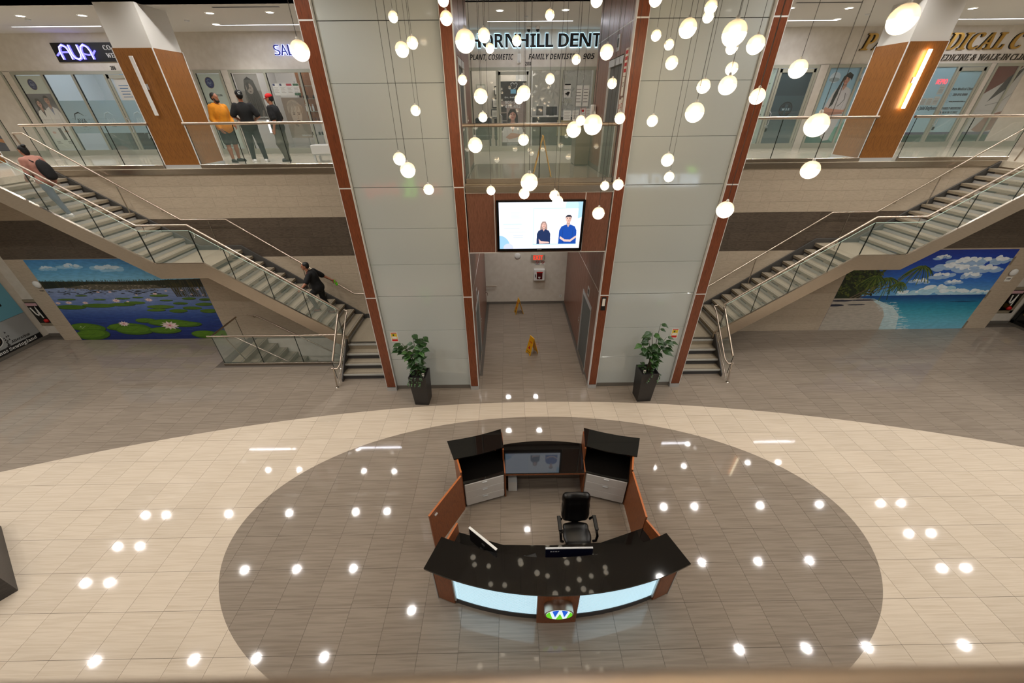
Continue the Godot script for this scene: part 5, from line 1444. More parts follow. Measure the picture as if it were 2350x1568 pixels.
func face_print(w: int, h: int, bgc: Color, long_hair: bool) -> Image:
	var im := img(w, h, bgc)
	var hair := Color(0.2, 0.17, 0.14) if long_hair else Color(0.62, 0.57, 0.50)
	if long_hair:
		rect(im, 0, 0, w, h * 0.35, Color(0.66, 0.64, 0.61))
		poly(im, [Vector2(w * 0.38, h * 0.12), Vector2(w * 0.55, h * 0.06), Vector2(w * 0.76, h * 0.14), Vector2(w * 0.86, h * 0.4), Vector2(w * 0.96, h * 0.98), Vector2(w * 0.2, h * 0.98), Vector2(w * 0.3, h * 0.55), Vector2(w * 0.3, h * 0.3)], hair)
		for i in 40:
			var x := w * (0.24 + 0.017 * i)
			stroke(im, [Vector2(w * 0.55 + (x - w * 0.55) * 0.5, h * 0.12), Vector2(x, h * 0.5), Vector2(x + w * 0.05 * sin(i * 1.3), h * 0.97)], 2.0, hair.lightened(0.08 + 0.1 * (i % 3)))
		oval(im, w * 0.52, h * 0.31, w * 0.15, h * 0.115, Color(0.62, 0.57, 0.52), -0.15)
		poly(im, [Vector2(w * 0.42, h * 0.2), Vector2(w * 0.56, h * 0.16), Vector2(w * 0.5, h * 0.3), Vector2(w * 0.4, h * 0.36)], hair.lightened(0.12))
		oval(im, w * 0.55, h * 0.295, w * 0.03, h * 0.008, Color(0.1, 0.09, 0.08)); oval(im, w * 0.53, h * 0.375, w * 0.045, h * 0.01, Color(0.3, 0.22, 0.2))
		stroke(im, [Vector2(w * 0.84, h * 0.78), Vector2(w * 0.78, h * 0.9)], 14.0, Color(0.5, 0.45, 0.4))
	else:
		poly(im, [Vector2(w * 0.3, h * 0.62), Vector2(w * 0.62, h * 0.62), Vector2(w * 0.66, h * 0.8), Vector2(w * 0.95, h), Vector2(w * 0.1, h)], Color(0.60, 0.55, 0.49))
		oval(im, w * 0.46, h * 0.25, w * 0.32, h * 0.2, hair)
		oval(im, w * 0.5, h * 0.42, w * 0.24, h * 0.25, Color(0.70, 0.65, 0.58), 0.1)
		for i in 26: stroke(im, [Vector2(w * 0.45, h * 0.08), Vector2(w * (0.14 + i * 0.027), h * 0.2), Vector2(w * (0.14 + i * 0.026), h * (0.3 + 0.1 * sin(i * 2.1)))], 3.0, hair.lightened(0.15) if i % 2 else hair.darkened(0.25))
		for e in [0.4, 0.62]:
			oval(im, w * e, h * 0.40, w * 0.05, h * 0.012, Color(0.12, 0.1, 0.09)); stroke(im, [Vector2(w * (e - 0.06), h * 0.365), Vector2(w * (e + 0.06), h * 0.36)], 3.0, hair.darkened(0.3))
		stroke(im, [Vector2(w * 0.53, h * 0.41), Vector2(w * 0.56, h * 0.5), Vector2(w * 0.5, h * 0.51)], 3.0, Color(0.5, 0.45, 0.39)); oval(im, w * 0.53, h * 0.57, w * 0.08, h * 0.018, Color(0.28, 0.2, 0.18))
		poly(im, [Vector2(w * 0.3, h * 0.58), Vector2(w * 0.5, h * 0.68), Vector2(w * 0.45, h * 0.72), Vector2(w * 0.33, h * 0.68)], Color(0.42, 0.37, 0.32))
	return im
func salon() -> void:
	shopfront("aluminium shop front of the hair salon with portrait posters, left of the left tower", [-9.81, -8.66, -7.52, -7.0], [])
	var n := thing("lit_sign", "thin blue lit letters on the wall above the hair salon", "sign", V(-8.12, 8.29, SHOP))
	glow("sign_indigo", Color(0.08, 0.10, 0.42), 0.5); glow("sign_halo", Color(0.7, 0.75, 1.0), 2.6)
	letter_row(n, "SAL", XF(V(0, 0, 0.03)), 0.66, 0.27, 0.02, "sign_indigo", false)
	letter_row(n, "SAL", XF(V(-0.006, -0.006, 0.01)), 0.672, 0.282, 0.012, "sign_halo", true)
	area(n, Transform3D(Basis.IDENTITY, V(0.33, 0.13, 0.028)), 0.62, 0.26, 0.03, Color(0.6, 0.65, 1.0))
	print_mat("salon_long", face_print(200, 300, Color(0.55, 0.53, 0.50), true), 0.4)
	print_mat("salon_short", face_print(200, 280, Color(0.52, 0.47, 0.41), false), 0.4)
	var a := poster("salon_poster", "sepia salon poster of a sitter with very long dark hair", "poster", -9.72, -8.95, 6.5, 7.82, "salon_long", SHOP - 0.02)
	text(a, "SEBASTIAN", XF(V(-0.02, -0.6, 0.004)), 0.36, 0.045, 0.002, "white", true)
	var b := poster("salon_poster", "sepia salon poster of a face with short tousled hair", "poster", -8.36, -7.6, 5.95, 7.15, "salon_short", SHOP - 0.02)
	text(b, "SEBASTIAN", XF(V(0.0, -0.55, 0.004)), 0.34, 0.045, 0.002, "white", true)
	var ls := thing("lit_reflector", "bright upright light strip leaning behind the salon glass", "lamp", V(-9.2, 6.55, SHOP - 0.3))
	part("tube", bb().tube([V(0, -0.45, 0), V(0, 0.5, 0)], 0.03, 8), "linear_face", ls)
	# notices in a row
	for i in 4:
		var x := -8.42 + i * 0.225
		var t := thing("window_notice", ["white notice with a blue heading on the salon glass", "white notice with two blue headings on the salon glass", "white notice with a red heading on the salon glass", "white notice with green bands on the salon glass"][i], "notice", V(x, 7.38, SHOP - 0.016))
		part("sheet", bb().span(V(-0.1, -0.17, 0), V(0.1, 0.17, 0.002)), "paper", t)
		part("heading", bb().span(V(-0.09, 0.1, 0.002), V(0.09 if i > 1 else -0.02, 0.16, 0.003)), mat("head%d" % i, [Color(0.1, 0.15, 0.35), Color(0.12, 0.17, 0.35), Color(0.7, 0.1, 0.2), Color(0.1, 0.35, 0.18)][i], 0.6), t)
		for k in 5: part("line", bb().span(V(-0.08, 0.05 - k * 0.035, 0.002), V(0.07 - 0.03 * (k % 2), 0.058 - k * 0.035, 0.003)), "baseboard", t)
		if i == 3: part("band", bb().span(V(-0.1, -0.17, 0.002), V(0.1, -0.1, 0.003)), "head3", t)
	# pressed strand board wall and glass shelves with bottles
	var osb := struct("wall_salon_board", bb().span(V(-8.5, 6.4, -17.0), V(-6.6, 8.9, -17.1)), mat("strand_board", Color.WHITE, 0.8, 0.0, grain(31, [Color(0.30, 0.17, 0.08), Color(0.55, 0.36, 0.20), Color(0.40, 0.25, 0.12)], 0.08, 3, 256, 40.0), Vector3(1.5, 1.5, 1.5)))
	for u in 2:
		var t := thing("shelf_unit", "glass shelf unit of the hair salon, %s" % ["behind the short haired poster", "next to the tower"][u], "shelf", V(-7.85 + u * 0.75, LOBBY, -16.1))
		for s in [-1, 1]: part("upright", bb().span(V(s * 0.34, 0, -0.02), V(s * 0.32, 2.2, 0.02)), "aluminium", t)
		for i in 6: part("shelf", bb().span(V(-0.33, 0.15 + i * 0.38, -0.16), V(0.33, 0.16 + i * 0.38, 0.16)), "glass_top", t)
		for i in 5:
			for j in 5:
				if (i * 5 + j + u) % 4 == 3: continue
				var kind := (i + u) % 3
				var bt := part("hair_bottle", bottles()[kind], ["white", "black_gloss", "panel_wood"][kind], self, V(-7.85 + u * 0.75 - 0.24 + j * 0.12, LOBBY + 0.161 + i * 0.38, -16.1))
				tag(bt, "%s salon bottle on the glass shelves %s" % [["white slim", "black squat", "brown square"][kind], ["behind the short haired poster", "next to the tower"][u]], "bottle", "salon bottles %d %d" % [u, kind])
	var bench := thing("white_bench", "white bench on the gallery beside the left tower", "bench", V(-5.95, LOBBY, -12.55))
	part("seat_box", bb().span(V(-0.55, 0.22, -0.3), V(0.6, 0.46, 0.12), 0.01), "white_lacquer", bench)
	for x in [-0.5, 0.5]: part("leg", bb().span(V(x - 0.025, 0, 0.05), V(x + 0.025, 0.22, 0.1)).span(V(x - 0.025, 0, -0.28), V(x + 0.025, 0.22, -0.23)), "aluminium", bench)
	part("stretcher", bb().span(V(-0.5, 0.18, 0.06), V(0.5, 0.22, 0.09)), "aluminium", bench)
var bottle_meshes := []
func bottles() -> Array:
	if bottle_meshes.is_empty():
		bottle_meshes = [bb().lathe([Vector2(0, 0), Vector2(0.028, 0), Vector2(0.03, 0.01), Vector2(0.03, 0.15), Vector2(0.012, 0.17), Vector2(0.012, 0.2), Vector2(0.02, 0.2), Vector2(0.02, 0.215), Vector2(0, 0.217)], 12).mesh(), bb().lathe([Vector2(0, 0), Vector2(0.04, 0), Vector2(0.042, 0.01), Vector2(0.042, 0.07), Vector2(0.036, 0.075), Vector2(0.036, 0.1), Vector2(0, 0.1)], 12).mesh(), bb().box(V(0, 0.08, 0), V(0.07, 0.16, 0.045), Basis.IDENTITY, 0.008).box(V(0, 0.175, 0), V(0.03, 0.03, 0.03)).mesh()]
	return bottle_meshes

func dentist() -> void:
	shopfront("aluminium shop front of the dental office facing the upper elevator lobby", [-1.88, -0.97, 0.14, 1.2, 2.29], [1])
	var n := thing("lit_sign", "black halo lit letters of the dental office name on the wall", "sign", V(-2.09, 8.44, SHOP))
	glow("halo_white", Color(0.72, 0.9, 1.0), 2.2)
	letter_row(n, "THORNHILL DENT", XF(V(0, 0, 0.04)), 4.5, 0.345, 0.03, "ink", true)
	letter_row(n, "THORNHILL DENT", XF(V(-0.018, -0.018, 0.005)), 4.53, 0.381, 0.02, "halo_white", true)
	area(n, Transform3D(Basis.IDENTITY, V(2.2, 0.17, 0.036)), 4.4, 0.34, 0.12, Color(0.8, 0.92, 1.0))
	var l := thing("wall_lettering", "black italic lettering of dental services under the lit name", "sign", V(-1.84, 8.13, SHOP))
	text(l, "PLANT, COSMETIC", XF(V(0, 0, 0)), 1.40, 0.145, 0.008, "ink", true, false, 0.2)
	text(l, "FAMILY DENTISTRY", XF(V(1.92, 0, 0)), 1.62, 0.145, 0.008, "ink", true, false, 0.2)
	text(l, "905", XF(V(3.70, 0, 0)), 0.36, 0.145, 0.008, "ink", true, false, 0.2)
	var al := thing("fire_alarm_horn", "cream alarm horn on the wall below the dental name", "alarm", V(-0.23, 8.15, SHOP))
	part("housing", bb().box(V(0, 0, 0.03), V(0.13, 0.26, 0.05), Basis.IDENTITY, 0.03), "paper", al)
	part("strobe", bb().lathe([Vector2(0, 0.02), Vector2(0.03, 0.018), Vector2(0.035, 0)], 12, Transform3D(Basis(Vector3.RIGHT, PI / 2), V(0, -0.07, 0.055))), "white", al)
	var u := thing("unit_number", "black unit number 288 on the wall above the dental door", "number", V(-0.03, 7.97, SHOP))
	text(u, "288", XF(V(0, 0, 0)), 0.19, 0.10, 0.006, "ink", true)
	var glass_no := thing("unit_number", "grey unit number 288 stuck on the dental office glass", "number", V(1.30, 6.92, SHOP - 0.003))
	text(glass_no, "288", XF(V(0, 0, 0)), 0.28, 0.12, 0.003, "frame_alu", false)
	# standing poster
	var im := img(192, 420, Color(0.12, 0.11, 0.12))
	for y in range(120, 400): im.fill_rect(Rect2i(0, y, 192, 1), Color(0.62, 0.56, 0.53))
	rect(im, 0, 150, 40, 160, Color(0.15, 0.14, 0.15)); rect(im, 0, 188, 40, 6, Color(0.6, 0.55, 0.52)); rect(im, 0, 240, 40, 6, Color(0.6, 0.55, 0.52))
	stroke(im, [Vector2(78, 30), Vector2(70, 14), Vector2(86, 8), Vector2(96, 18), Vector2(108, 8), Vector2(118, 16), Vector2(110, 38), Vector2(90, 46)], 3.0, Color(0.9, 0.9, 0.9)); rect(im, 70, 48, 38, 26, Color(0.45, 0.75, 0.88))
	bust(im, 84, 172, 250, Color(0.80, 0.58, 0.50), Color(0.12, 0.09, 0.09), Color(0.86, 0.85, 0.84), true, Color(0.80, 0.58, 0.50))
	poly(im, [Vector2(30, 352), Vector2(70, 322), Vector2(140, 330), Vector2(128, 350), Vector2(60, 366)], Color(0.78, 0.56, 0.48))
	rect(im, 0, 386, 192, 34, Color(0.13, 0.13, 0.14)); lines(im, 40, 390, 110, 26, 3, Color(0.85, 0.85, 0.85))
	print_mat("dental_poster", im, 0.4)
	var p := poster("standing_poster", "tall dental poster of a sitter in a white coat behind the office glass", "poster", -0.86, 0.08, 5.56, 7.56, "dental_poster", SHOP - 0.2)
	for q in [["Dr. Soheila", 0.52, 0.05], ["905-707", 0.35, 0.10], ["418.492", 0.23, 0.10]]: text(p, q[0], XF(V(-0.33, q[1], 0.004)), 0.55, q[2] * 0.9, 0.002, "white", true)
	# relief flower panels on the inner wall
	var fw := thing("flower_panel", "white wall of raised six petalled flowers inside the dental office", "wall panel", V(1.55, 0, -16.6))
	part("back", bb().span(V(-1.25, LOBBY, -0.05), V(1.4, 8.8, 0)), "white", fw)
	var pet := Sdf.new()
	var fl := bb()
	for k in 6:
		var a := TAU * k / 6 + 0.26
		var d := V(cos(a), sin(a), 0)
		var e := V(-sin(a), cos(a), 0)
		var prev := []
		for i in 7:
			var u2 := i / 6.0
			var wd := 0.075 * sin(PI * (0.08 + 0.92 * u2)) + 0.004
			var c: Vector3 = d * (0.03 + 0.24 * u2)
			var row := [c - e * wd + V(0, 0, 0.006), c + V(0, 0, 0.045 * sin(PI * u2) + 0.008), c + e * wd + V(0, 0, 0.006)]
			if prev:
				for j in 2: fl.quad(prev[j], prev[j + 1], row[j + 1], row[j], Vector3.BACK)
			prev = row
	var fm := fl.mesh()
	for r in 6:
		for c in 5: part("flower", fm, "white", fw, V(-1.0 + c * 0.52 + (r % 2) * 0.02, 5.75 + r * 0.52, 0.0))
	# reception counter with a tiled insert
	var rc := thing("dental_counter", "dark curved counter with a mosaic strip inside the dental office", "counter", V(0.95, LOBBY, -16.0))
	var arcp := PackedVector2Array()
	for i in 13: arcp.append(Vector2(-0.65 + 1.9 * i / 12.0, 0.18 * sin(PI * i / 12.0)))
	arcp.append(Vector2(1.25, -0.5)); arcp.append(Vector2(-0.65, -0.5))
	part("body", bb().prism(arcp, 0, 1.05, Transform3D(Basis(Vector3(1, 0, 0), Vector3(0, 0, 1), Vector3(0, 1, 0)), Vector3.ZERO)), mat("counter_grey", Color(0.16, 0.155, 0.15), 0.35), rc)
	part("top", bb().span(V(-0.7, 1.05, -0.5), V(1.3, 1.09, 0.22)), "white_lacquer", rc)
	part("mosaic", bb().span(V(0.25, 0.45, 0.16), V(1.1, 0.95, 0.2)), mat("mosaic", Color.WHITE, 0.3, 0.0, grain(33, [Color(0.2, 0.17, 0.1), Color(0.85, 0.75, 0.5), Color(0.95, 0.9, 0.75)], 0.35, 2, 256, 0.0, FastNoiseLite.TYPE_CELLULAR), Vector3(2, 2, 2)), rc)
	var mo := thing("counter_display", "small dark display standing on the dental counter", "display", V(1.0, LOBBY + 1.09, -16.1))
	part("panel", bb().box(V(0, 0.15, 0), V(0.4, 0.26, 0.02), Basis.IDENTITY, 0.004), "black", mo); part("foot", bb().span(V(-0.08, 0, -0.06), V(0.08, 0.03, 0.06)), "black", mo)
	var ps := thing("counter_sign", "small black framed text card on the dental counter", "card", V(0.55, LOBBY + 1.09, -15.95))
	part("frame", bb().box(V(0, 0.15, 0), V(0.24, 0.28, 0.015), Basis(Vector3.RIGHT, -0.1), 0.002), "frame_dark", ps); part("paper", bb().box(V(0, 0.15, 0.009), V(0.2, 0.24, 0.004), Basis(Vector3.RIGHT, -0.1)), "baseboard", ps)
	# framed certificates on the left wall, a pair of patterned chairs
	var fr := [[-1.74, 7.25, 0.36, 0.62], [-1.08, 7.35, 0.3, 0.3], [-1.18, 6.95, 0.28, 0.32], [-1.22, 6.6, 0.3, 0.3], [-1.7, 6.35, 0.34, 0.55], [-1.02, 6.2, 0.36, 0.3]]
	for i in fr.size():
		var q = fr[i]
		var t := thing("framed_certificate", "%s framed certificate on the dental office wall" % ["tall pale", "small square black", "black middle", "lower black", "tall black", "wide black"][i], "frame", V(q[0] + 0.1, q[1], -17.2))
		part("frame", bb().box(Vector3.ZERO, V(q[2], q[3], 0.03), Basis.IDENTITY, 0.004), "frame_alu" if i == 0 else "frame_dark", t)
		part("mat", bb().box(V(0, 0, 0.012), V(q[2] - 0.07, q[3] - 0.07, 0.012)), "paper", t)
		for k in 4: part("line", bb().span(V(-q[2] * 0.25, q[3] * (0.15 - k * 0.1), 0.019), V(q[2] * 0.2, q[3] * (0.17 - k * 0.1), 0.02)), "baseboard", t)
	struct("wall_certificates", bb().span(V(-2.05, LOBBY, -17.25), V(-0.3, 8.9, -17.35)), "plaster")
	mat("dot_fabric", Color.WHITE, 0.8, 0.0, grain(34, [Color(0.05, 0.05, 0.05), Color(0.1, 0.1, 0.1), Color(0.75, 0.75, 0.7)], 0.09, 1, 256, 0.0, FastNoiseLite.TYPE_CELLULAR), Vector3(3, 3, 3))
	for i in 2:
		var t := thing("waiting_chair", "dotted black and white armchair in the dental waiting room, %s" % ["by the wall", "beside the standing poster"][i], "chair", V(-1.55 + i * 0.72, LOBBY, -16.2))
		part("seat", bb().box(V(0, 0.4, 0.05), V(0.6, 0.14, 0.6), Basis.IDENTITY, 0.03), "dot_fabric", t)
		part("back", bb().box(V(0, 0.72, -0.22), V(0.62, 0.62, 0.14), Basis(Vector3.RIGHT, -0.1), 0.04), "dot_fabric", t)
		for s in [-1, 1]: part("leg", bb().span(V(s * 0.25 - 0.02, 0, 0.28), V(s * 0.25 + 0.02, 0.34, 0.32)).span(V(s * 0.25 - 0.02, 0, -0.22), V(s * 0.25 + 0.02, 0.34, -0.18)), "frame_dark", t)
	# papers on the right hand pane
	var pp := [[1.42, 7.40, 0.22, 0.14, "small warning label with a dark heading"], [1.42, 7.18, 0.22, 0.2, "camera warning sticker"], [1.82, 7.12, 0.2, 0.6, "tall grey printed list"], [2.06, 7.12, 0.2, 0.6, "tall white printed list"], [1.46, 6.55, 0.26, 0.3, "pale printed notice"], [1.75, 6.55, 0.22, 0.3, "second pale printed notice"], [2.0, 6.6, 0.2, 0.34, "red framed stop notice"], [2.18, 6.6, 0.14, 0.3, "narrow printed notice"]]
	for i in pp.size():
		var q = pp[i]
		var t := thing("window_notice", "%s on the dental office glass" % q[4], "notice", V(q[0], q[1], SHOP - 0.002))
		part("sheet", bb().box(Vector3.ZERO, V(q[2], q[3], 0.002)), "paper", t)
		for k in 5: part("line", bb().span(V(-q[2] * 0.4, q[3] * (0.3 - k * 0.15), 0.001), V(q[2] * (0.38 - 0.1 * (k % 2)), q[3] * (0.33 - k * 0.15), 0.002)), "baseboard", t)
		if i == 0: part("heading", bb().span(V(-0.1, 0.03, 0.001), V(0.1, 0.065, 0.0025)), "ink", t)
		if i == 1: part("camera_icon", bb().prism(PackedVector2Array([Vector2(-0.09, 0.0), Vector2(0.02, 0.07), Vector2(0.09, 0.05), Vector2(0.05, -0.02), Vector2(0.03, -0.08), Vector2(0.0, -0.03)]), 0.001, 0.003), "ink", t)
		if i == 6:
			part("stop_disc", bb().lathe([Vector2(0, 0.002), Vector2(0.04, 0.002), Vector2(0.04, 0)], 16, Transform3D(Basis(Vector3.RIGHT, PI / 2), V(0, 0.09, 0.001))), "red", t)
			part("border", bb().span(V(-0.1, 0.16, 0.001), V(0.1, 0.17, 0.003)).span(V(-0.1, -0.17, 0.001), V(0.1, -0.16, 0.003)).span(V(-0.1, -0.17, 0.001), V(-0.092, 0.17, 0.003)).span(V(0.092, -0.17, 0.001), V(0.1, 0.17, 0.003)), "red", t)
	# steel bin and dispenser in the lobby
	var bin := thing("steel_bin", "square brushed steel waste bin standing in the upper lobby", "bin", V(1.36, LOBBY, -11.45))
	part("body", bb().span(V(-0.2, 0.02, -0.35), V(0.18, 0.95, 0.35), 0.006), "elevator_steel", bin); part("base", bb().span(V(-0.19, 0, -0.34), V(0.17, 0.02, 0.34)), "frame_dark", bin)
	part("lid", bb().span(V(-0.21, 0.95, -0.36), V(0.19, 0.98, 0.36), 0.004), "steel", bin)
	var hs := thing("sanitizer_dispenser", "small white dispenser on the wood wall of the upper lobby", "dispenser", V(1.5, LOBBY + 1.25, -10.9))
	part("case", bb().box(Vector3.ZERO, V(0.12, 0.3, 0.14), Basis.IDENTITY, 0.02), "white", hs); part("spout", bb().box(V(-0.02, -0.17, 0), V(0.06, 0.05, 0.06), Basis.IDENTITY, 0.01), "aluminium", hs)
	wet_sign(V(0.13, LOBBY, -9.3), 0.85, "yellow folding floor sign standing in the upper elevator lobby", PI * 0.5)
	# notices on the tower wall by the elevator
	for q in [["red and white printed warning", 2.05, -8.56, 0.2, 0.42, true], ["white pictogram", 1.68, -8.58, 0.17, 0.3, false], ["grey no smoking", 1.32, -8.66, 0.11, 0.3, false], ["white no littering", 1.34, -8.52, 0.11, 0.32, false]]:
		var t := thing("wall_notice", "%s notice beside the upper right elevator" % q[0], "notice", V(1.572, LOBBY + q[1], q[2]))
		part("sheet", bb().box(Vector3.ZERO, V(0.004, q[4], q[3])), "paper", t)
		for k in 4:
			if q[5]: part("band", bb().box(V(-0.003, q[4] * (0.36 - k * 0.22), 0), V(0.002, q[4] * 0.13, q[3] * 0.85)), "red", t)
		if not q[5]: part("pictogram", bb().lathe([Vector2(0.028, 0.001), Vector2(0.04, 0.001)], 16, Transform3D(Basis(Vector3(0, 0, 1), PI / 2), V(-0.003, 0.03, 0))), "red" if q[2] < -8.6 or q[3] < 0.12 else "ink", t)

func medical() -> void:
	# engineering office on the left of it
	shopfront("aluminium door and glass of the design office right of the right tower", [7.55, 8.47, 9.76], [1])
	mat("film_green", Color(0.70, 0.78, 0.73), 0.35); mat("film_slate", Color(0.27, 0.34, 0.37), 0.3); mat("film_stripe", Color(0.52, 0.58, 0.56), 0.4)
	var f := thing("window_film", "pale green film with lists of design services on the glass", "window film", V(8.0, 5.62, SHOP - 0.02))
	part("film", bb().span(V(-0.42, 0.0, 0), V(0.40, 2.2, 0.004)), "film_green", f)
	for i in 22: part("stripe", bb().span(V(-0.4 + i * 0.036, 0.02, 0.004), V(-0.386 + i * 0.036, 0.16, 0.005)).span(V(-0.4 + i * 0.036, 2.08, 0.004), V(-0.386 + i * 0.036, 2.19, 0.005)), "film_stripe", f)
	var tx := [["m Home Design", 1.78], ["ition Design", 1.50], ["cade", 1.22], ["ent / Alteration", 1.14], ["yout Alteration", 0.88], ["ng", 0.64], ["sign", 0.46], ["Design", 0.25]]
	for q in tx: text(f, q[0], XF(V(-0.2, q[1], 0.004)), 0.0, 0.05, 0.002, "ink", true, false, 0.15)
	var d := thing("window_film", "slate blue film with a round emblem on the office door", "window film", V(9.12, 5.62, SHOP - 0.02))
	part("film", bb().span(V(-0.52, 0.0, 0), V(0.52, 2.15, 0.004)), "film_slate", d)
	part("upper_band", bb().span(V(-0.52, 1.45, 0.004), V(0.52, 2.15, 0.005)), mat("film_slate_dark", Color(0.20, 0.26, 0.29), 0.3), d)
	part("emblem_ring", bb().add(ring_mesh(0.19, 0.23), XF(V(0.0, 1.05, 0.005))), "ink", d)
	part("emblem_disc", bb().prism(ring(0, 0, 0.18, 0.18, 28), 0, 0.002, XF(V(0, 1.05, 0.005))), mat("film_ink", Color(0.12, 0.14, 0.15), 0.5), d)
	part("emblem_bar", bb().span(V(-0.19, 1.0, 0.007), V(0.19, 1.1, 0.009)), "film_slate", d)
	text(d, "W S E", XF(V(-0.13, 1.02, 0.009)), 0.26, 0.06, 0.002, "frost_white", true)
	part("emblem_bar", bb().span(V(-0.03, 0.89, 0.007), V(0.03, 1.0, 0.009)).span(V(-0.05, 1.1, 0.007), V(0.05, 1.2, 0.009)), "film_slate", d)
	# medical clinic
	shopfront("aluminium window of the medical clinic with a portrait film, left of the right column", [10.15, 11.25, 12.2], [])
	shopfront("aluminium door and windows of the medical clinic, right of the right column", [12.7, 13.68, 14.50, 15.50], [2])
	shopfront("aluminium window of the medical clinic with a large coat print by the right stair", [15.78, 16.56, 18.0], [])
	var sky := Color(0.66, 0.80, 0.87)
	var im := img(440, 500, sky)
	for y in 500: im.fill_rect(Rect2i(0, y, 440, 1), Color(0.60, 0.76, 0.86).lerp(Color(0.70, 0.85, 0.88), y / 500.0))
	poly(im, [Vector2(0, 500), Vector2(0, 430), Vector2(120, 420), Vector2(240, 380), Vector2(320, 280), Vector2(360, 150), Vector2(440, 140), Vector2(440, 500)], Color(0.45, 0.70, 0.62))
	poly(im, [Vector2(0, 500), Vector2(0, 420), Vector2(90, 410), Vector2(180, 470), Vector2(240, 500)], Color(0.10, 0.42, 0.38)); poly(im, [Vector2(260, 500), Vector2(330, 430), Vector2(440, 380), Vector2(440, 500)], Color(0.10, 0.42, 0.38))
	oval(im, 60, 60, 40, 34, Color(0.82, 0.88, 0.92)); oval(im, 60, 74, 40, 14, Color(0.60, 0.66, 0.70)); oval(im, 290, 62, 42, 34, Color(0.82, 0.88, 0.92)); oval(im, 290, 76, 42, 14, Color(0.60, 0.66, 0.70))
	var sk := Color(0.85, 0.63, 0.54)
	poly(im, [Vector2(92, 300), Vector2(60, 250), Vector2(76, 190), Vector2(130, 160), Vector2(190, 165), Vector2(226, 200), Vector2(226, 300), Vector2(190, 480), Vector2(150, 486), Vector2(120, 460)], Color(0.84, 0.83, 0.84))
	bust(im, 158, 36, 250, sk, Color(0.09, 0.06, 0.06), Color(0.84, 0.83, 0.84), false, Color(0.84, 0.83, 0.84), 0.12)
	poly(im, [Vector2(128, 54), Vector2(160, 26), Vector2(196, 44), Vector2(196, 80), Vector2(184, 66), Vector2(150, 56), Vector2(134, 90), Vector2(128, 150), Vector2(120, 230), Vector2(96, 260), Vector2(100, 170)], Color(0.09, 0.06, 0.06))
	poly(im, [Vector2(50, 285), Vector2(70, 250), Vector2(110, 262), Vector2(220, 270), Vector2(236, 255), Vector2(238, 284), Vector2(150, 300), Vector2(80, 300)], sk); poly(im, [Vector2(60, 286), Vector2(210, 284), Vector2(232, 296), Vector2(120, 306)], sk.darkened(0.15))
	stroke(im, [Vector2(128, 160), Vector2(120, 210), Vector2(100, 236), Vector2(96, 256)], 4.0, Color(0.1, 0.12, 0.12)); stroke(im, [Vector2(186, 158), Vector2(196, 200), Vector2(178, 230), Vector2(160, 246)], 4.0, Color(0.1, 0.12, 0.12))
	print_mat("clinic_portrait", im, 0.3)
	poster("window_film", "window film of a smiling sitter in a white shirt with a stethoscope", "window film", 10.19, 12.15, 5.62, 7.84, "clinic_portrait", SHOP - 0.02)
	mat("film_sky", Color(0.62, 0.77, 0.83), 0.25); mat("film_purple", Color(0.13, 0.12, 0.34), 0.3); mat("film_teal", Color(0.07, 0.30, 0.25), 0.3)
	var g := thing("window_film", "light blue clinic film with purple and teal bands on door and windows", "window film", V(14.1, 5.62, SHOP - 0.02))
	for q in [[12.74, 13.64], [13.73, 14.45], [14.58, 15.44]]:
		part("film", bb().span(V(q[0] - 14.1, 0.31, 0), V(q[1] - 14.1, 2.2, 0.004)), "film_sky", g)
		part("purple_band", bb().span(V(q[0] - 14.1, 0.23, 0), V(q[1] - 14.1, 0.31, 0.004)), "film_purple", g)
		part("teal_band", bb().span(V(q[0] - 14.1, 0.0, 0), V(q[1] - 14.1, 0.23, 0.004)), "film_teal", g)
	var A := func(x, y): return XF(V(x - 14.1, y - 5.62, 0.005))
	text(g, "nic", A.call(13.12, 7.0), 0.38, 0.2, 0.003, "ink", true, false, 0.2); part("red_line", bb().span(V(-1.0, 1.30, 0.005), V(-0.6, 1.335, 0.007)), "red", g)
	text(g, "rin Ravani", A.call(13.0, 6.62), 0.58, 0.11, 0.003, "ink", true)
	text(g, "Dr. Jalal Baghaee", A.call(13.72, 6.62), 0.73, 0.10, 0.003, "ink", true)
	text(g, "Pars Medical Clinic", A.call(14.68, 7.18), 0.72, 0.075, 0.003, "ink", true); text(g, "289 818 8989", A.call(14.80, 7.02), 0.50, 0.07, 0.003, "ink", true); text(g, "www.parsmedicalclinic.ca", A.call(14.78, 6.84), 0.58, 0.035, 0.003, "ink", true)
	text(g, "FAMILY MEDICINE", A.call(14.66, 6.62), 0.68, 0.07, 0.003, "ink", true); text(g, "WALK-IN CLINIC", A.call(14.68, 6.50), 0.60, 0.065, 0.003, "ink", true)
	for y in [7.05, 6.85]: part("icon", bb().add(ring_mesh(0.032, 0.04), A.call(14.72, y)), "ink_blue", g)
	part("icon", bb().add(ring_mesh(0.055, 0.065), A.call(13.2, 6.83)), "ink", g)
	for q in [[13.86, 6.86, 0.2, 0.2], [14.08, 6.86, 0.2, 0.22], [14.30, 6.88, 0.2, 0.26], [14.30, 7.2, 0.2, 0.26], [13.52, 6.88, 0.2, 0.26]]:
		var t := thing("window_notice", "grey printed notice stuck on the medical clinic glass", "notice", V(q[0], q[1], SHOP - 0.012), 0.0, "notices on the medical clinic glass")
		part("sheet", bb().box(Vector3.ZERO, V(q[2], q[3], 0.002)), mat("paper_grey", Color(0.68, 0.70, 0.68), 0.7), t)
		for k in 4: part("line", bb().span(V(-0.07, 0.05 - k * 0.04, 0.001), V(0.07, 0.06 - k * 0.04, 0.002)), "baseboard", t)
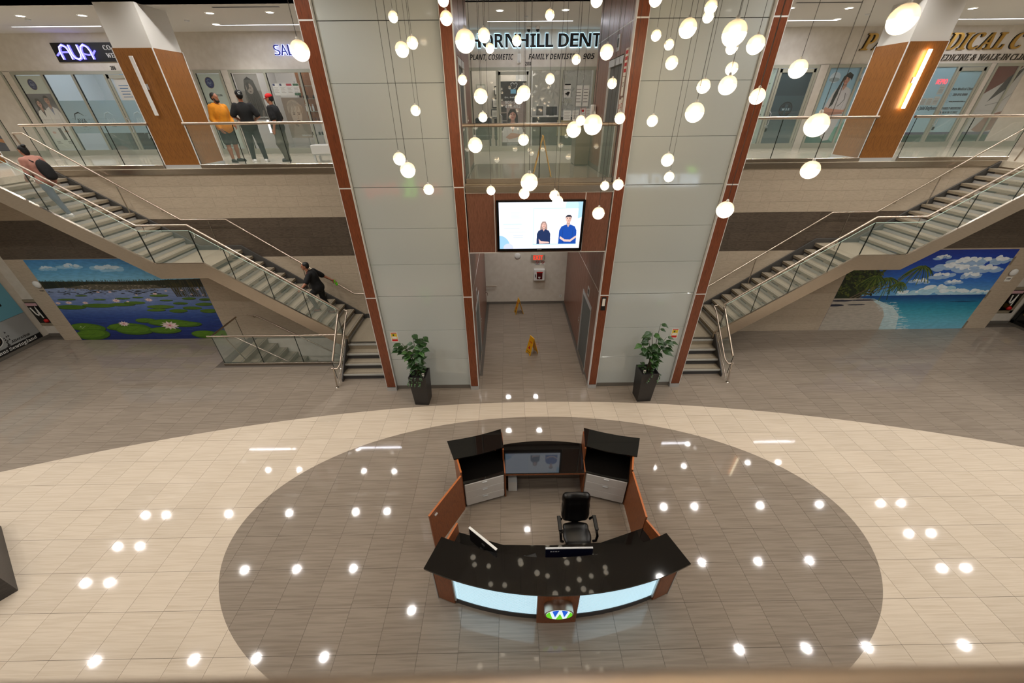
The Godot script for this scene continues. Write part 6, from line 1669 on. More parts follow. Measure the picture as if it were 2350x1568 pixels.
	var op := thing("open_sign", "red neon open sign seen from behind in the clinic window", "sign", V(14.36, 7.36, SHOP - 0.02))
	glow("neon_red", Color(1.0, 0.35, 0.40), 1.0)
	text(op, "OPEN", XF(V(0, 0, 0.01)), 0.36, 0.14, 0.006, "neon_red", false, false, 0.0, true)
	omni(op, V(-0.18, 0.07, 0.06), 0.0006, Color(1, 0.3, 0.3))
	var pl := thing("padlock", "black padlock hanging on the medical clinic door handle", "padlock", V(14.63, 6.12, SHOP + 0.07))
	part("body", bb().box(V(0, -0.07, 0), V(0.07, 0.11, 0.04), Basis.IDENTITY, 0.015), "black", pl); part("shackle", bb().tube([V(-0.02, -0.02, 0), V(-0.02, 0.03, 0), V(0, 0.045, 0), V(0.02, 0.03, 0), V(0.02, -0.02, 0)], 0.006, 6), "aluminium", pl)
	var pl2 := thing("padlock", "black padlock hanging on the design office door handle", "padlock", V(8.60, 6.12, SHOP + 0.07))
	part("body", bb().box(V(0, -0.07, 0), V(0.07, 0.11, 0.04), Basis.IDENTITY, 0.015), "black", pl2); part("shackle", bb().tube([V(-0.02, -0.02, 0), V(-0.02, 0.03, 0), V(0, 0.045, 0), V(0.02, 0.03, 0), V(0.02, -0.02, 0)], 0.006, 6), "aluminium", pl2)
	# large coat print
	var c := img(400, 420, Color(0.74, 0.74, 0.73))
	poly(c, [Vector2(0, 0), Vector2(170, 0), Vector2(120, 70), Vector2(0, 150)], Color(0.42, 0.16, 0.12)); poly(c, [Vector2(110, 60), Vector2(190, 0), Vector2(150, 110), Vector2(60, 190)], Color(0.06, 0.07, 0.12)); stroke(c, [Vector2(60, 210), Vector2(150, 190), Vector2(240, 100)], 5.0, Color(0.56, 0.56, 0.56)); stroke(c, [Vector2(90, 300), Vector2(200, 250)], 4.0, Color(0.58, 0.58, 0.58))
	poly(c, [Vector2(60, 350), Vector2(110, 270), Vector2(240, 230), Vector2(400, 240), Vector2(400, 340), Vector2(200, 350), Vector2(120, 372)], Color(0.55, 0.36, 0.28)); stroke(c, [Vector2(150, 300), Vector2(280, 270)], 4.0, Color(0.4, 0.25, 0.2))
	rect(c, 0, 362, 400, 16, Color(0.13, 0.12, 0.34)); rect(c, 0, 378, 400, 42, Color(0.07, 0.30, 0.25))
	print_mat("coat_print", c, 0.3)
	poster("window_film", "window film of a white coat and folded arms by the right stair", "window film", 15.82, 17.9, 5.62, 7.84, "coat_print", SHOP - 0.02)
	# raised gold letters
	var n := thing("raised_sign", "raised gold italic letters of the medical clinic name on the wall", "sign", V(10.9, 8.29, SHOP))
	letter_row(n, "PARS MEDICAL C", XF(V(0, 0, 0.02)), 5.25, 0.43, 0.04, "gold", true, true, 0.25)
	letter_row(n, "PARS MEDICAL C", XF(V(-0.022, 0.0, 0.0)), 5.25, 0.43, 0.02, "ink", true, true, 0.25)
	var n2 := thing("raised_sign", "smaller dark italic letters of clinic services under the gold name", "sign", V(12.6, 8.0, SHOP))
	text(n2, "FAMILY MEDICINE & WALK-IN CLINIC", XF(V(0, 0, 0.012)), 4.2, 0.17, 0.012, mat("bronze", Color(0.55, 0.52, 0.47), 0.35, 0.6), false, true, 0.25)
	text(n2, "FAMILY MEDICINE & WALK-IN CLINIC", XF(V(-0.012, 0.0, 0.0)), 4.2, 0.17, 0.01, "ink", false, true, 0.25)
func bank() -> void:
	# shop with dark blue films at the far left
	shopfront("aluminium shop front with dark blue films beyond the beauty clinic", [-21.0, -19.6, -18.3, -17.25], [])
	mat("film_navy", Color(0.02, 0.07, 0.26), 0.3); mat("film_orange", Color(0.75, 0.45, 0.1), 0.4)
	var g := thing("window_film", "dark blue promotional film with white words on the far left shop", "window film", V(-18.9, 5.62, SHOP - 0.02))
	for q in [[-20.95, -19.65, 0.0, 1.6], [-19.55, -18.35, 0.0, 1.55], [-18.25, -17.3, 0.95, 1.35]]:
		part("film", bb().span(V(q[0] + 18.9, q[2], 0), V(q[1] + 18.9, q[3], 0.004)), "film_navy", g)
		part("orange_line", bb().span(V(q[0] + 18.9, q[3], 0), V(q[1] + 18.9, q[3] + 0.02, 0.004)), "film_orange", g)
	text(g, "DOWN", XF(V(0.75, 1.12, 0.005)), 0.4, 0.1, 0.003, "paper", false)
	for i in 4: text(g, ["make", "extreme", "comes true!", "BANK NEXT TO YOU"][i], XF(V(-0.6, 1.3 - i * 0.14, 0.005)), 0.0, 0.06, 0.003, "frost_white", false)
	for q in [[-18.7, 5.95, 0.3], [-18.0, 6.3, 0.2], [-18.0, 6.0, 0.25]]:
		part("patch", bb().box(V(q[0] + 18.9, q[1] - 5.62, 0.006), V(q[2], 0.12, 0.002), Basis(Vector3.BACK, -0.2)), "film_orange" if q[0] < -18.5 else "film_navy", g)
# ---------------------------------------------------------------- wall paintings
func puff(im: Image, x: float, y: float, r: float, c: Color, under: Color) -> void:
	for i in 9:
		var a := rng.randf_range(-1.0, 1.0)
		oval(im, x + a * r * 1.5, y + rng.randf_range(-0.1, 0.35) * r, r * rng.randf_range(0.4, 0.8), r * rng.randf_range(0.18, 0.34), under)
	for i in 10:
		var a := rng.randf_range(-1.0, 1.0)
		oval(im, x + a * r * 1.2, y - rng.randf_range(0.0, 0.45) * r * (1.0 - absf(a) * 0.6), r * rng.randf_range(0.22, 0.42), r * rng.randf_range(0.12, 0.24), c)
func murals() -> void:
	var w := 1024
	var h := 584
	var U := func(u, v): return Vector2(u * w, v * h)
	# water lilies
	var im := img(w, h, Color(0.2, 0.3, 0.5))
	fade(im, 0, 150, [Color(0.25, 0.50, 0.72), Color(0.36, 0.62, 0.80), Color(0.50, 0.74, 0.86)])
	for c in [[0.11, 0.095, 30], [0.25, 0.08, 42], [0.47, 0.10, 55], [0.72, 0.13, 40], [0.9, 0.1, 34]]: puff(im, c[0] * w, c[1] * h, c[2], Color(0.76, 0.84, 0.90), Color(0.55, 0.74, 0.86))
	fade(im, 148, h, [Color(0.55, 0.62, 0.74), Color(0.50, 0.57, 0.73), Color(0.36, 0.46, 0.68), Color(0.16, 0.28, 0.56), Color(0.10, 0.19, 0.46), Color(0.07, 0.14, 0.40)])
	for i in 700:
		var v := pow(rng.randf(), 0.8)
		var y := lerpf(200, h, v)
		var c := im.get_pixel(5, mini(h - 1, int(y)))
		rect(im, rng.randf() * w, y, rng.randf_range(20, 110) * (0.4 + v), 1.0 + v * 2.0, c.lightened(rng.randf_range(0.0, 0.14)) if i % 2 else c.darkened(rng.randf_range(0.0, 0.14)))
	# far bank and reeds
	poly(im, [U.call(0, 0.245), U.call(0.5, 0.26), U.call(1.0, 0.235), U.call(1.0, 0.33), U.call(0.6, 0.345), U.call(0.3, 0.30), U.call(0.0, 0.335)], Color(0.13, 0.15, 0.11))
	for i in 260:
		var x := rng.randf() * w
		stroke(im, [Vector2(x, 0.325 * h), Vector2(x + rng.randf_range(-6, 6), (0.25 - 0.02 * rng.randf()) * h)], 2.0, [Color(0.16, 0.20, 0.10), Color(0.10, 0.12, 0.08), Color(0.25, 0.24, 0.14)][i % 3])
	poly(im, [U.call(0.12, 0.325), U.call(0.3, 0.285), U.call(0.7, 0.30), U.call(0.75, 0.34), U.call(0.4, 0.36)], Color(0.36, 0.34, 0.28))
	for i in 170: oval(im, lerpf(0.13, 0.78, rng.randf()) * w, lerpf(0.3, 0.36, rng.randf()) * h, rng.randf_range(3, 9), 1.6, [Color(0.62, 0.58, 0.52), Color(0.2, 0.2, 0.16)][i % 2])
	for i in 120:
		var x := lerpf(0.8, 1.02, rng.randf()) * w
		stroke(im, [Vector2(x, 0.45 * h), Vector2(x + rng.randf_range(-16, 10), rng.randf_range(0.24, 0.33) * h)], 2.0, [Color(0.22, 0.24, 0.10), Color(0.36, 0.30, 0.14), Color(0.12, 0.14, 0.08)][i % 3])
	for i in 60: oval(im, rng.randf() * w * 0.7, lerpf(0.36, 0.41, rng.randf()) * h, rng.randf_range(6, 26), 2.2, Color(0.14, 0.16, 0.16))
	var pads := [[0.69, 0.43, 62, 8], [0.09, 0.465, 60, 6], [0.3, 0.47, 40, 5], [0.45, 0.46, 50, 5], [0.87, 0.47, 46, 8], [0.97, 0.485, 40, 8], [0.086, 0.56, 100, 16], [0.27, 0.545, 110, 14], [0.42, 0.535, 90, 12], [0.51, 0.515, 70, 10], [0.66, 0.57, 90, 13], [0.62, 0.61, 64, 10], [0.76, 0.625, 62, 13], [0.86, 0.59, 64, 11], [0.95, 0.545, 60, 11], [0.96, 0.63, 62, 14], [0.8, 0.53, 50, 8], [0.72, 0.49, 44, 5], [0.55, 0.45, 36, 4], [0.2, 0.42, 40, 4]]
	for p in pads:
		oval(im, p[0] * w, p[1] * h + 2, p[2], p[3] + 1, Color(0.10, 0.16, 0.16)); oval(im, p[0] * w, p[1] * h, p[2], p[3], Color(0.28, 0.42, 0.08).lightened(rng.randf() * 0.08), rng.randf_range(-0.03, 0.03))
	for p in [[0.10, 0.83, 116, 34, 0.06], [0.1, 0.925, 120, 42, -0.08], [0.28, 0.84, 60, 16, 0.0], [0.37, 0.835, 140, 34, 0.02], [0.40, 0.87, 130, 38, 0.0], [0.51, 0.745, 70, 18, 0.0], [0.66, 0.78, 150, 28, 0.02], [0.75, 0.80, 120, 22, 0.0], [0.6, 0.88, 110, 26, 0.0], [0.86, 0.945, 100, 32, 0.05], [0.97, 0.95, 70, 36, -0.1]]:
		oval(im, p[0] * w + 3, p[1] * h + 4, p[2], p[3], Color(0.05, 0.10, 0.16), p[4])
		oval(im, p[0] * w, p[1] * h, p[2], p[3], Color(0.25, 0.40, 0.06), p[4]); oval(im, p[0] * w - p[2] * 0.08, p[1] * h - p[3] * 0.14, p[2] * 0.84, p[3] * 0.72, Color(0.33, 0.49, 0.10), p[4])
		for i in 6: stroke(im, [Vector2(p[0] * w, p[1] * h), Vector2(p[0] * w, p[1] * h) + Vector2(p[2] * 0.8 * cos(i * 1.05), p[3] * 0.8 * sin(i * 1.05))], 1.5, Color(0.24, 0.38, 0.07))
	for p in [[0.09, 0.505, 24], [0.195, 0.51, 22], [0.02, 0.51, 20], [0.40, 0.487, 30], [0.61, 0.482, 28], [0.67, 0.41, 18], [0.353, 0.785, 40], [0.65, 0.815, 66], [0.955, 0.36, 13], [0.395, 0.38, 14], [0.32, 0.38, 14], [0.85, 0.37, 12], [0.9, 0.42, 12], [0.55, 0.42, 11], [0.75, 0.375, 12], [0.47, 0.5, 12], [0.97, 0.43, 10]]: lily(im, p[0] * w, p[1] * h, p[2])
	stroke(im, [Vector2(46, 486), Vector2(62, 470), Vector2(58, 492), Vector2(90, 474)], 1.6, Color(0.8, 0.84, 0.7))
	specks(im, 0.10)
	print_mat("mural_lilies", im, 0.6)
	tag(part("mural", sheet(5.14, 2.93, 0.004), "mural_lilies", self, V(-13.15, 1.467, WALL + 0.001)), "wall painting of a pond with water lilies under a blue sky", "mural")
	# beach
	var b := img(w, h, Color(0.2, 0.5, 0.8))
	fade(b, 0, 318, [Color(0.04, 0.18, 0.58), Color(0.08, 0.28, 0.68), Color(0.20, 0.45, 0.78), Color(0.42, 0.66, 0.84)])
	for c in [[0.56, 0.086, 34], [0.72, 0.14, 70], [0.64, 0.2, 60], [0.76, 0.22, 64], [0.9, 0.12, 60], [0.88, 0.22, 56], [0.62, 0.3, 44], [0.8, 0.3, 46], [0.5, 0.36, 36], [0.72, 0.38, 34]]: puff(b, c[0] * w, c[1] * h, c[2], Color(0.90, 0.93, 0.96), Color(0.60, 0.72, 0.86))
	for c in [[0.45, 0.51, 40], [0.57, 0.50, 50], [0.65, 0.455, 64], [0.75, 0.50, 56], [0.86, 0.50, 54], [0.96, 0.515, 36]]: puff(b, c[0] * w, c[1] * h, c[2], Color(0.88, 0.93, 0.96), Color(0.66, 0.82, 0.90))
	fade(b, 316, h, [Color(0.03, 0.25, 0.52), Color(0.10, 0.50, 0.64), Color(0.26, 0.64, 0.74), Color(0.38, 0.70, 0.80), Color(0.46, 0.73, 0.84)])
	oval(b, 0.88 * w, 0.628 * h, 100, 4, Color(0.06, 0.24, 0.40))
	for i in 500:
		var y := lerpf(330, h, rng.randf())
		var c := b.get_pixel(w - 5, int(minf(y, h - 1)))
		rect(b, lerpf(0.3, 1.0, rng.randf()) * w, y, rng.randf_range(16, 90), 1.5, c.lightened(0.10 * rng.randf()) if i % 2 else c.darkened(0.08 * rng.randf()))
	var sand := Color(0.70, 0.67, 0.62)
	poly(b, [U.call(0, 0.56), U.call(0.27, 0.58), U.call(0.33, 0.62), U.call(0.42, 0.68), U.call(0.5, 0.80), U.call(0.54, 1.0), U.call(0, 1.0)], Color(0.72, 0.82, 0.84))
	poly(b, [U.call(0, 0.56), U.call(0.25, 0.58), U.call(0.29, 0.63), U.call(0.36, 0.70), U.call(0.40, 0.80), U.call(0.42, 1.0), U.call(0, 1.0)], sand)
	for i in 420:
		var y := lerpf(0.6, 1.0, rng.randf())
		rect(b, rng.randf() * (0.28 + (y - 0.56) * 0.3) * w, y * h, rng.randf_range(10, 60), 1.6, sand.lightened(0.12 * rng.randf()) if i % 2 else sand.darkened(0.08 * rng.randf()))
	for i in 150:
		var y := lerpf(0.62, 1.0, rng.randf())
		rect(b, (0.30 + (y - 0.6) * 0.55 + rng.randf_range(-0.03, 0.1)) * w, y * h, rng.randf_range(14, 50), 2.0, Color(0.84, 0.90, 0.91))
	for q in [[0.06, 0.60, 70, 7], [0.2, 0.595, 90, 6], [0.03, 0.66, 60, 9], [0.17, 0.655, 60, 4]]: oval(b, q[0] * w, q[1] * h, q[2], q[3], Color(0.16, 0.17, 0.24))
	# trees at the left, leaning palms
	poly(b, [U.call(0, 0.57), U.call(0, 0.1), U.call(0.12, 0.16), U.call(0.24, 0.3), U.call(0.2, 0.45), U.call(0.16, 0.57)], Color(0.10, 0.16, 0.06))
	for i in 380: oval(b, rng.randf() * 0.24 * w, lerpf(0.12, 0.53, rng.randf()) * h, rng.randf_range(5, 16), rng.randf_range(3, 9), [Color(0.20, 0.28, 0.08), Color(0.09, 0.14, 0.05), Color(0.32, 0.36, 0.12)][i % 3], rng.randf())
	var trunk := Color(0.42, 0.34, 0.28)
	for q in [[[0.13, 0.57], [0.22, 0.46], [0.34, 0.37], [0.46, 0.22]], [[0.10, 0.57], [0.17, 0.48], [0.28, 0.38]], [[0.16, 0.57], [0.26, 0.47], [0.38, 0.40]]]: stroke(b, q.map(func(p): return U.call(p[0], p[1])), 7.0, trunk)
	for q in [[0.46, 0.19, 1.0], [0.29, 0.33, 1.1], [0.2, 0.3, 0.9], [0.38, 0.38, 0.6]]:
		for i in 30:
			var a := -PI + i * 0.22 + rng.randf_range(-0.1, 0.1)
			var l: float = q[2] * rng.randf_range(70, 120)
			var p0: Vector2 = U.call(q[0], q[1])
			var pts := []
			for k in 5:
				var t := k / 4.0
				pts.append(p0 + Vector2(cos(a) * l * t, sin(a) * l * t * 0.5 + l * 0.75 * t * t))
			stroke(b, pts, 5.0, [Color(0.24, 0.36, 0.08), Color(0.12, 0.22, 0.07), Color(0.40, 0.46, 0.16)][i % 3])
	specks(b, 0.08)
	print_mat("mural_beach", b, 0.6)
	tag(part("mural", sheet(5.14, 2.90, 0.004), "mural_beach", self, V(12.91, 1.452, WALL + 0.001)), "wall painting of a tropical beach with palms and turquoise sea", "mural")
func lily(im: Image, x: float, y: float, r: float) -> void:
	for ring in 3:
		var n: int = [11, 9, 7][ring]
		var l: float = r * [1.0, 0.75, 0.48][ring]
		var c: Color = [Color(0.84, 0.76, 0.76), Color(0.93, 0.86, 0.84), Color(0.88, 0.66, 0.68)][ring]
		for i in n:
			var a := TAU * i / n + ring * 0.3
			var d := Vector2(cos(a), sin(a) * 0.52)
			var e := Vector2(-sin(a), cos(a) * 0.52) * l * 0.17
			var o := Vector2(x, y)
			poly(im, [o, o + d * l * 0.6 + e, o + d * l, o + d * l * 0.6 - e], c.darkened(0.06 * (i % 2)))
	oval(im, x, y, r * 0.13, r * 0.07, Color(0.75, 0.4, 0.45))

# ---------------------------------------------------------------- shops at both ends of the ground floor
func low_stores() -> void:
	for s in [-1, 1]:
		struct("wall_store_" + ("left" if s < 0 else "right"), bb().span(V(s * 17.12 if s < 0 else 17.5, 0, 4.9), V(s * 17.4 if s < 0 else 17.7, 5.3, -11.6)), "plaster", "plaster wall of the shop at the %s end of the ground floor" % ("left" if s < 0 else "right"), "wall")
		struct("baseboard_store_" + ("left" if s < 0 else "right"), bb().span(V(s * 17.1 if s < 0 else 17.48, 0, 4.9), V(s * 17.13 if s < 0 else 17.5, 0.1, -11.55)), "baseboard")
	# alteration shop: films on its window
	var f := face(V(-17.095, 0, -10.6), V(1, 0, 0))   # local x runs towards the camera: -z world
	var t := thing("window_film", "grey and blue window film of the alteration shop with a round emblem", "window film", f.origin)
	var L := Transform3D(f.basis, Vector3.ZERO)
	part("grey_film", bb().add(bb().span(V(-1.9, 0.12, 0), V(0.72, 1.08, 0.004)), L), mat("film_grey", Color(0.60, 0.61, 0.61), 0.4), t)
	part("blue_film", bb().add(bb().span(V(-1.9, 1.09, 0), V(0.72, 2.6, 0.004)), L), mat("film_aqua", Color(0.42, 0.66, 0.74), 0.3), t)
	part("name_strip", bb().add(bb().span(V(-1.9, 0.12, 0.004), V(0.72, 0.30, 0.006)), L), "ink", t)
	part("dark_strip", bb().add(bb().span(V(-1.9, 1.5, 0.004), V(0.35, 1.66, 0.006)), L), "ink", t)
	part("dark_strip", bb().add(bb().span(V(-1.9, 2.1, 0.004), V(0.1, 2.2, 0.006)), L), "ink", t)
	text(t, "Venus Sewingland", L * XF(V(-0.75, 0.165, 0.006)), 1.3, 0.10, 0.003, "white", true, true, 0.2)
	text(t, "Alteration", L * XF(V(-0.1, 0.36, 0.004)), 0.55, 0.085, 0.003, "ink", true, true, 0.2)
	var e := L * XF(V(-0.45, 0.62, 0.005))
	part("emblem", bb().prism(ring(0, 0, 0.23, 0.23, 32), 0, 0.002, e), "white", t); part("emblem", bb().prism(ring(0, 0, 0.205, 0.205, 32), 0.002, 0.004, e), "ink", t); part("emblem", bb().prism(ring(0, 0, 0.15, 0.15, 20), 0.004, 0.006, e), mat("emblem_tan", Color(0.50, 0.33, 0.20), 0.5), t); part("emblem", bb().prism(PackedVector2Array([Vector2(-0.05, -0.06), Vector2(0.05, -0.06), Vector2(0.05, 0.06), Vector2(-0.05, 0.06)]), 0.006, 0.008, e), "ink", t)
	var sp := bb()
	for i in 46:
		var a := rng.randf() * TAU
		var r := 0.25 + rng.randf() * 0.14
		sp.prism(PackedVector2Array([Vector2(r * cos(a), r * sin(a)), Vector2((r + 0.05) * cos(a + 0.06), (r + 0.05) * sin(a + 0.06)), Vector2((r + 0.02) * cos(a + 0.2), (r + 0.02) * sin(a + 0.2))]), 0, 0.002, e)
	part("splashes", sp, "riser_grey", t).set_meta("kind", "stuff")
	# hose cabinets in the recessed walls
	for s in [-1, 1]:
		var c := thing("fire_hose_cabinet", "recessed hose cabinet with beige frame beside the %s mural" % ("lily pond" if s < 0 else "beach"), "cabinet", V(s * 16.95, 0.95, WALL - 0.3))
		part("frame", bb().span(V(-0.34, -0.5, 0), V(0.34, 0.5, 0.015)).span(V(-0.34, -0.5, 0), V(-0.24, 0.5, 0.025)).span(V(0.24, -0.5, 0), V(0.34, 0.5, 0.025)).span(V(-0.34, 0.4, 0), V(0.34, 0.5, 0.025)).span(V(-0.34, -0.5, 0), V(0.34, -0.4, 0.025)), mat("cabinet_beige", Color(0.55, 0.51, 0.43), 0.5), c)
		part("window", bb().span(V(-0.24, -0.4, 0.015), V(0.24, 0.4, 0.018)), "black_gloss", c)
		part("hose", bb().tube([V(-0.1, 0.2, 0.02), V(-0.05, -0.05, 0.022), V(0.0, -0.1, 0.022), V(0.05, -0.05, 0.022), V(0.08, 0.2, 0.02), V(0.1, -0.2, 0.02)], 0.02, 6), "paper", c)
		part("red_tank", bb().lathe([Vector2(0, -0.36), Vector2(0.08, -0.36), Vector2(0.08, -0.28), Vector2(0.03, -0.24), Vector2(0, -0.24)], 10, XF(V(0.12, 0, 0.0))), "red", c)
		part("label", bb().span(V(-0.2, 0.26, 0.018), V(0.2, 0.37, 0.02)), mat("label_pink", Color(0.78, 0.62, 0.64), 0.6), c)
		var b := thing("fire_bell", "white round alarm bell on the beige wall by the %s mural" % ("lily pond" if s < 0 else "beach"), "alarm bell", V(s * 15.82, 2.12, WALL + 0.005))
		part("gong", bb().lathe([Vector2(0.0, 0.07), Vector2(0.07, 0.065), Vector2(0.12, 0.035), Vector2(0.125, 0.01), Vector2(0.10, 0.0)], 24, Transform3D(Basis(Vector3.RIGHT, PI / 2), Vector3.ZERO)), "white", b)
		part("plate", bb().span(V(-0.1, -0.32, 0), V(0.1, -0.15, 0.01)), "paper" if s > 0 else "wall_tile_light", b)
		text(b, "FIRE", XF(V(-0.07, -0.25, 0.01)), 0.14, 0.05, 0.003, "ink", true)
	# shop at the right end: dark glazed door with coloured cards
	var d := thing("glass_door", "dark glass shop door with coloured cards at the right end", "door", V(17.48, 0, -10.5))
	part("frame", bb().span(V(-0.03, 0.1, -1.0), V(0, 0.2, 1.6)).span(V(-0.03, 2.3, -1.0), V(0, 2.4, 1.6)).span(V(-0.03, 0.1, -1.0), V(0, 2.4, -0.9)).span(V(-0.03, 0.1, 1.5), V(0, 2.4, 1.6)), "frame_dark", d)
	part("pane", bb().span(V(-0.015, 0.2, -0.9), V(-0.01, 2.3, 1.5)), "black_gloss", d)
	for q in [[0.55, -0.7, Color(0.75, 0.6, 0.15)], [0.8, -0.55, Color(0.45, 0.1, 0.12)], [0.4, -0.3, Color(0.2, 0.4, 0.55)], [1.0, -0.75, Color(0.65, 0.62, 0.5)]]: part("card", bb().box(V(-0.018, q[0], q[1]), V(0.004, 0.16, 0.22)), mat("card%d" % int(q[0] * 100), q[2], 0.5), d)
	# dark corner of a kiosk at the left edge of the room
	var k := thing("kiosk", "dark grey laminate kiosk whose corner juts in at the left", "kiosk", V(-8.99, 0, -3.13))
	var kp := PackedVector2Array([Vector2(0, 0), Vector2(-1.6, 1.15), Vector2(-2.9, -0.6), Vector2(-1.3, -1.75)])
	mat("laminate", Color.WHITE, 0.5, 0.0, grain(41, [Color(0.20, 0.19, 0.19), Color(0.30, 0.285, 0.28)], 0.02, 4), Vector3(4, 4, 0.5))
	part("body", bb().prism(kp, 0.0, 0.55, plan()), "laminate", k)
	part("top", bb().prism(kp, 0.55, 0.58, plan()), "laminate", k)

# ---------------------------------------------------------------- ground floor corridor between the towers
func wet_sign(at: Vector3, hgt: float, lab: String, turn := 0.0) -> void:
	var t := thing("wet_floor_sign", lab, "floor sign", at, turn)
	for s in [-1, 1]:
		var xf := Transform3D(Basis(Vector3.RIGHT, s * 0.28), V(0, hgt * 0.97, 0))
		var fr := PackedVector2Array([Vector2(-0.14, -hgt), Vector2(-0.09, -hgt), Vector2(-0.07, -hgt + 0.04), Vector2(0.07, -hgt + 0.04), Vector2(0.09, -hgt), Vector2(0.14, -hgt), Vector2(0.11, 0.0), Vector2(-0.11, 0.0)])
		var p := part("panel", bb().prism(fr, -0.006, 0.006, Transform3D(Basis(Vector3.RIGHT, -s * 0.25), V(0, hgt * 0.97, 0))), "yellow", t)
		var o := Transform3D(Basis(Vector3.RIGHT, -s * 0.25), V(0, hgt * 0.97, 0)) * Transform3D(Basis(Vector3.UP, 0.0 if s > 0 else PI), V(0, 0, 0.0065 * s))
		text(p, "CAUTION", o * XF(V(-0.08, -hgt * 0.32, 0)), 0.16, 0.045, 0.002, "red", true)
		text(p, "WET FLOOR", o * XF(V(-0.09, -hgt * 0.86, 0)), 0.18, 0.03, 0.002, "ink", true)
		part("pictogram", bb().add(bb().prism(PackedVector2Array([Vector2(-0.06, -0.2), Vector2(0.0, -0.08), Vector2(0.06, -0.2)]), 0, 0.002), o * XF(V(0, -hgt * 0.35, 0))), "red", p)
	part("hinge", bb().tube([V(-0.12, hgt * 0.965, 0), V(0.12, hgt * 0.965, 0)], 0.016, 8), "yellow", t)
func corridor() -> void:
	var z := -13.65
	struct("wall_corridor_back", bb().span(V(-1.7, 0, z), V(1.9, 5.3, z - 0.15)), "plaster", "cream end wall of the ground floor corridor", "wall")
	struct("baseboard_corridor", bb().span(V(-1.6, 0, z), V(1.6, 0.11, z + 0.012)), "baseboard")
	struct("ceiling_corridor", bb().span(V(-1.6, 3.95, -8.4), V(1.6, 4.02, -13.7)), "ceiling_white")
	for q in [[-0.75, -10.4], [0.45, -10.4], [-0.75, -12.4], [0.45, -12.4]]: downlight(V(q[0], 3.948, q[1]), K_GALLERY * 0.9, 0.085, "corridor ceiling lamps", "round lamp in the ceiling of the ground floor corridor")
	var e := thing("exit_sign", "red lettered exit sign above the cabinet in the corridor", "sign", V(0.45, 1.98, z + 0.06))
	part("housing", bb().box(V(0, 0, 0), V(0.5, 0.25, 0.05), Basis.IDENTITY, 0.01), "frame_alu", e)
	glow("exit_red", Color(1.0, 0.22, 0.12), 0.9)
	text(e, "EXIT", XF(V(-0.17, -0.085, 0.026)), 0.36, 0.17, 0.004, "exit_red", true)
	omni(e, V(0, 0, 0.1), 0.0006, Color(1, 0.3, 0.2))
	for q in [["grey no smoking", 0.44, "aluminium"], ["white no pets", 0.65, "paper"]]:
		var t := thing("wall_notice", "%s notice under the exit sign" % q[0], "notice", V(q[1], 1.76, z + 0.006))
		part("sheet", bb().box(Vector3.ZERO, V(0.19, 0.19, 0.006)), q[2], t)
		part("ban_ring", bb().add(ring_mesh(0.045, 0.06), XF(V(0, 0.02, 0.0035))), "red", t)
		part("ban_bar", bb().box(V(0, 0.02, 0.0045), V(0.1, 0.014, 0.002), Basis(Vector3.BACK, -0.7)), "red", t)
		part("caption", bb().span(V(-0.06, -0.07, 0.003), V(0.06, -0.06, 0.004)), "ink", t)
	var a := thing("defibrillator_cabinet", "white wall cabinet with a red defibrillator window", "cabinet", V(0.52, 1.30, z))
	part("case", bb().span(V(-0.21, -0.22, 0), V(0.21, 0.22, 0.18), 0.01), "white", a)
	part("window", bb().span(V(-0.1, -0.16, 0.18), V(0.12, 0.1, 0.183)), mat("maroon", Color(0.30, 0.03, 0.05), 0.3), a)
	part("label", bb().span(V(-0.11, 0.10, 0.18), V(0.13, 0.14, 0.184)), "red", a)
	part("heart", bb().prism(PackedVector2Array([Vector2(0, -0.05), Vector2(0.045, 0.0), Vector2(0.04, 0.03), Vector2(0.02, 0.04), Vector2(0, 0.025), Vector2(-0.02, 0.04), Vector2(-0.04, 0.03), Vector2(-0.045, 0.0)]), 0.183, 0.187, XF(V(0.0, -0.09, 0))), "white", a)
	part("latch", bb().span(V(-0.17, -0.08, 0.18), V(-0.14, 0.04, 0.19)), "black", a)
	var sd := thing("alarm_sounder", "white round alarm sounder high on the corridor end wall", "alarm", V(-0.32, 2.02, z))
	part("dome", bb().lathe([Vector2(0.0, 0.05), Vector2(0.07, 0.045), Vector2(0.115, 0.02), Vector2(0.12, 0.0)], 24, Transform3D(Basis(Vector3.RIGHT, PI / 2), Vector3.ZERO)), "white", sd)
	var rail := thing("wall_handrail", "short steel handrail on the corridor end wall", "handrail", V(-1.4, 0.82, z + 0.07))
	part("rail", bb().tube([V(-0.25, 0, 0), V(0.25, 0, 0)], 0.02, 10), "steel_satin", rail); part("bracket", bb().tube([V(-0.2, -0.01, 0), V(-0.2, -0.05, 0), V(-0.2, -0.05, -0.07)], 0.01, 6), "steel_bright", rail)
	var ol := thing("wall_outlet", "small white outlet low on the corridor end wall", "outlet", V(1.42, 0.33, z))
	part("plate", bb().box(V(0, 0, 0.003), V(0.08, 0.12, 0.006), Basis.IDENTITY, 0.002), "white", ol)
	for y in [-0.028, 0.028]: part("socket", bb().box(V(0, y, 0.007), V(0.035, 0.03, 0.002)), "frame_alu", ol)
	var dh := thing("door_pull", "small chrome lever at the left wall of the corridor", "handle", V(-1.52, 1.0, -12.6))
	part("rose", bb().lathe([Vector2(0, 0.01), Vector2(0.03, 0.01), Vector2(0.03, 0)], 14, Transform3D(Basis(Vector3.BACK, -PI / 2), V(-0.05, 0, 0))), "steel_bright", dh); part("lever", bb().tube([V(-0.04, 0, 0), V(0.04, 0, 0), V(0.06, 0, 0.05), V(0.06, -0.06, 0.12)], 0.012, 8), "steel_bright", dh)
	wet_sign(V(-0.29, 0, -12.85), 0.62, "yellow folding floor sign near the end wall of the corridor", PI * 0.5 + 0.2)
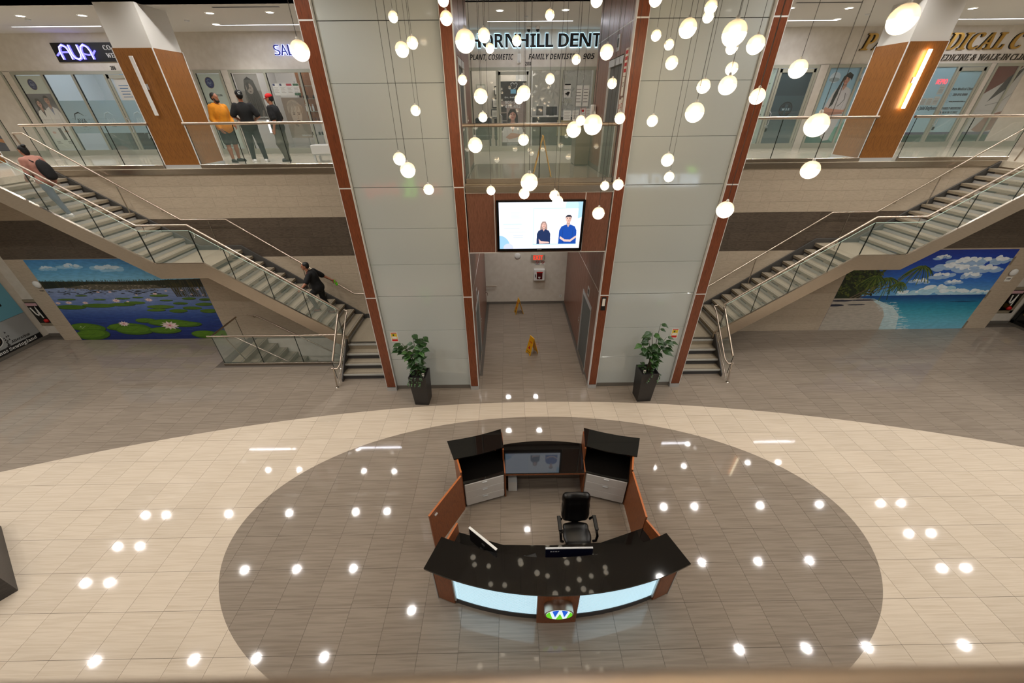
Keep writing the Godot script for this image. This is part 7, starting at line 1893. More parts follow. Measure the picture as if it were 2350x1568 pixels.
	wet_sign(V(0.06, 0, -10.05), 0.62, "yellow folding floor sign in the middle of the corridor", PI * 0.5 + 0.5)
	var fs := thing("intercom_plate", "small steel notice plate on the wood fin by the right elevator", "plate", V(1.67, 2.68, FRONT + 0.006))
	part("plate", bb().box(V(0, 0, 0.004), V(0.11, 0.36, 0.01), Basis.IDENTITY, 0.002), "frame_dark", fs); part("window", bb().box(V(0.0, 0.04, 0.011), V(0.07, 0.2, 0.004)), "paper", fs)
	for s in [-1, 1]:
		var t := thing("wall_notice", "white card with yellow and red printing on the glass panel of the %s tower" % ("left" if s < 0 else "right"), "notice", V(s * 3.68, 1.74, -8.298))
		part("card", bb().box(V(0, 0, 0.002), V(0.19, 0.29, 0.004)), "paper", t)
		part("red_heading", bb().span(V(-0.075, 0.115, 0.004), V(0.075, 0.135, 0.005)).span(V(-0.075, -0.12, 0.004), V(0.075, -0.06, 0.005)), "red", t)
		part("yellow_field", bb().span(V(-0.075, -0.05, 0.004), V(0.075, 0.11, 0.005)), mat("card_yellow%d" % s, Color(0.85, 0.72, 0.15), 0.6), t)
		part("shield", bb().prism(PackedVector2Array([Vector2(-0.04, 0.09), Vector2(0.01, 0.09), Vector2(0.0, 0.04), Vector2(-0.03, 0.03)]), 0.005, 0.006), mat("card_green%d" % s, Color(0.1, 0.3, 0.1), 0.6), t)
		part("white_field", bb().span(V(-0.06, -0.04, 0.005), V(0.06, 0.02, 0.006)), "paper", t)

# ---------------------------------------------------------------- potted plants
func leaf_mesh(curl: float) -> ArrayMesh:
	# broad heart shaped leaf with folded midrib, tip along +x, unit length
	var o := bb()
	var ws := [0.10, 0.30, 0.38, 0.36, 0.28, 0.17, 0.07, 0.0]
	var prev := []
	for i in ws.size():
		var u := i / float(ws.size() - 1)
		var droop := -curl * u * u
		var row := []
		for k in [-1.0, -0.5, 0.0, 0.5, 1.0]:
			var back := 0.10 * absf(k) if i == 0 else 0.0
			row.append(V(u - back, droop + absf(k) * 0.10 * (1.0 - u * 0.5) - k * k * 0.06, k * ws[i]))
		if prev:
			for j in 4:
				var nn: Vector3 = (prev[j + 1] - prev[j]).cross(row[j] - prev[j]).normalized()
				if nn.y < 0: nn = -nn
				o.quad(prev[j], prev[j + 1], row[j + 1], row[j], nn)
		prev = row
	return o.mesh()
func plants() -> void:
	var lf := mat("leaf", Color.WHITE, 0.38, 0.0, grain(51, [Color(0.07, 0.17, 0.06), Color(0.15, 0.28, 0.10), Color(0.10, 0.22, 0.08)], 0.02, 3, 256), Vector3(2, 2, 2))
	lf.backlight_enabled = true; lf.backlight = Color(0.05, 0.10, 0.03)
	var lf2 := mat("leaf_light", Color.WHITE, 0.4, 0.0, grain(52, [Color(0.16, 0.32, 0.10), Color(0.26, 0.42, 0.16)], 0.02, 3, 256), Vector3(2, 2, 2))
	lf2.backlight_enabled = true; lf2.backlight = Color(0.06, 0.10, 0.03)
	mat("pot", Color.WHITE, 0.4, 0.25, grain(53, [Color(0.14, 0.135, 0.14), Color(0.18, 0.175, 0.18)], 0.15, 2, 256), Vector3(2, 2, 2))
	mat("soil", Color(0.06, 0.045, 0.035), 0.95); mat("stem", Color(0.20, 0.20, 0.08), 0.7)
	var lm := [leaf_mesh(0.12), leaf_mesh(0.30), leaf_mesh(0.48)]
	for s in [-1, 1]:
		var at := V(-3.05, 0, -7.79) if s < 0 else V(2.96, 0, -7.80)
		var t := thing("potted_plant", ("bushy trailing plant" if s < 0 else "tall sparse plant with one high leaf") + " in a tapered grey pot by the %s tower" % ("left" if s < 0 else "right"), "plant", at, 0.06 * s)
		var pot := bb()
		var b := 0.185
		var r := 0.228
		for k in 4:
			var d := Vector2(1, 0).rotated(k * PI / 2)
			var e := Vector2(0, 1).rotated(k * PI / 2)
			var P := func(q: float, y: float, g: float) -> Vector3:
				var v2 := d * q + e * q * g
				return V(v2.x, y, v2.y)
			pot.quad(P.call(b, 0, -1), P.call(b, 0, 1), P.call(r, 0.95, 1), P.call(r, 0.95, -1), V(d.x, 0, d.y))
			pot.quad(P.call(r, 0.95, -1), P.call(r, 0.95, 1), P.call(r - 0.022, 0.95, 1), P.call(r - 0.022, 0.95, -1), Vector3.UP)
			pot.quad(P.call(r - 0.022, 0.95, -1), P.call(r - 0.022, 0.95, 1), P.call(r - 0.035, 0.86, 1), P.call(r - 0.035, 0.86, -1), V(-d.x, 0, -d.y))
		pot.quad(V(-b, 0, -b), V(b, 0, -b), V(b, 0, b), V(-b, 0, b), Vector3.DOWN)
		part("planter", pot, "pot", t)
		part("soil", bb().span(V(-r + 0.03, 0.84, -r + 0.03), V(r - 0.03, 0.88, r - 0.03)), "soil", t)
		# main stems and their leaves
		var tops := [[0.0, 2.12, 0.0], [-0.28, 1.90, 0.05], [0.28, 2.08, 0.02], [-0.15, 1.70, 0.12], [0.2, 1.78, 0.14], [0.05, 1.55, 0.16], [-0.38, 1.78, 0.08], [0.1, 1.95, -0.08], [-0.05, 1.32, 0.16]] if s < 0 else [[0.06, 2.32, 0.0], [-0.12, 2.1, 0.03], [-0.32, 1.78, 0.06], [0.28, 1.95, 0.03], [0.42, 1.78, 0.0], [0.02, 1.85, 0.12], [-0.08, 1.55, 0.14], [0.18, 1.6, 0.14], [0.05, 1.35, 0.15], [-0.2, 2.0, 0.0]]
		var count := 0
		for tp in tops:
			var base := V(rng.randf_range(-0.08, 0.08), 0.88, rng.randf_range(-0.06, 0.06))
			var tip := V(tp[0], tp[1], tp[2])
			var mid := base.lerp(tip, 0.55) + V(-tp[0] * 0.25, 0.05, 0)
			part("stem", bb().tube([base, base.lerp(mid, 0.5), mid, mid.lerp(tip, 0.5), tip], [0.012, 0.011, 0.009, 0.007, 0.004], 6), "stem", t)
			for i in (8 if s < 0 else 6):
				var u := 0.42 + 0.58 * (i + 1) / (8.0 if s < 0 else 6.0)
				var p := (base.lerp(mid, u / 0.55) if u < 0.55 else mid.lerp(tip, (u - 0.55) / 0.45))
				var out := V(p.x * 0.9 + rng.randf_range(-0.6, 0.6), 0, 0.25 + rng.randf_range(-0.55, 0.6))
				var dir := out.normalized()
				if i >= 5: dir = V(signf(tp[0] + 0.01) * rng.randf_range(0.2, 1.0), 0.1, rng.randf_range(0.2, 0.9)).normalized()
				var size := rng.randf_range(0.13, 0.24) * (1.0 if p.y > 1.4 else 0.75)
				put_leaf(t, lm, p, dir, size, count)
				count += 1
		# small growth at the rim, hanging over the edge
		for i in 34:
			var a := rng.randf() * TAU
			var p := V(cos(a) * rng.randf_range(0.05, 0.2), 0.93 + rng.randf() * 0.14, sin(a) * rng.randf_range(0.05, 0.2))
			put_leaf(t, lm, p, V(cos(a), rng.randf_range(-0.1, 0.4), sin(a)).normalized(), rng.randf_range(0.05, 0.09), i)
		for i in (5 if s < 0 else 2):
			var x := rng.randf_range(-0.2, 0.22)
			var pts := [V(x, 0.93, 0.18), V(x + 0.03, 0.97, 0.23), V(x + rng.randf_range(-0.08, 0.08), 0.82, 0.25), V(x + rng.randf_range(-0.14, 0.14), 0.66, 0.235)]
			part("trailing_stem", bb().tube(pts, 0.004, 5), "stem", t)
			for k in 5: put_leaf(t, lm, pts[1].lerp(pts[3], k / 5.0) + V(0, 0, 0.01), V(rng.randf_range(-1, 1), -0.3, 0.5).normalized(), 0.055, k)
		var tag_ := thing("plant_tag", "small white card stuck in the soil of the %s planter" % ("left" if s < 0 else "right"), "card", at + V(0.13 if s < 0 else -0.12, 0.88, 0.12))
		part("card", bb().box(V(0, 0.09, 0), V(0.06, 0.085, 0.002), Basis(Vector3.RIGHT, -0.2)), "paper", tag_); part("stick", bb().box(V(0, 0.03, -0.002), V(0.008, 0.07, 0.002)), "white", tag_); part("stripe", bb().box(V(0, 0.10, 0.0015), V(0.04, 0.02, 0.001), Basis(Vector3.RIGHT, -0.2)), "ink", tag_)
func put_leaf(t: Node3D, lm: Array, p: Vector3, dir: Vector3, size: float, i: int) -> void:
	var up := (Vector3.UP + V(rng.randf_range(-0.3, 0.3), 0, 0.45 + rng.randf_range(-0.3, 0.3))).normalized()
	var zz := dir.cross(up).normalized()
	var o := part("leaf", lm[i % 3], "leaf_light" if i % 7 == 3 else "leaf", t, p)
	o.basis = Basis(dir, zz.cross(dir).normalized(), zz).scaled_local(Vector3.ONE * size)
	o.position = p + dir * size * 0.25

# ---------------------------------------------------------------- glass globe pendants over the desk
func pendants() -> void:
	var at := [[-1.44,7.96,-6.26],[-1.34,7.68,-5.59],[-0.95,7.21,-3.39],[-0.91,7.51,-5.48],[-0.92,7.62,-7.63],[-0.49,7.67,-7.25],[0.02,8.00,-7.46],[-1.35,7.18,-7.14],[0.01,7.17,-6.93],[0.43,7.88,-5.89],[1.01,7.81,-5.48],[0.42,7.30,-5.00],[0.47,7.45,-7.44],[0.93,7.10,-6.75],[1.54,7.68,-6.94],[1.84,7.60,-7.19],[0.88,7.36,-4.04],[1.79,7.80,-5.83],[2.10,7.83,-6.59],[0.78,7.19,-2.99],[2.19,7.42,-5.89],[1.51,7.25,-4.07],[1.31,7.24,-5.47],[2.13,7.19,-5.64],[1.55,6.99,-5.01],[1.21,6.95,-3.78],[1.82,6.88,-4.36],[0.85,6.76,-3.48],[1.29,6.64,-5.75],[-0.93,6.91,-4.67],[-0.48,6.93,-4.62],[-0.46,6.92,-7.11],[-1.04,6.68,-6.90],[-0.98,6.49,-4.20],[-0.44,6.44,-5.63],[0.47,6.63,-6.58],[-0.01,6.62,-4.14],[-0.00,6.69,-3.28],[0.88,6.67,-5.87],[1.22,6.27,-4.79],[-0.93,5.68,-6.33],[-0.48,6.28,-3.31],[-0.44,5.83,-5.25],[-0.00,5.75,-5.53],[-0.02,5.78,-4.98],[0.40,5.75,-4.46],[0.90,5.73,-6.35],[0.82,5.92,-5.30],[1.70,5.93,-5.83],[1.25,6.03,-3.35],[-2.29,7.20,-3.73],[-2.30,7.94,-7.13],[-1.75,7.33,-4.94],[-1.86,7.52,-6.09],[-1.99,6.78,-6.39],[-1.92,6.31,-4.81],[-1.61,6.31,-3.87],[-1.75,5.86,-5.45],[1.88,7.07,-3.96],[1.41,6.69,-2.84],[1.90,6.34,-3.39],[1.58,7.21,-2.71]]
	glass("globe_clear", Color(0.95, 0.94, 0.92, 0.42), 0.3)
	glow("globe_lit", Color(1.0, 0.95, 0.86), 3.2)
	glow("globe_core", Color(1.0, 0.93, 0.82), 14.0)
	mat("globe_frost", Color(0.93, 0.91, 0.88), 0.3)
	M["globe_frost"].backlight_enabled = true; M["globe_frost"].backlight = Color(0.9, 0.9, 0.88)
	mat("cable", Color(0.16, 0.15, 0.14), 0.5)
	var r := 0.07
	var topp := []
	for i in 11:
		var a := PI / 2 * i / 10.0
		topp.append(Vector2(r * cos(a), r * sin(a)))
	var bot := []
	for i in 8:
		var a := PI / 2 * i / 7.0
		bot.append(Vector2(r * sin(a), -r * cos(a)))
	bot[0] = Vector2(0, -r)
	var m_top := bb().lathe(topp, 20).mesh()
	var m_bot := bb().lathe(bot, 14).mesh()
	var m_seam := bb().lathe([Vector2(0.0, 0.0005), Vector2(r * 0.985, 0.0005), Vector2(r * 1.004, 0.0), Vector2(r * 1.004, -0.002)], 24).mesh()
	var m_core := bb().lathe([Vector2(0.0, -0.045), Vector2(0.02, -0.04), Vector2(0.03, -0.02), Vector2(0.03, 0.0), Vector2(0, 0.0)], 16).mesh()
	var m_cap := bb().lathe([Vector2(0.012, r - 0.008), Vector2(0.012, r + 0.012), Vector2(0.004, r + 0.02), Vector2(0, r + 0.02)], 12).mesh()
	var m_void := bb().lathe([Vector2(0.030, 0.002), Vector2(0.032, 0.028), Vector2(0.026, 0.042), Vector2(0.0, 0.047)], 16).mesh()
	for i in at.size():
		var q = at[i]
		var lv: String = ["low", "middle", "high"][0 if q[1] < 6.4 else (1 if q[1] < 7.3 else 2)]
		var wh: String = "nearest the left tower" if q[0] < -0.8 else ("nearest the right tower" if q[0] > 0.9 else "over the middle of the desk")
		var t := thing("pendant_lamp", "half lit glass globe pendant, %s in the cluster, %s" % [lv, wh], "pendant lamp", V(q[0], q[1], q[2]), 0.0, "globe pendants %s, %s" % [lv, wh])
		part("clear_half", m_top, "globe_clear", t)
		part("inner_void", m_void, "globe_frost", t)
		part("lit_half", m_bot, "globe_lit", t)
		part("seam", m_seam, "globe_frost", t)
		part("cap", m_cap, "aluminium", t)
		part("cable", bb().tube([V(0, r + 0.01, 0), V(0, 9.695 - q[1], 0)], 0.0022, 5), "cable", t)
		omni(t, V(0, -0.02, 0), K_PENDANT, Color(1.0, 0.90, 0.76), 0.05)
	var c := thing("pendant_canopy", "flat white ceiling plate that carries the globe pendant cables", "canopy", V(0, 9.66, -5.2))
	part("plate", bb().prism(ring(0, 0, 3.0, 3.0, 48), 0.0, 0.04, plan()), "white", c)
# ---------------------------------------------------------------- people: one smooth skin each, clothes over it; they face local +z, their left is +x
func hand(o: B, w: Vector3, d: Vector3, n: Vector3, side: float, curl: float) -> void:
	# w wrist, d along the palm, n out of the back of the hand
	var s := Sdf.new()
	var x := d.cross(n).normalized() * side     # towards the thumb side
	s.cap(w - d * 0.03, w + d * 0.02, 0.024, 0.026, 0.02)
	for i in 4:
		var off := x * (0.026 - 0.018 * i)
		var k := w + d * (0.085 - 0.004 * absf(i - 1.0)) + off
		s.cap(w + d * 0.01 + off * 0.7, k, 0.016, 0.0115, 0.014)
		var l: float = [0.068, 0.076, 0.07, 0.056][i]
		var d1 := (d * cos(curl * 0.6) - n * sin(curl * 0.6)).normalized()
		var d2 := (d * cos(curl * 1.6) - n * sin(curl * 1.6)).normalized()
		s.chain([[k, 0.0105], [k + d1 * l * 0.5, 0.0095], [k + d1 * l * 0.5 + d2 * l * 0.5, 0.0078]], 0.006)
	var tb := w + d * 0.025 + x * 0.026
	s.chain([[tb, 0.015], [tb + (x * 0.7 + d * 0.6 - n * 0.3).normalized() * 0.038, 0.0125], [tb + (x * 0.7 + d * 0.6 - n * 0.3).normalized() * 0.038 + (x * 0.2 + d - n * 0.5 * curl).normalized() * 0.03, 0.0095]], 0.010)
	s.build(o, 0.006)
func person(label: String, at: Vector3, yaw: float, h: float, p: Dictionary) -> Node3D:
	var t := thing("person", label, "person", at, yaw)
	t.scale = Vector3.ONE * (h / 1.75)
	var g := func(k: String, d): return p[k] if p.has(k) else d
	var pel: Vector3 = g.call("pelvis", V(0, 0.93, 0))
	var che: Vector3 = g.call("chest", V(0, 1.27, 0.0))
	var nek: Vector3 = g.call("neck", V(0, 1.46, 0.0))
	var hd: Vector3 = g.call("head", V(0, 1.63, 0.02))
	var look := Basis(Vector3.UP, g.call("look", 0.0)) * Basis(Vector3.RIGHT, g.call("nod", 0.0))
	var sh := [che + V(-0.175, 0.125, 0), che + V(0.175, 0.125, 0)]
	var el: Array = g.call("elbow", [V(-0.24, 1.12, -0.03), V(0.24, 1.12, -0.03)])
	var wr: Array = g.call("wrist", [V(-0.25, 0.87, 0.05), V(0.25, 0.87, 0.05)])
	var kn: Array = g.call("knee", [V(-0.11, 0.49, 0.02), V(0.11, 0.49, 0.02)])
	var an: Array = g.call("ankle", [V(-0.12, 0.08, -0.02), V(0.12, 0.08, -0.02)])
	var toe: Array = g.call("toe", [V(-0.05, 0, 0.2), V(0.05, 0, 0.2)])
	var hip := [pel + V(-0.09, -0.03, 0), pel + V(0.09, -0.03, 0)]
	# skin
	var o := bb()
	var b := Sdf.new()
	b.cap(pel, che, 0.11, 0.12, 0.08).ell(che + V(0, 0.03, 0), V(0.165, 0.16, 0.105), Basis.IDENTITY, 0.06).cap(nek - V(0, 0.06, 0), hd - V(0, 0.06, 0.01), 0.056, 0.052, 0.04)
	for i in 2:
		b.chain([[sh[i], 0.06], [el[i], 0.043], [wr[i], 0.029]], 0.03)
		b.chain([[hip[i], 0.085], [kn[i], 0.056], [kn[i].lerp(an[i], 0.35), 0.056], [an[i], 0.038]], 0.04)
		b.cap(an[i] - V(0, 0.03, 0), an[i] + toe[i] * 0.6 - V(0, 0.045, 0), 0.035, 0.03, 0.03)
	b.build(o, 0.016)
	var H := Sdf.new()
	var W := func(v: Vector3) -> Vector3: return hd + look * v
	H.ell(W.call(V(0, 0.03, -0.015)), V(0.074, 0.088, 0.094), look, 0.03).ell(W.call(V(0, -0.035, 0.025)), V(0.058, 0.075, 0.066), look, 0.03).cap(W.call(V(0, 0.012, 0.085)), W.call(V(0, -0.022, 0.103)), 0.010, 0.014, 0.012)
	H.ell(W.call(V(0, -0.058, 0.08)), V(0.024, 0.010, 0.014), look, 0.012).ell(W.call(V(0, -0.09, 0.07)), V(0.022, 0.016, 0.018), look, 0.02)
	for s in [-1, 1]: H.ell(W.call(V(s * 0.074, -0.005, -0.01)), V(0.010, 0.03, 0.018), look, 0.008).ell(W.call(V(s * 0.03, 0.030, 0.078)), V(0.022, 0.008, 0.012), look, 0.012)
	H.build(o, 0.0075)
	for i in 2:
		var side := -1.0 if i == 0 else 1.0
		var fd: Vector3 = (wr[i] - el[i]).normalized()
		hand(o, wr[i], fd, (V(side, 0, 0) - fd * fd.dot(V(side, 0, 0))).normalized(), side, g.call("curl", 0.55))
	part("body", o, p.skin, t)
	for s in [-1, 1]:
		part("eye", bb().lathe([Vector2(0, -0.004), Vector2(0.009, 0), Vector2(0, 0.004)], 8, Transform3D(look, W.call(V(s * 0.031, 0.012, 0.083)))), "ink", t)
	part("lips", bb().box(W.call(V(0, -0.059, 0.092)), V(0.036, 0.008, 0.006), look, 0.002), "lip", t)
	# hair
	var hr := Sdf.new()
	hr.ell(W.call(V(0, 0.045, -0.028)), V(0.081, 0.082, 0.094), look, 0.02).ell(W.call(V(0, 0.0, -0.055)), V(0.076, 0.075, 0.062), look, 0.02)
	if p.has("bun"): hr.ell(W.call(V(0, 0.11, -0.10)), V(0.045, 0.042, 0.045), look, 0.015).ell(W.call(V(0, -0.04, -0.07)), V(0.07, 0.08, 0.05), look, 0.02)
	part("hair", hr.mesh(0.012), p.hair, t)
	if p.has("beard"):
		var be := Sdf.new()
		be.ell(W.call(V(0, -0.088, 0.048)), V(0.052, 0.036, 0.05), look, 0.02)
		for s in [-1, 1]: be.cap(W.call(V(s * 0.058, -0.02, 0.02)), W.call(V(s * 0.045, -0.075, 0.05)), 0.018, 0.02, 0.02)
		part("beard", be.mesh(0.010), p.hair, t)
	# top
	var long_: bool = p.has("hood")
	var tp := Sdf.new()
	var k := 0.035 if long_ else 0.022
	tp.cap(pel + V(0, -0.02, 0), che, 0.135 + k, 0.135 + k, 0.09).ell(che + V(0, 0.02, 0), V(0.185, 0.18, 0.13) + Vector3.ONE * k * 0.6, Basis.IDENTITY, 0.06)
	tp.cap(pel + V(-0.07, 0.0, 0), pel + V(0.07, 0, 0), 0.12 + k, 0.12 + k, 0.06)
	for i in 2:
		if long_: tp.chain([[sh[i] + V(0, 0.005, 0), 0.075 + k * 0.5], [el[i], 0.062], [el[i].lerp(wr[i], 0.9), 0.045]], 0.035)
		else: tp.chain([[sh[i] + V(0, 0.005, 0), 0.078], [sh[i].lerp(el[i], 0.55), 0.075], [sh[i].lerp(el[i], 0.85), 0.078]], 0.03)
	if long_:
		tp.cap(nek + V(-0.07, 0.0, -0.05), nek + V(0.07, 0.0, -0.05), 0.055, 0.055, 0.05).cap(nek + V(-0.08, -0.01, -0.02), nek + V(-0.03, -0.05, 0.09), 0.04, 0.03, 0.04).cap(nek + V(0.08, -0.01, -0.02), nek + V(0.03, -0.05, 0.09), 0.04, 0.03, 0.04)
	else: tp.cap(nek + V(0, -0.05, -0.01), nek + V(0, -0.02, -0.01), 0.075, 0.068, 0.03)
	part("hoodie" if long_ else "shirt", tp.mesh(0.017), p.top, t)
	if long_ and p.has("cord"):
		for s in [-1, 1]: part("drawstring", bb().tube([nek + V(s * 0.03, -0.06, 0.125), nek + V(s * 0.035, -0.16, 0.165), nek + V(s * 0.03, -0.24, 0.165)], 0.005, 5), "ink", t)
	# trousers
	var tr := Sdf.new()
	tr.cap(pel + V(-0.05, 0.03, 0), pel + V(0.05, 0.03, 0), 0.125, 0.125, 0.06)
	for i in 2:
		if p.has("shorts"): tr.chain([[hip[i], 0.115], [hip[i].lerp(kn[i], 0.85), 0.105]], 0.04)
		else:
			var w: float = g.call("leg_width", 1.0)
			tr.chain([[hip[i], 0.112], [kn[i], 0.077 * w], [an[i] + V(0, 0.02, 0), 0.055 * w]], 0.04)
	part("shorts" if p.has("shorts") else "trousers", tr.mesh(0.017), p.pants, t)
	if p.has("belt"): part("belt", bb().lathe([Vector2(0.152, -0.02), Vector2(0.156, -0.02), Vector2(0.156, 0.02), Vector2(0.152, 0.02)], 24, Transform3D(Basis.IDENTITY.scaled(V(1.2, 1, 1.02)), pel + V(0, 0.02, 0))), p.belt, t)
	# shoes
	for i in 2:
		var sd := Sdf.new()
		var f: Vector3 = toe[i].normalized()
		sd.cap(an[i] + V(0, -0.035, 0) - f * 0.04, an[i] + V(0, -0.045, 0) + f * 0.15, 0.042, 0.036, 0.03).cap(an[i] + V(0, -0.01, 0), an[i] + V(0, -0.04, 0) + f * 0.07, 0.044, 0.038, 0.03)
		var so := part("shoe", sd.mesh(0.012), p.shoes, t)
		var tr2 := Transform3D(Basis(Vector3.UP.cross(f), Vector3.UP, f), an[i] + V(0, -0.073, 0) + f * 0.055)
		part("sole", bb().add(bb().box(Vector3.ZERO, V(0.08, 0.018, 0.26), Basis.IDENTITY, 0.008), tr2), p.sole, so)
	# cap
	if p.has("cap"):
		var cs := Sdf.new()
		cs.ell(W.call(V(0, 0.058, -0.018)), V(0.09, 0.078, 0.104), look, 0.02)
		var cm := part("cap", cs.mesh(0.012), p.cap, t)
		var dirz := 1.0 if not p.has("cap_back") else -1.0
		var br := PackedVector2Array()
		for i in 13: br.append(Vector2(0.085 * cos(PI * i / 12.0), 0.085 + 0.075 * sin(PI * i / 12.0) if i > 0 and i < 12 else 0.06))
		part("brim", bb().prism(br, -0.004, 0.004, Transform3D(look, W.call(V(0, 0.03, -0.018))) * Transform3D(Basis(Vector3(1, 0, 0), Vector3(0, -0.12, dirz).normalized(), Vector3(0, 1, 0)), Vector3.ZERO)), p.cap, cm)
		if p.has("cap_mark"): part("emblem", bb().tube([W.call(V(-0.03, 0.085, -0.117)), W.call(V(0.02, 0.085, -0.119)), W.call(V(0.03, 0.065, -0.120)), W.call(V(0.02, 0.04, -0.122)), W.call(V(-0.015, 0.04, -0.122))], 0.007, 6), "white", cm)
	return t
func cloth(key: String, c: Color, sd: int) -> void:
	mat(key, Color.WHITE, 0.85, 0.0, grain(sd, [c.darkened(0.12), c, c.lightened(0.06)], 0.03, 4, 128), Vector3(1.5, 1.5, 1.5))
func people() -> void:
	mat("lip", Color(0.45, 0.2, 0.18), 0.5)
	for q in [["skin_a", Color(0.58, 0.37, 0.26)], ["skin_b", Color(0.66, 0.44, 0.33)], ["skin_c", Color(0.62, 0.41, 0.31)]]:
		var m := mat(q[0], q[1], 0.5)
		m.subsurf_scatter_enabled = true; m.subsurf_scatter_strength = 0.08
	mat("hair_black", Color(0.02, 0.017, 0.016), 0.6); mat("hair_brown", Color(0.06, 0.04, 0.03), 0.65)
	cloth("cloth_yellow", Color(0.80, 0.50, 0.04), 61); cloth("cloth_black", Color(0.022, 0.022, 0.025), 62); cloth("cloth_charcoal", Color(0.055, 0.055, 0.06), 63); cloth("cloth_grey", Color(0.30, 0.29, 0.25), 64); cloth("cloth_red", Color(0.72, 0.04, 0.05), 65); cloth("cloth_pink", Color(0.66, 0.46, 0.40), 66); cloth("cloth_denim", Color(0.27, 0.32, 0.38), 67); cloth("cloth_navy", Color(0.035, 0.037, 0.05), 68)
	mat("leather_brown", Color(0.35, 0.12, 0.06), 0.5); mat("lime_cloth", Color(0.35, 0.75, 0.05), 0.8)
	var f := LOBBY
	person("person in a yellow hoodie and black shorts talking on the gallery", V(-8.98, f, -12.72), deg_to_rad(68), 1.78, {"skin": "skin_a", "hair": "hair_brown", "beard": true, "hood": true, "cord": true, "top": "cloth_yellow", "pants": "cloth_charcoal", "shorts": true, "shoes": "cloth_black", "sole": "black", "look": 0.15, "elbow": [V(-0.25, 1.12, -0.05), V(0.25, 1.12, 0.0)], "wrist": [V(-0.22, 0.88, 0.10), V(0.2, 0.95, 0.16)], "toe": [V(-0.03, 0, 0.2), V(0.1, 0, 0.18)], "ankle": [V(-0.12, 0.08, 0.03), V(0.13, 0.08, -0.06)]})
	person("person in black shirt and backward black cap seen from behind on the gallery", V(-8.2, f, -12.62), deg_to_rad(207), 1.82, {"skin": "skin_b", "hair": "hair_black", "top": "cloth_black", "pants": "cloth_charcoal", "shoes": "white", "sole": "white", "cap": "cloth_black", "cap_back": true, "cap_mark": true, "look": 0.25, "elbow": [V(-0.30, 1.16, -0.02), V(0.30, 1.16, -0.02)], "wrist": [V(-0.16, 1.04, 0.2), V(0.16, 1.04, 0.2)], "ankle": [V(-0.16, 0.08, -0.06), V(0.15, 0.08, 0.04)], "knee": [V(-0.13, 0.49, 0.0), V(0.12, 0.49, 0.05)]})
	person("person in red cap, black shirt and baggy grey trousers on the gallery", V(-7.45, f, -12.78), deg_to_rad(-88), 1.74, {"skin": "skin_b", "hair": "hair_black", "top": "cloth_navy", "pants": "cloth_grey", "leg_width": 1.45, "shoes": "black", "sole": "black", "cap": "cloth_red", "nod": 0.12, "elbow": [V(-0.23, 1.12, -0.04), V(0.22, 1.12, -0.06)], "wrist": [V(-0.22, 0.87, 0.03), V(0.21, 0.86, 0.04)], "ankle": [V(-0.09, 0.08, 0.05), V(0.1, 0.08, -0.07)]})
	# climbing the left stair: one foot on a tread, the next step ahead
	var wy := 4.512
	var w := person("person in a pink hoodie and jeans with a black backpack climbing the left stair", V(-12.0, wy, -10.05), deg_to_rad(-93), 1.60, {"skin": "skin_b", "hair": "hair_black", "bun": true, "hood": true, "top": "cloth_pink", "pants": "cloth_denim", "shoes": "white", "sole": "white", "pelvis": V(0, 0.96, 0.14), "chest": V(0, 1.30, 0.20), "neck": V(0, 1.49, 0.23), "head": V(0, 1.66, 0.27), "knee": [V(-0.1, 0.72, 0.40), V(0.1, 0.52, 0.08)], "ankle": [V(-0.11, 0.285, 0.30), V(0.11, 0.08, -0.06)], "elbow": [V(-0.25, 1.15, 0.16), V(0.25, 1.15, 0.20)], "wrist": [V(-0.2, 1.02, 0.38), V(0.2, 1.0, 0.40)]})
	var bp := thing("backpack", "black backpack worn by the person in the pink hoodie", "backpack", w.position, w.rotation.y)
	bp.scale = w.scale
	var bs := Sdf.new()
	bs.ell(V(0, 1.20, -0.05), V(0.16, 0.25, 0.095), Basis(Vector3.RIGHT, 0.18), 0.03).ell(V(0, 1.06, -0.10), V(0.14, 0.12, 0.06), Basis(Vector3.RIGHT, 0.18), 0.03)
	part("bag", bs.mesh(0.016), "cloth_black", bp)
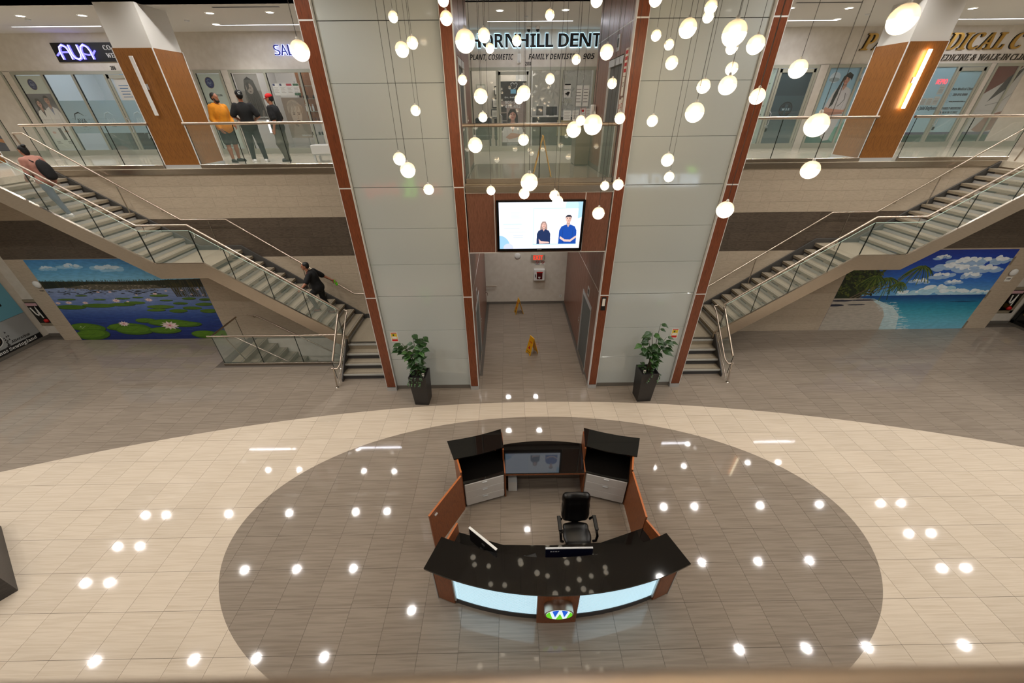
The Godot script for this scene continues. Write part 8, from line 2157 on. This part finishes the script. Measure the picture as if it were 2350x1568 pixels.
	for s in [-1, 1]: part("strap", bb().tube([V(s * 0.1, 1.40, 0.04), V(s * 0.12, 1.475, 0.16), V(s * 0.125, 1.40, 0.32), V(s * 0.16, 1.2, 0.34), V(s * 0.19, 1.05, 0.16), V(s * 0.14, 1.02, 0.0)], 0.014, 6), "cloth_black", bp)
	part("tab", bb().box(V(0.13, 1.12, -0.10), V(0.012, 0.06, 0.006), Basis(Vector3.RIGHT, 0.2)), "white", bp)
	var m := person("person in a black polo with a red shoulder stripe climbing past the left tower", V(-6.33, 1.316, -10.42), deg_to_rad(-86), 1.74, {"skin": "skin_c", "hair": "hair_black", "top": "cloth_black", "pants": "cloth_charcoal", "belt": "leather_brown", "shoes": "leather_brown", "sole": "black", "pelvis": V(0, 0.95, 0.10), "chest": V(0, 1.28, 0.18), "neck": V(0, 1.46, 0.24), "head": V(0, 1.62, 0.30), "look": 0.25, "knee": [V(-0.1, 0.50, 0.10), V(0.1, 0.72, 0.38)], "ankle": [V(-0.11, 0.08, -0.06), V(0.11, 0.27, 0.26)], "elbow": [V(-0.36, 1.16, 0.02), V(0.34, 1.22, 0.26)], "wrist": [V(-0.42, 1.0, -0.18), V(0.50, 1.14, 0.34)], "curl": 0.9})
	part("red_stripe", bb().tube([V(0.165, 1.475, 0.20), V(0.20, 1.455, 0.22), V(0.245, 1.38, 0.24), V(0.26, 1.32, 0.25)], 0.016, 6), "cloth_red", m)
	var gc := thing("cleaning_cloth", "bright lime cloth held in the hand of the person in the polo", "cloth", m.position + Basis(Vector3.UP, m.rotation.y) * V(-0.44, 0.92, -0.26))
	var cs := Sdf.new()
	cs.ell(V(0, -0.03, 0), V(0.045, 0.07, 0.03), Basis(Vector3.BACK, 0.3), 0.03).ell(V(0.03, -0.09, 0.01), V(0.03, 0.05, 0.02), Basis(Vector3.BACK, -0.4), 0.03).ell(V(-0.02, 0.04, 0), V(0.03, 0.03, 0.03), Basis.IDENTITY, 0.03)
	part("rag", cs.mesh(0.011), "lime_cloth", gc)
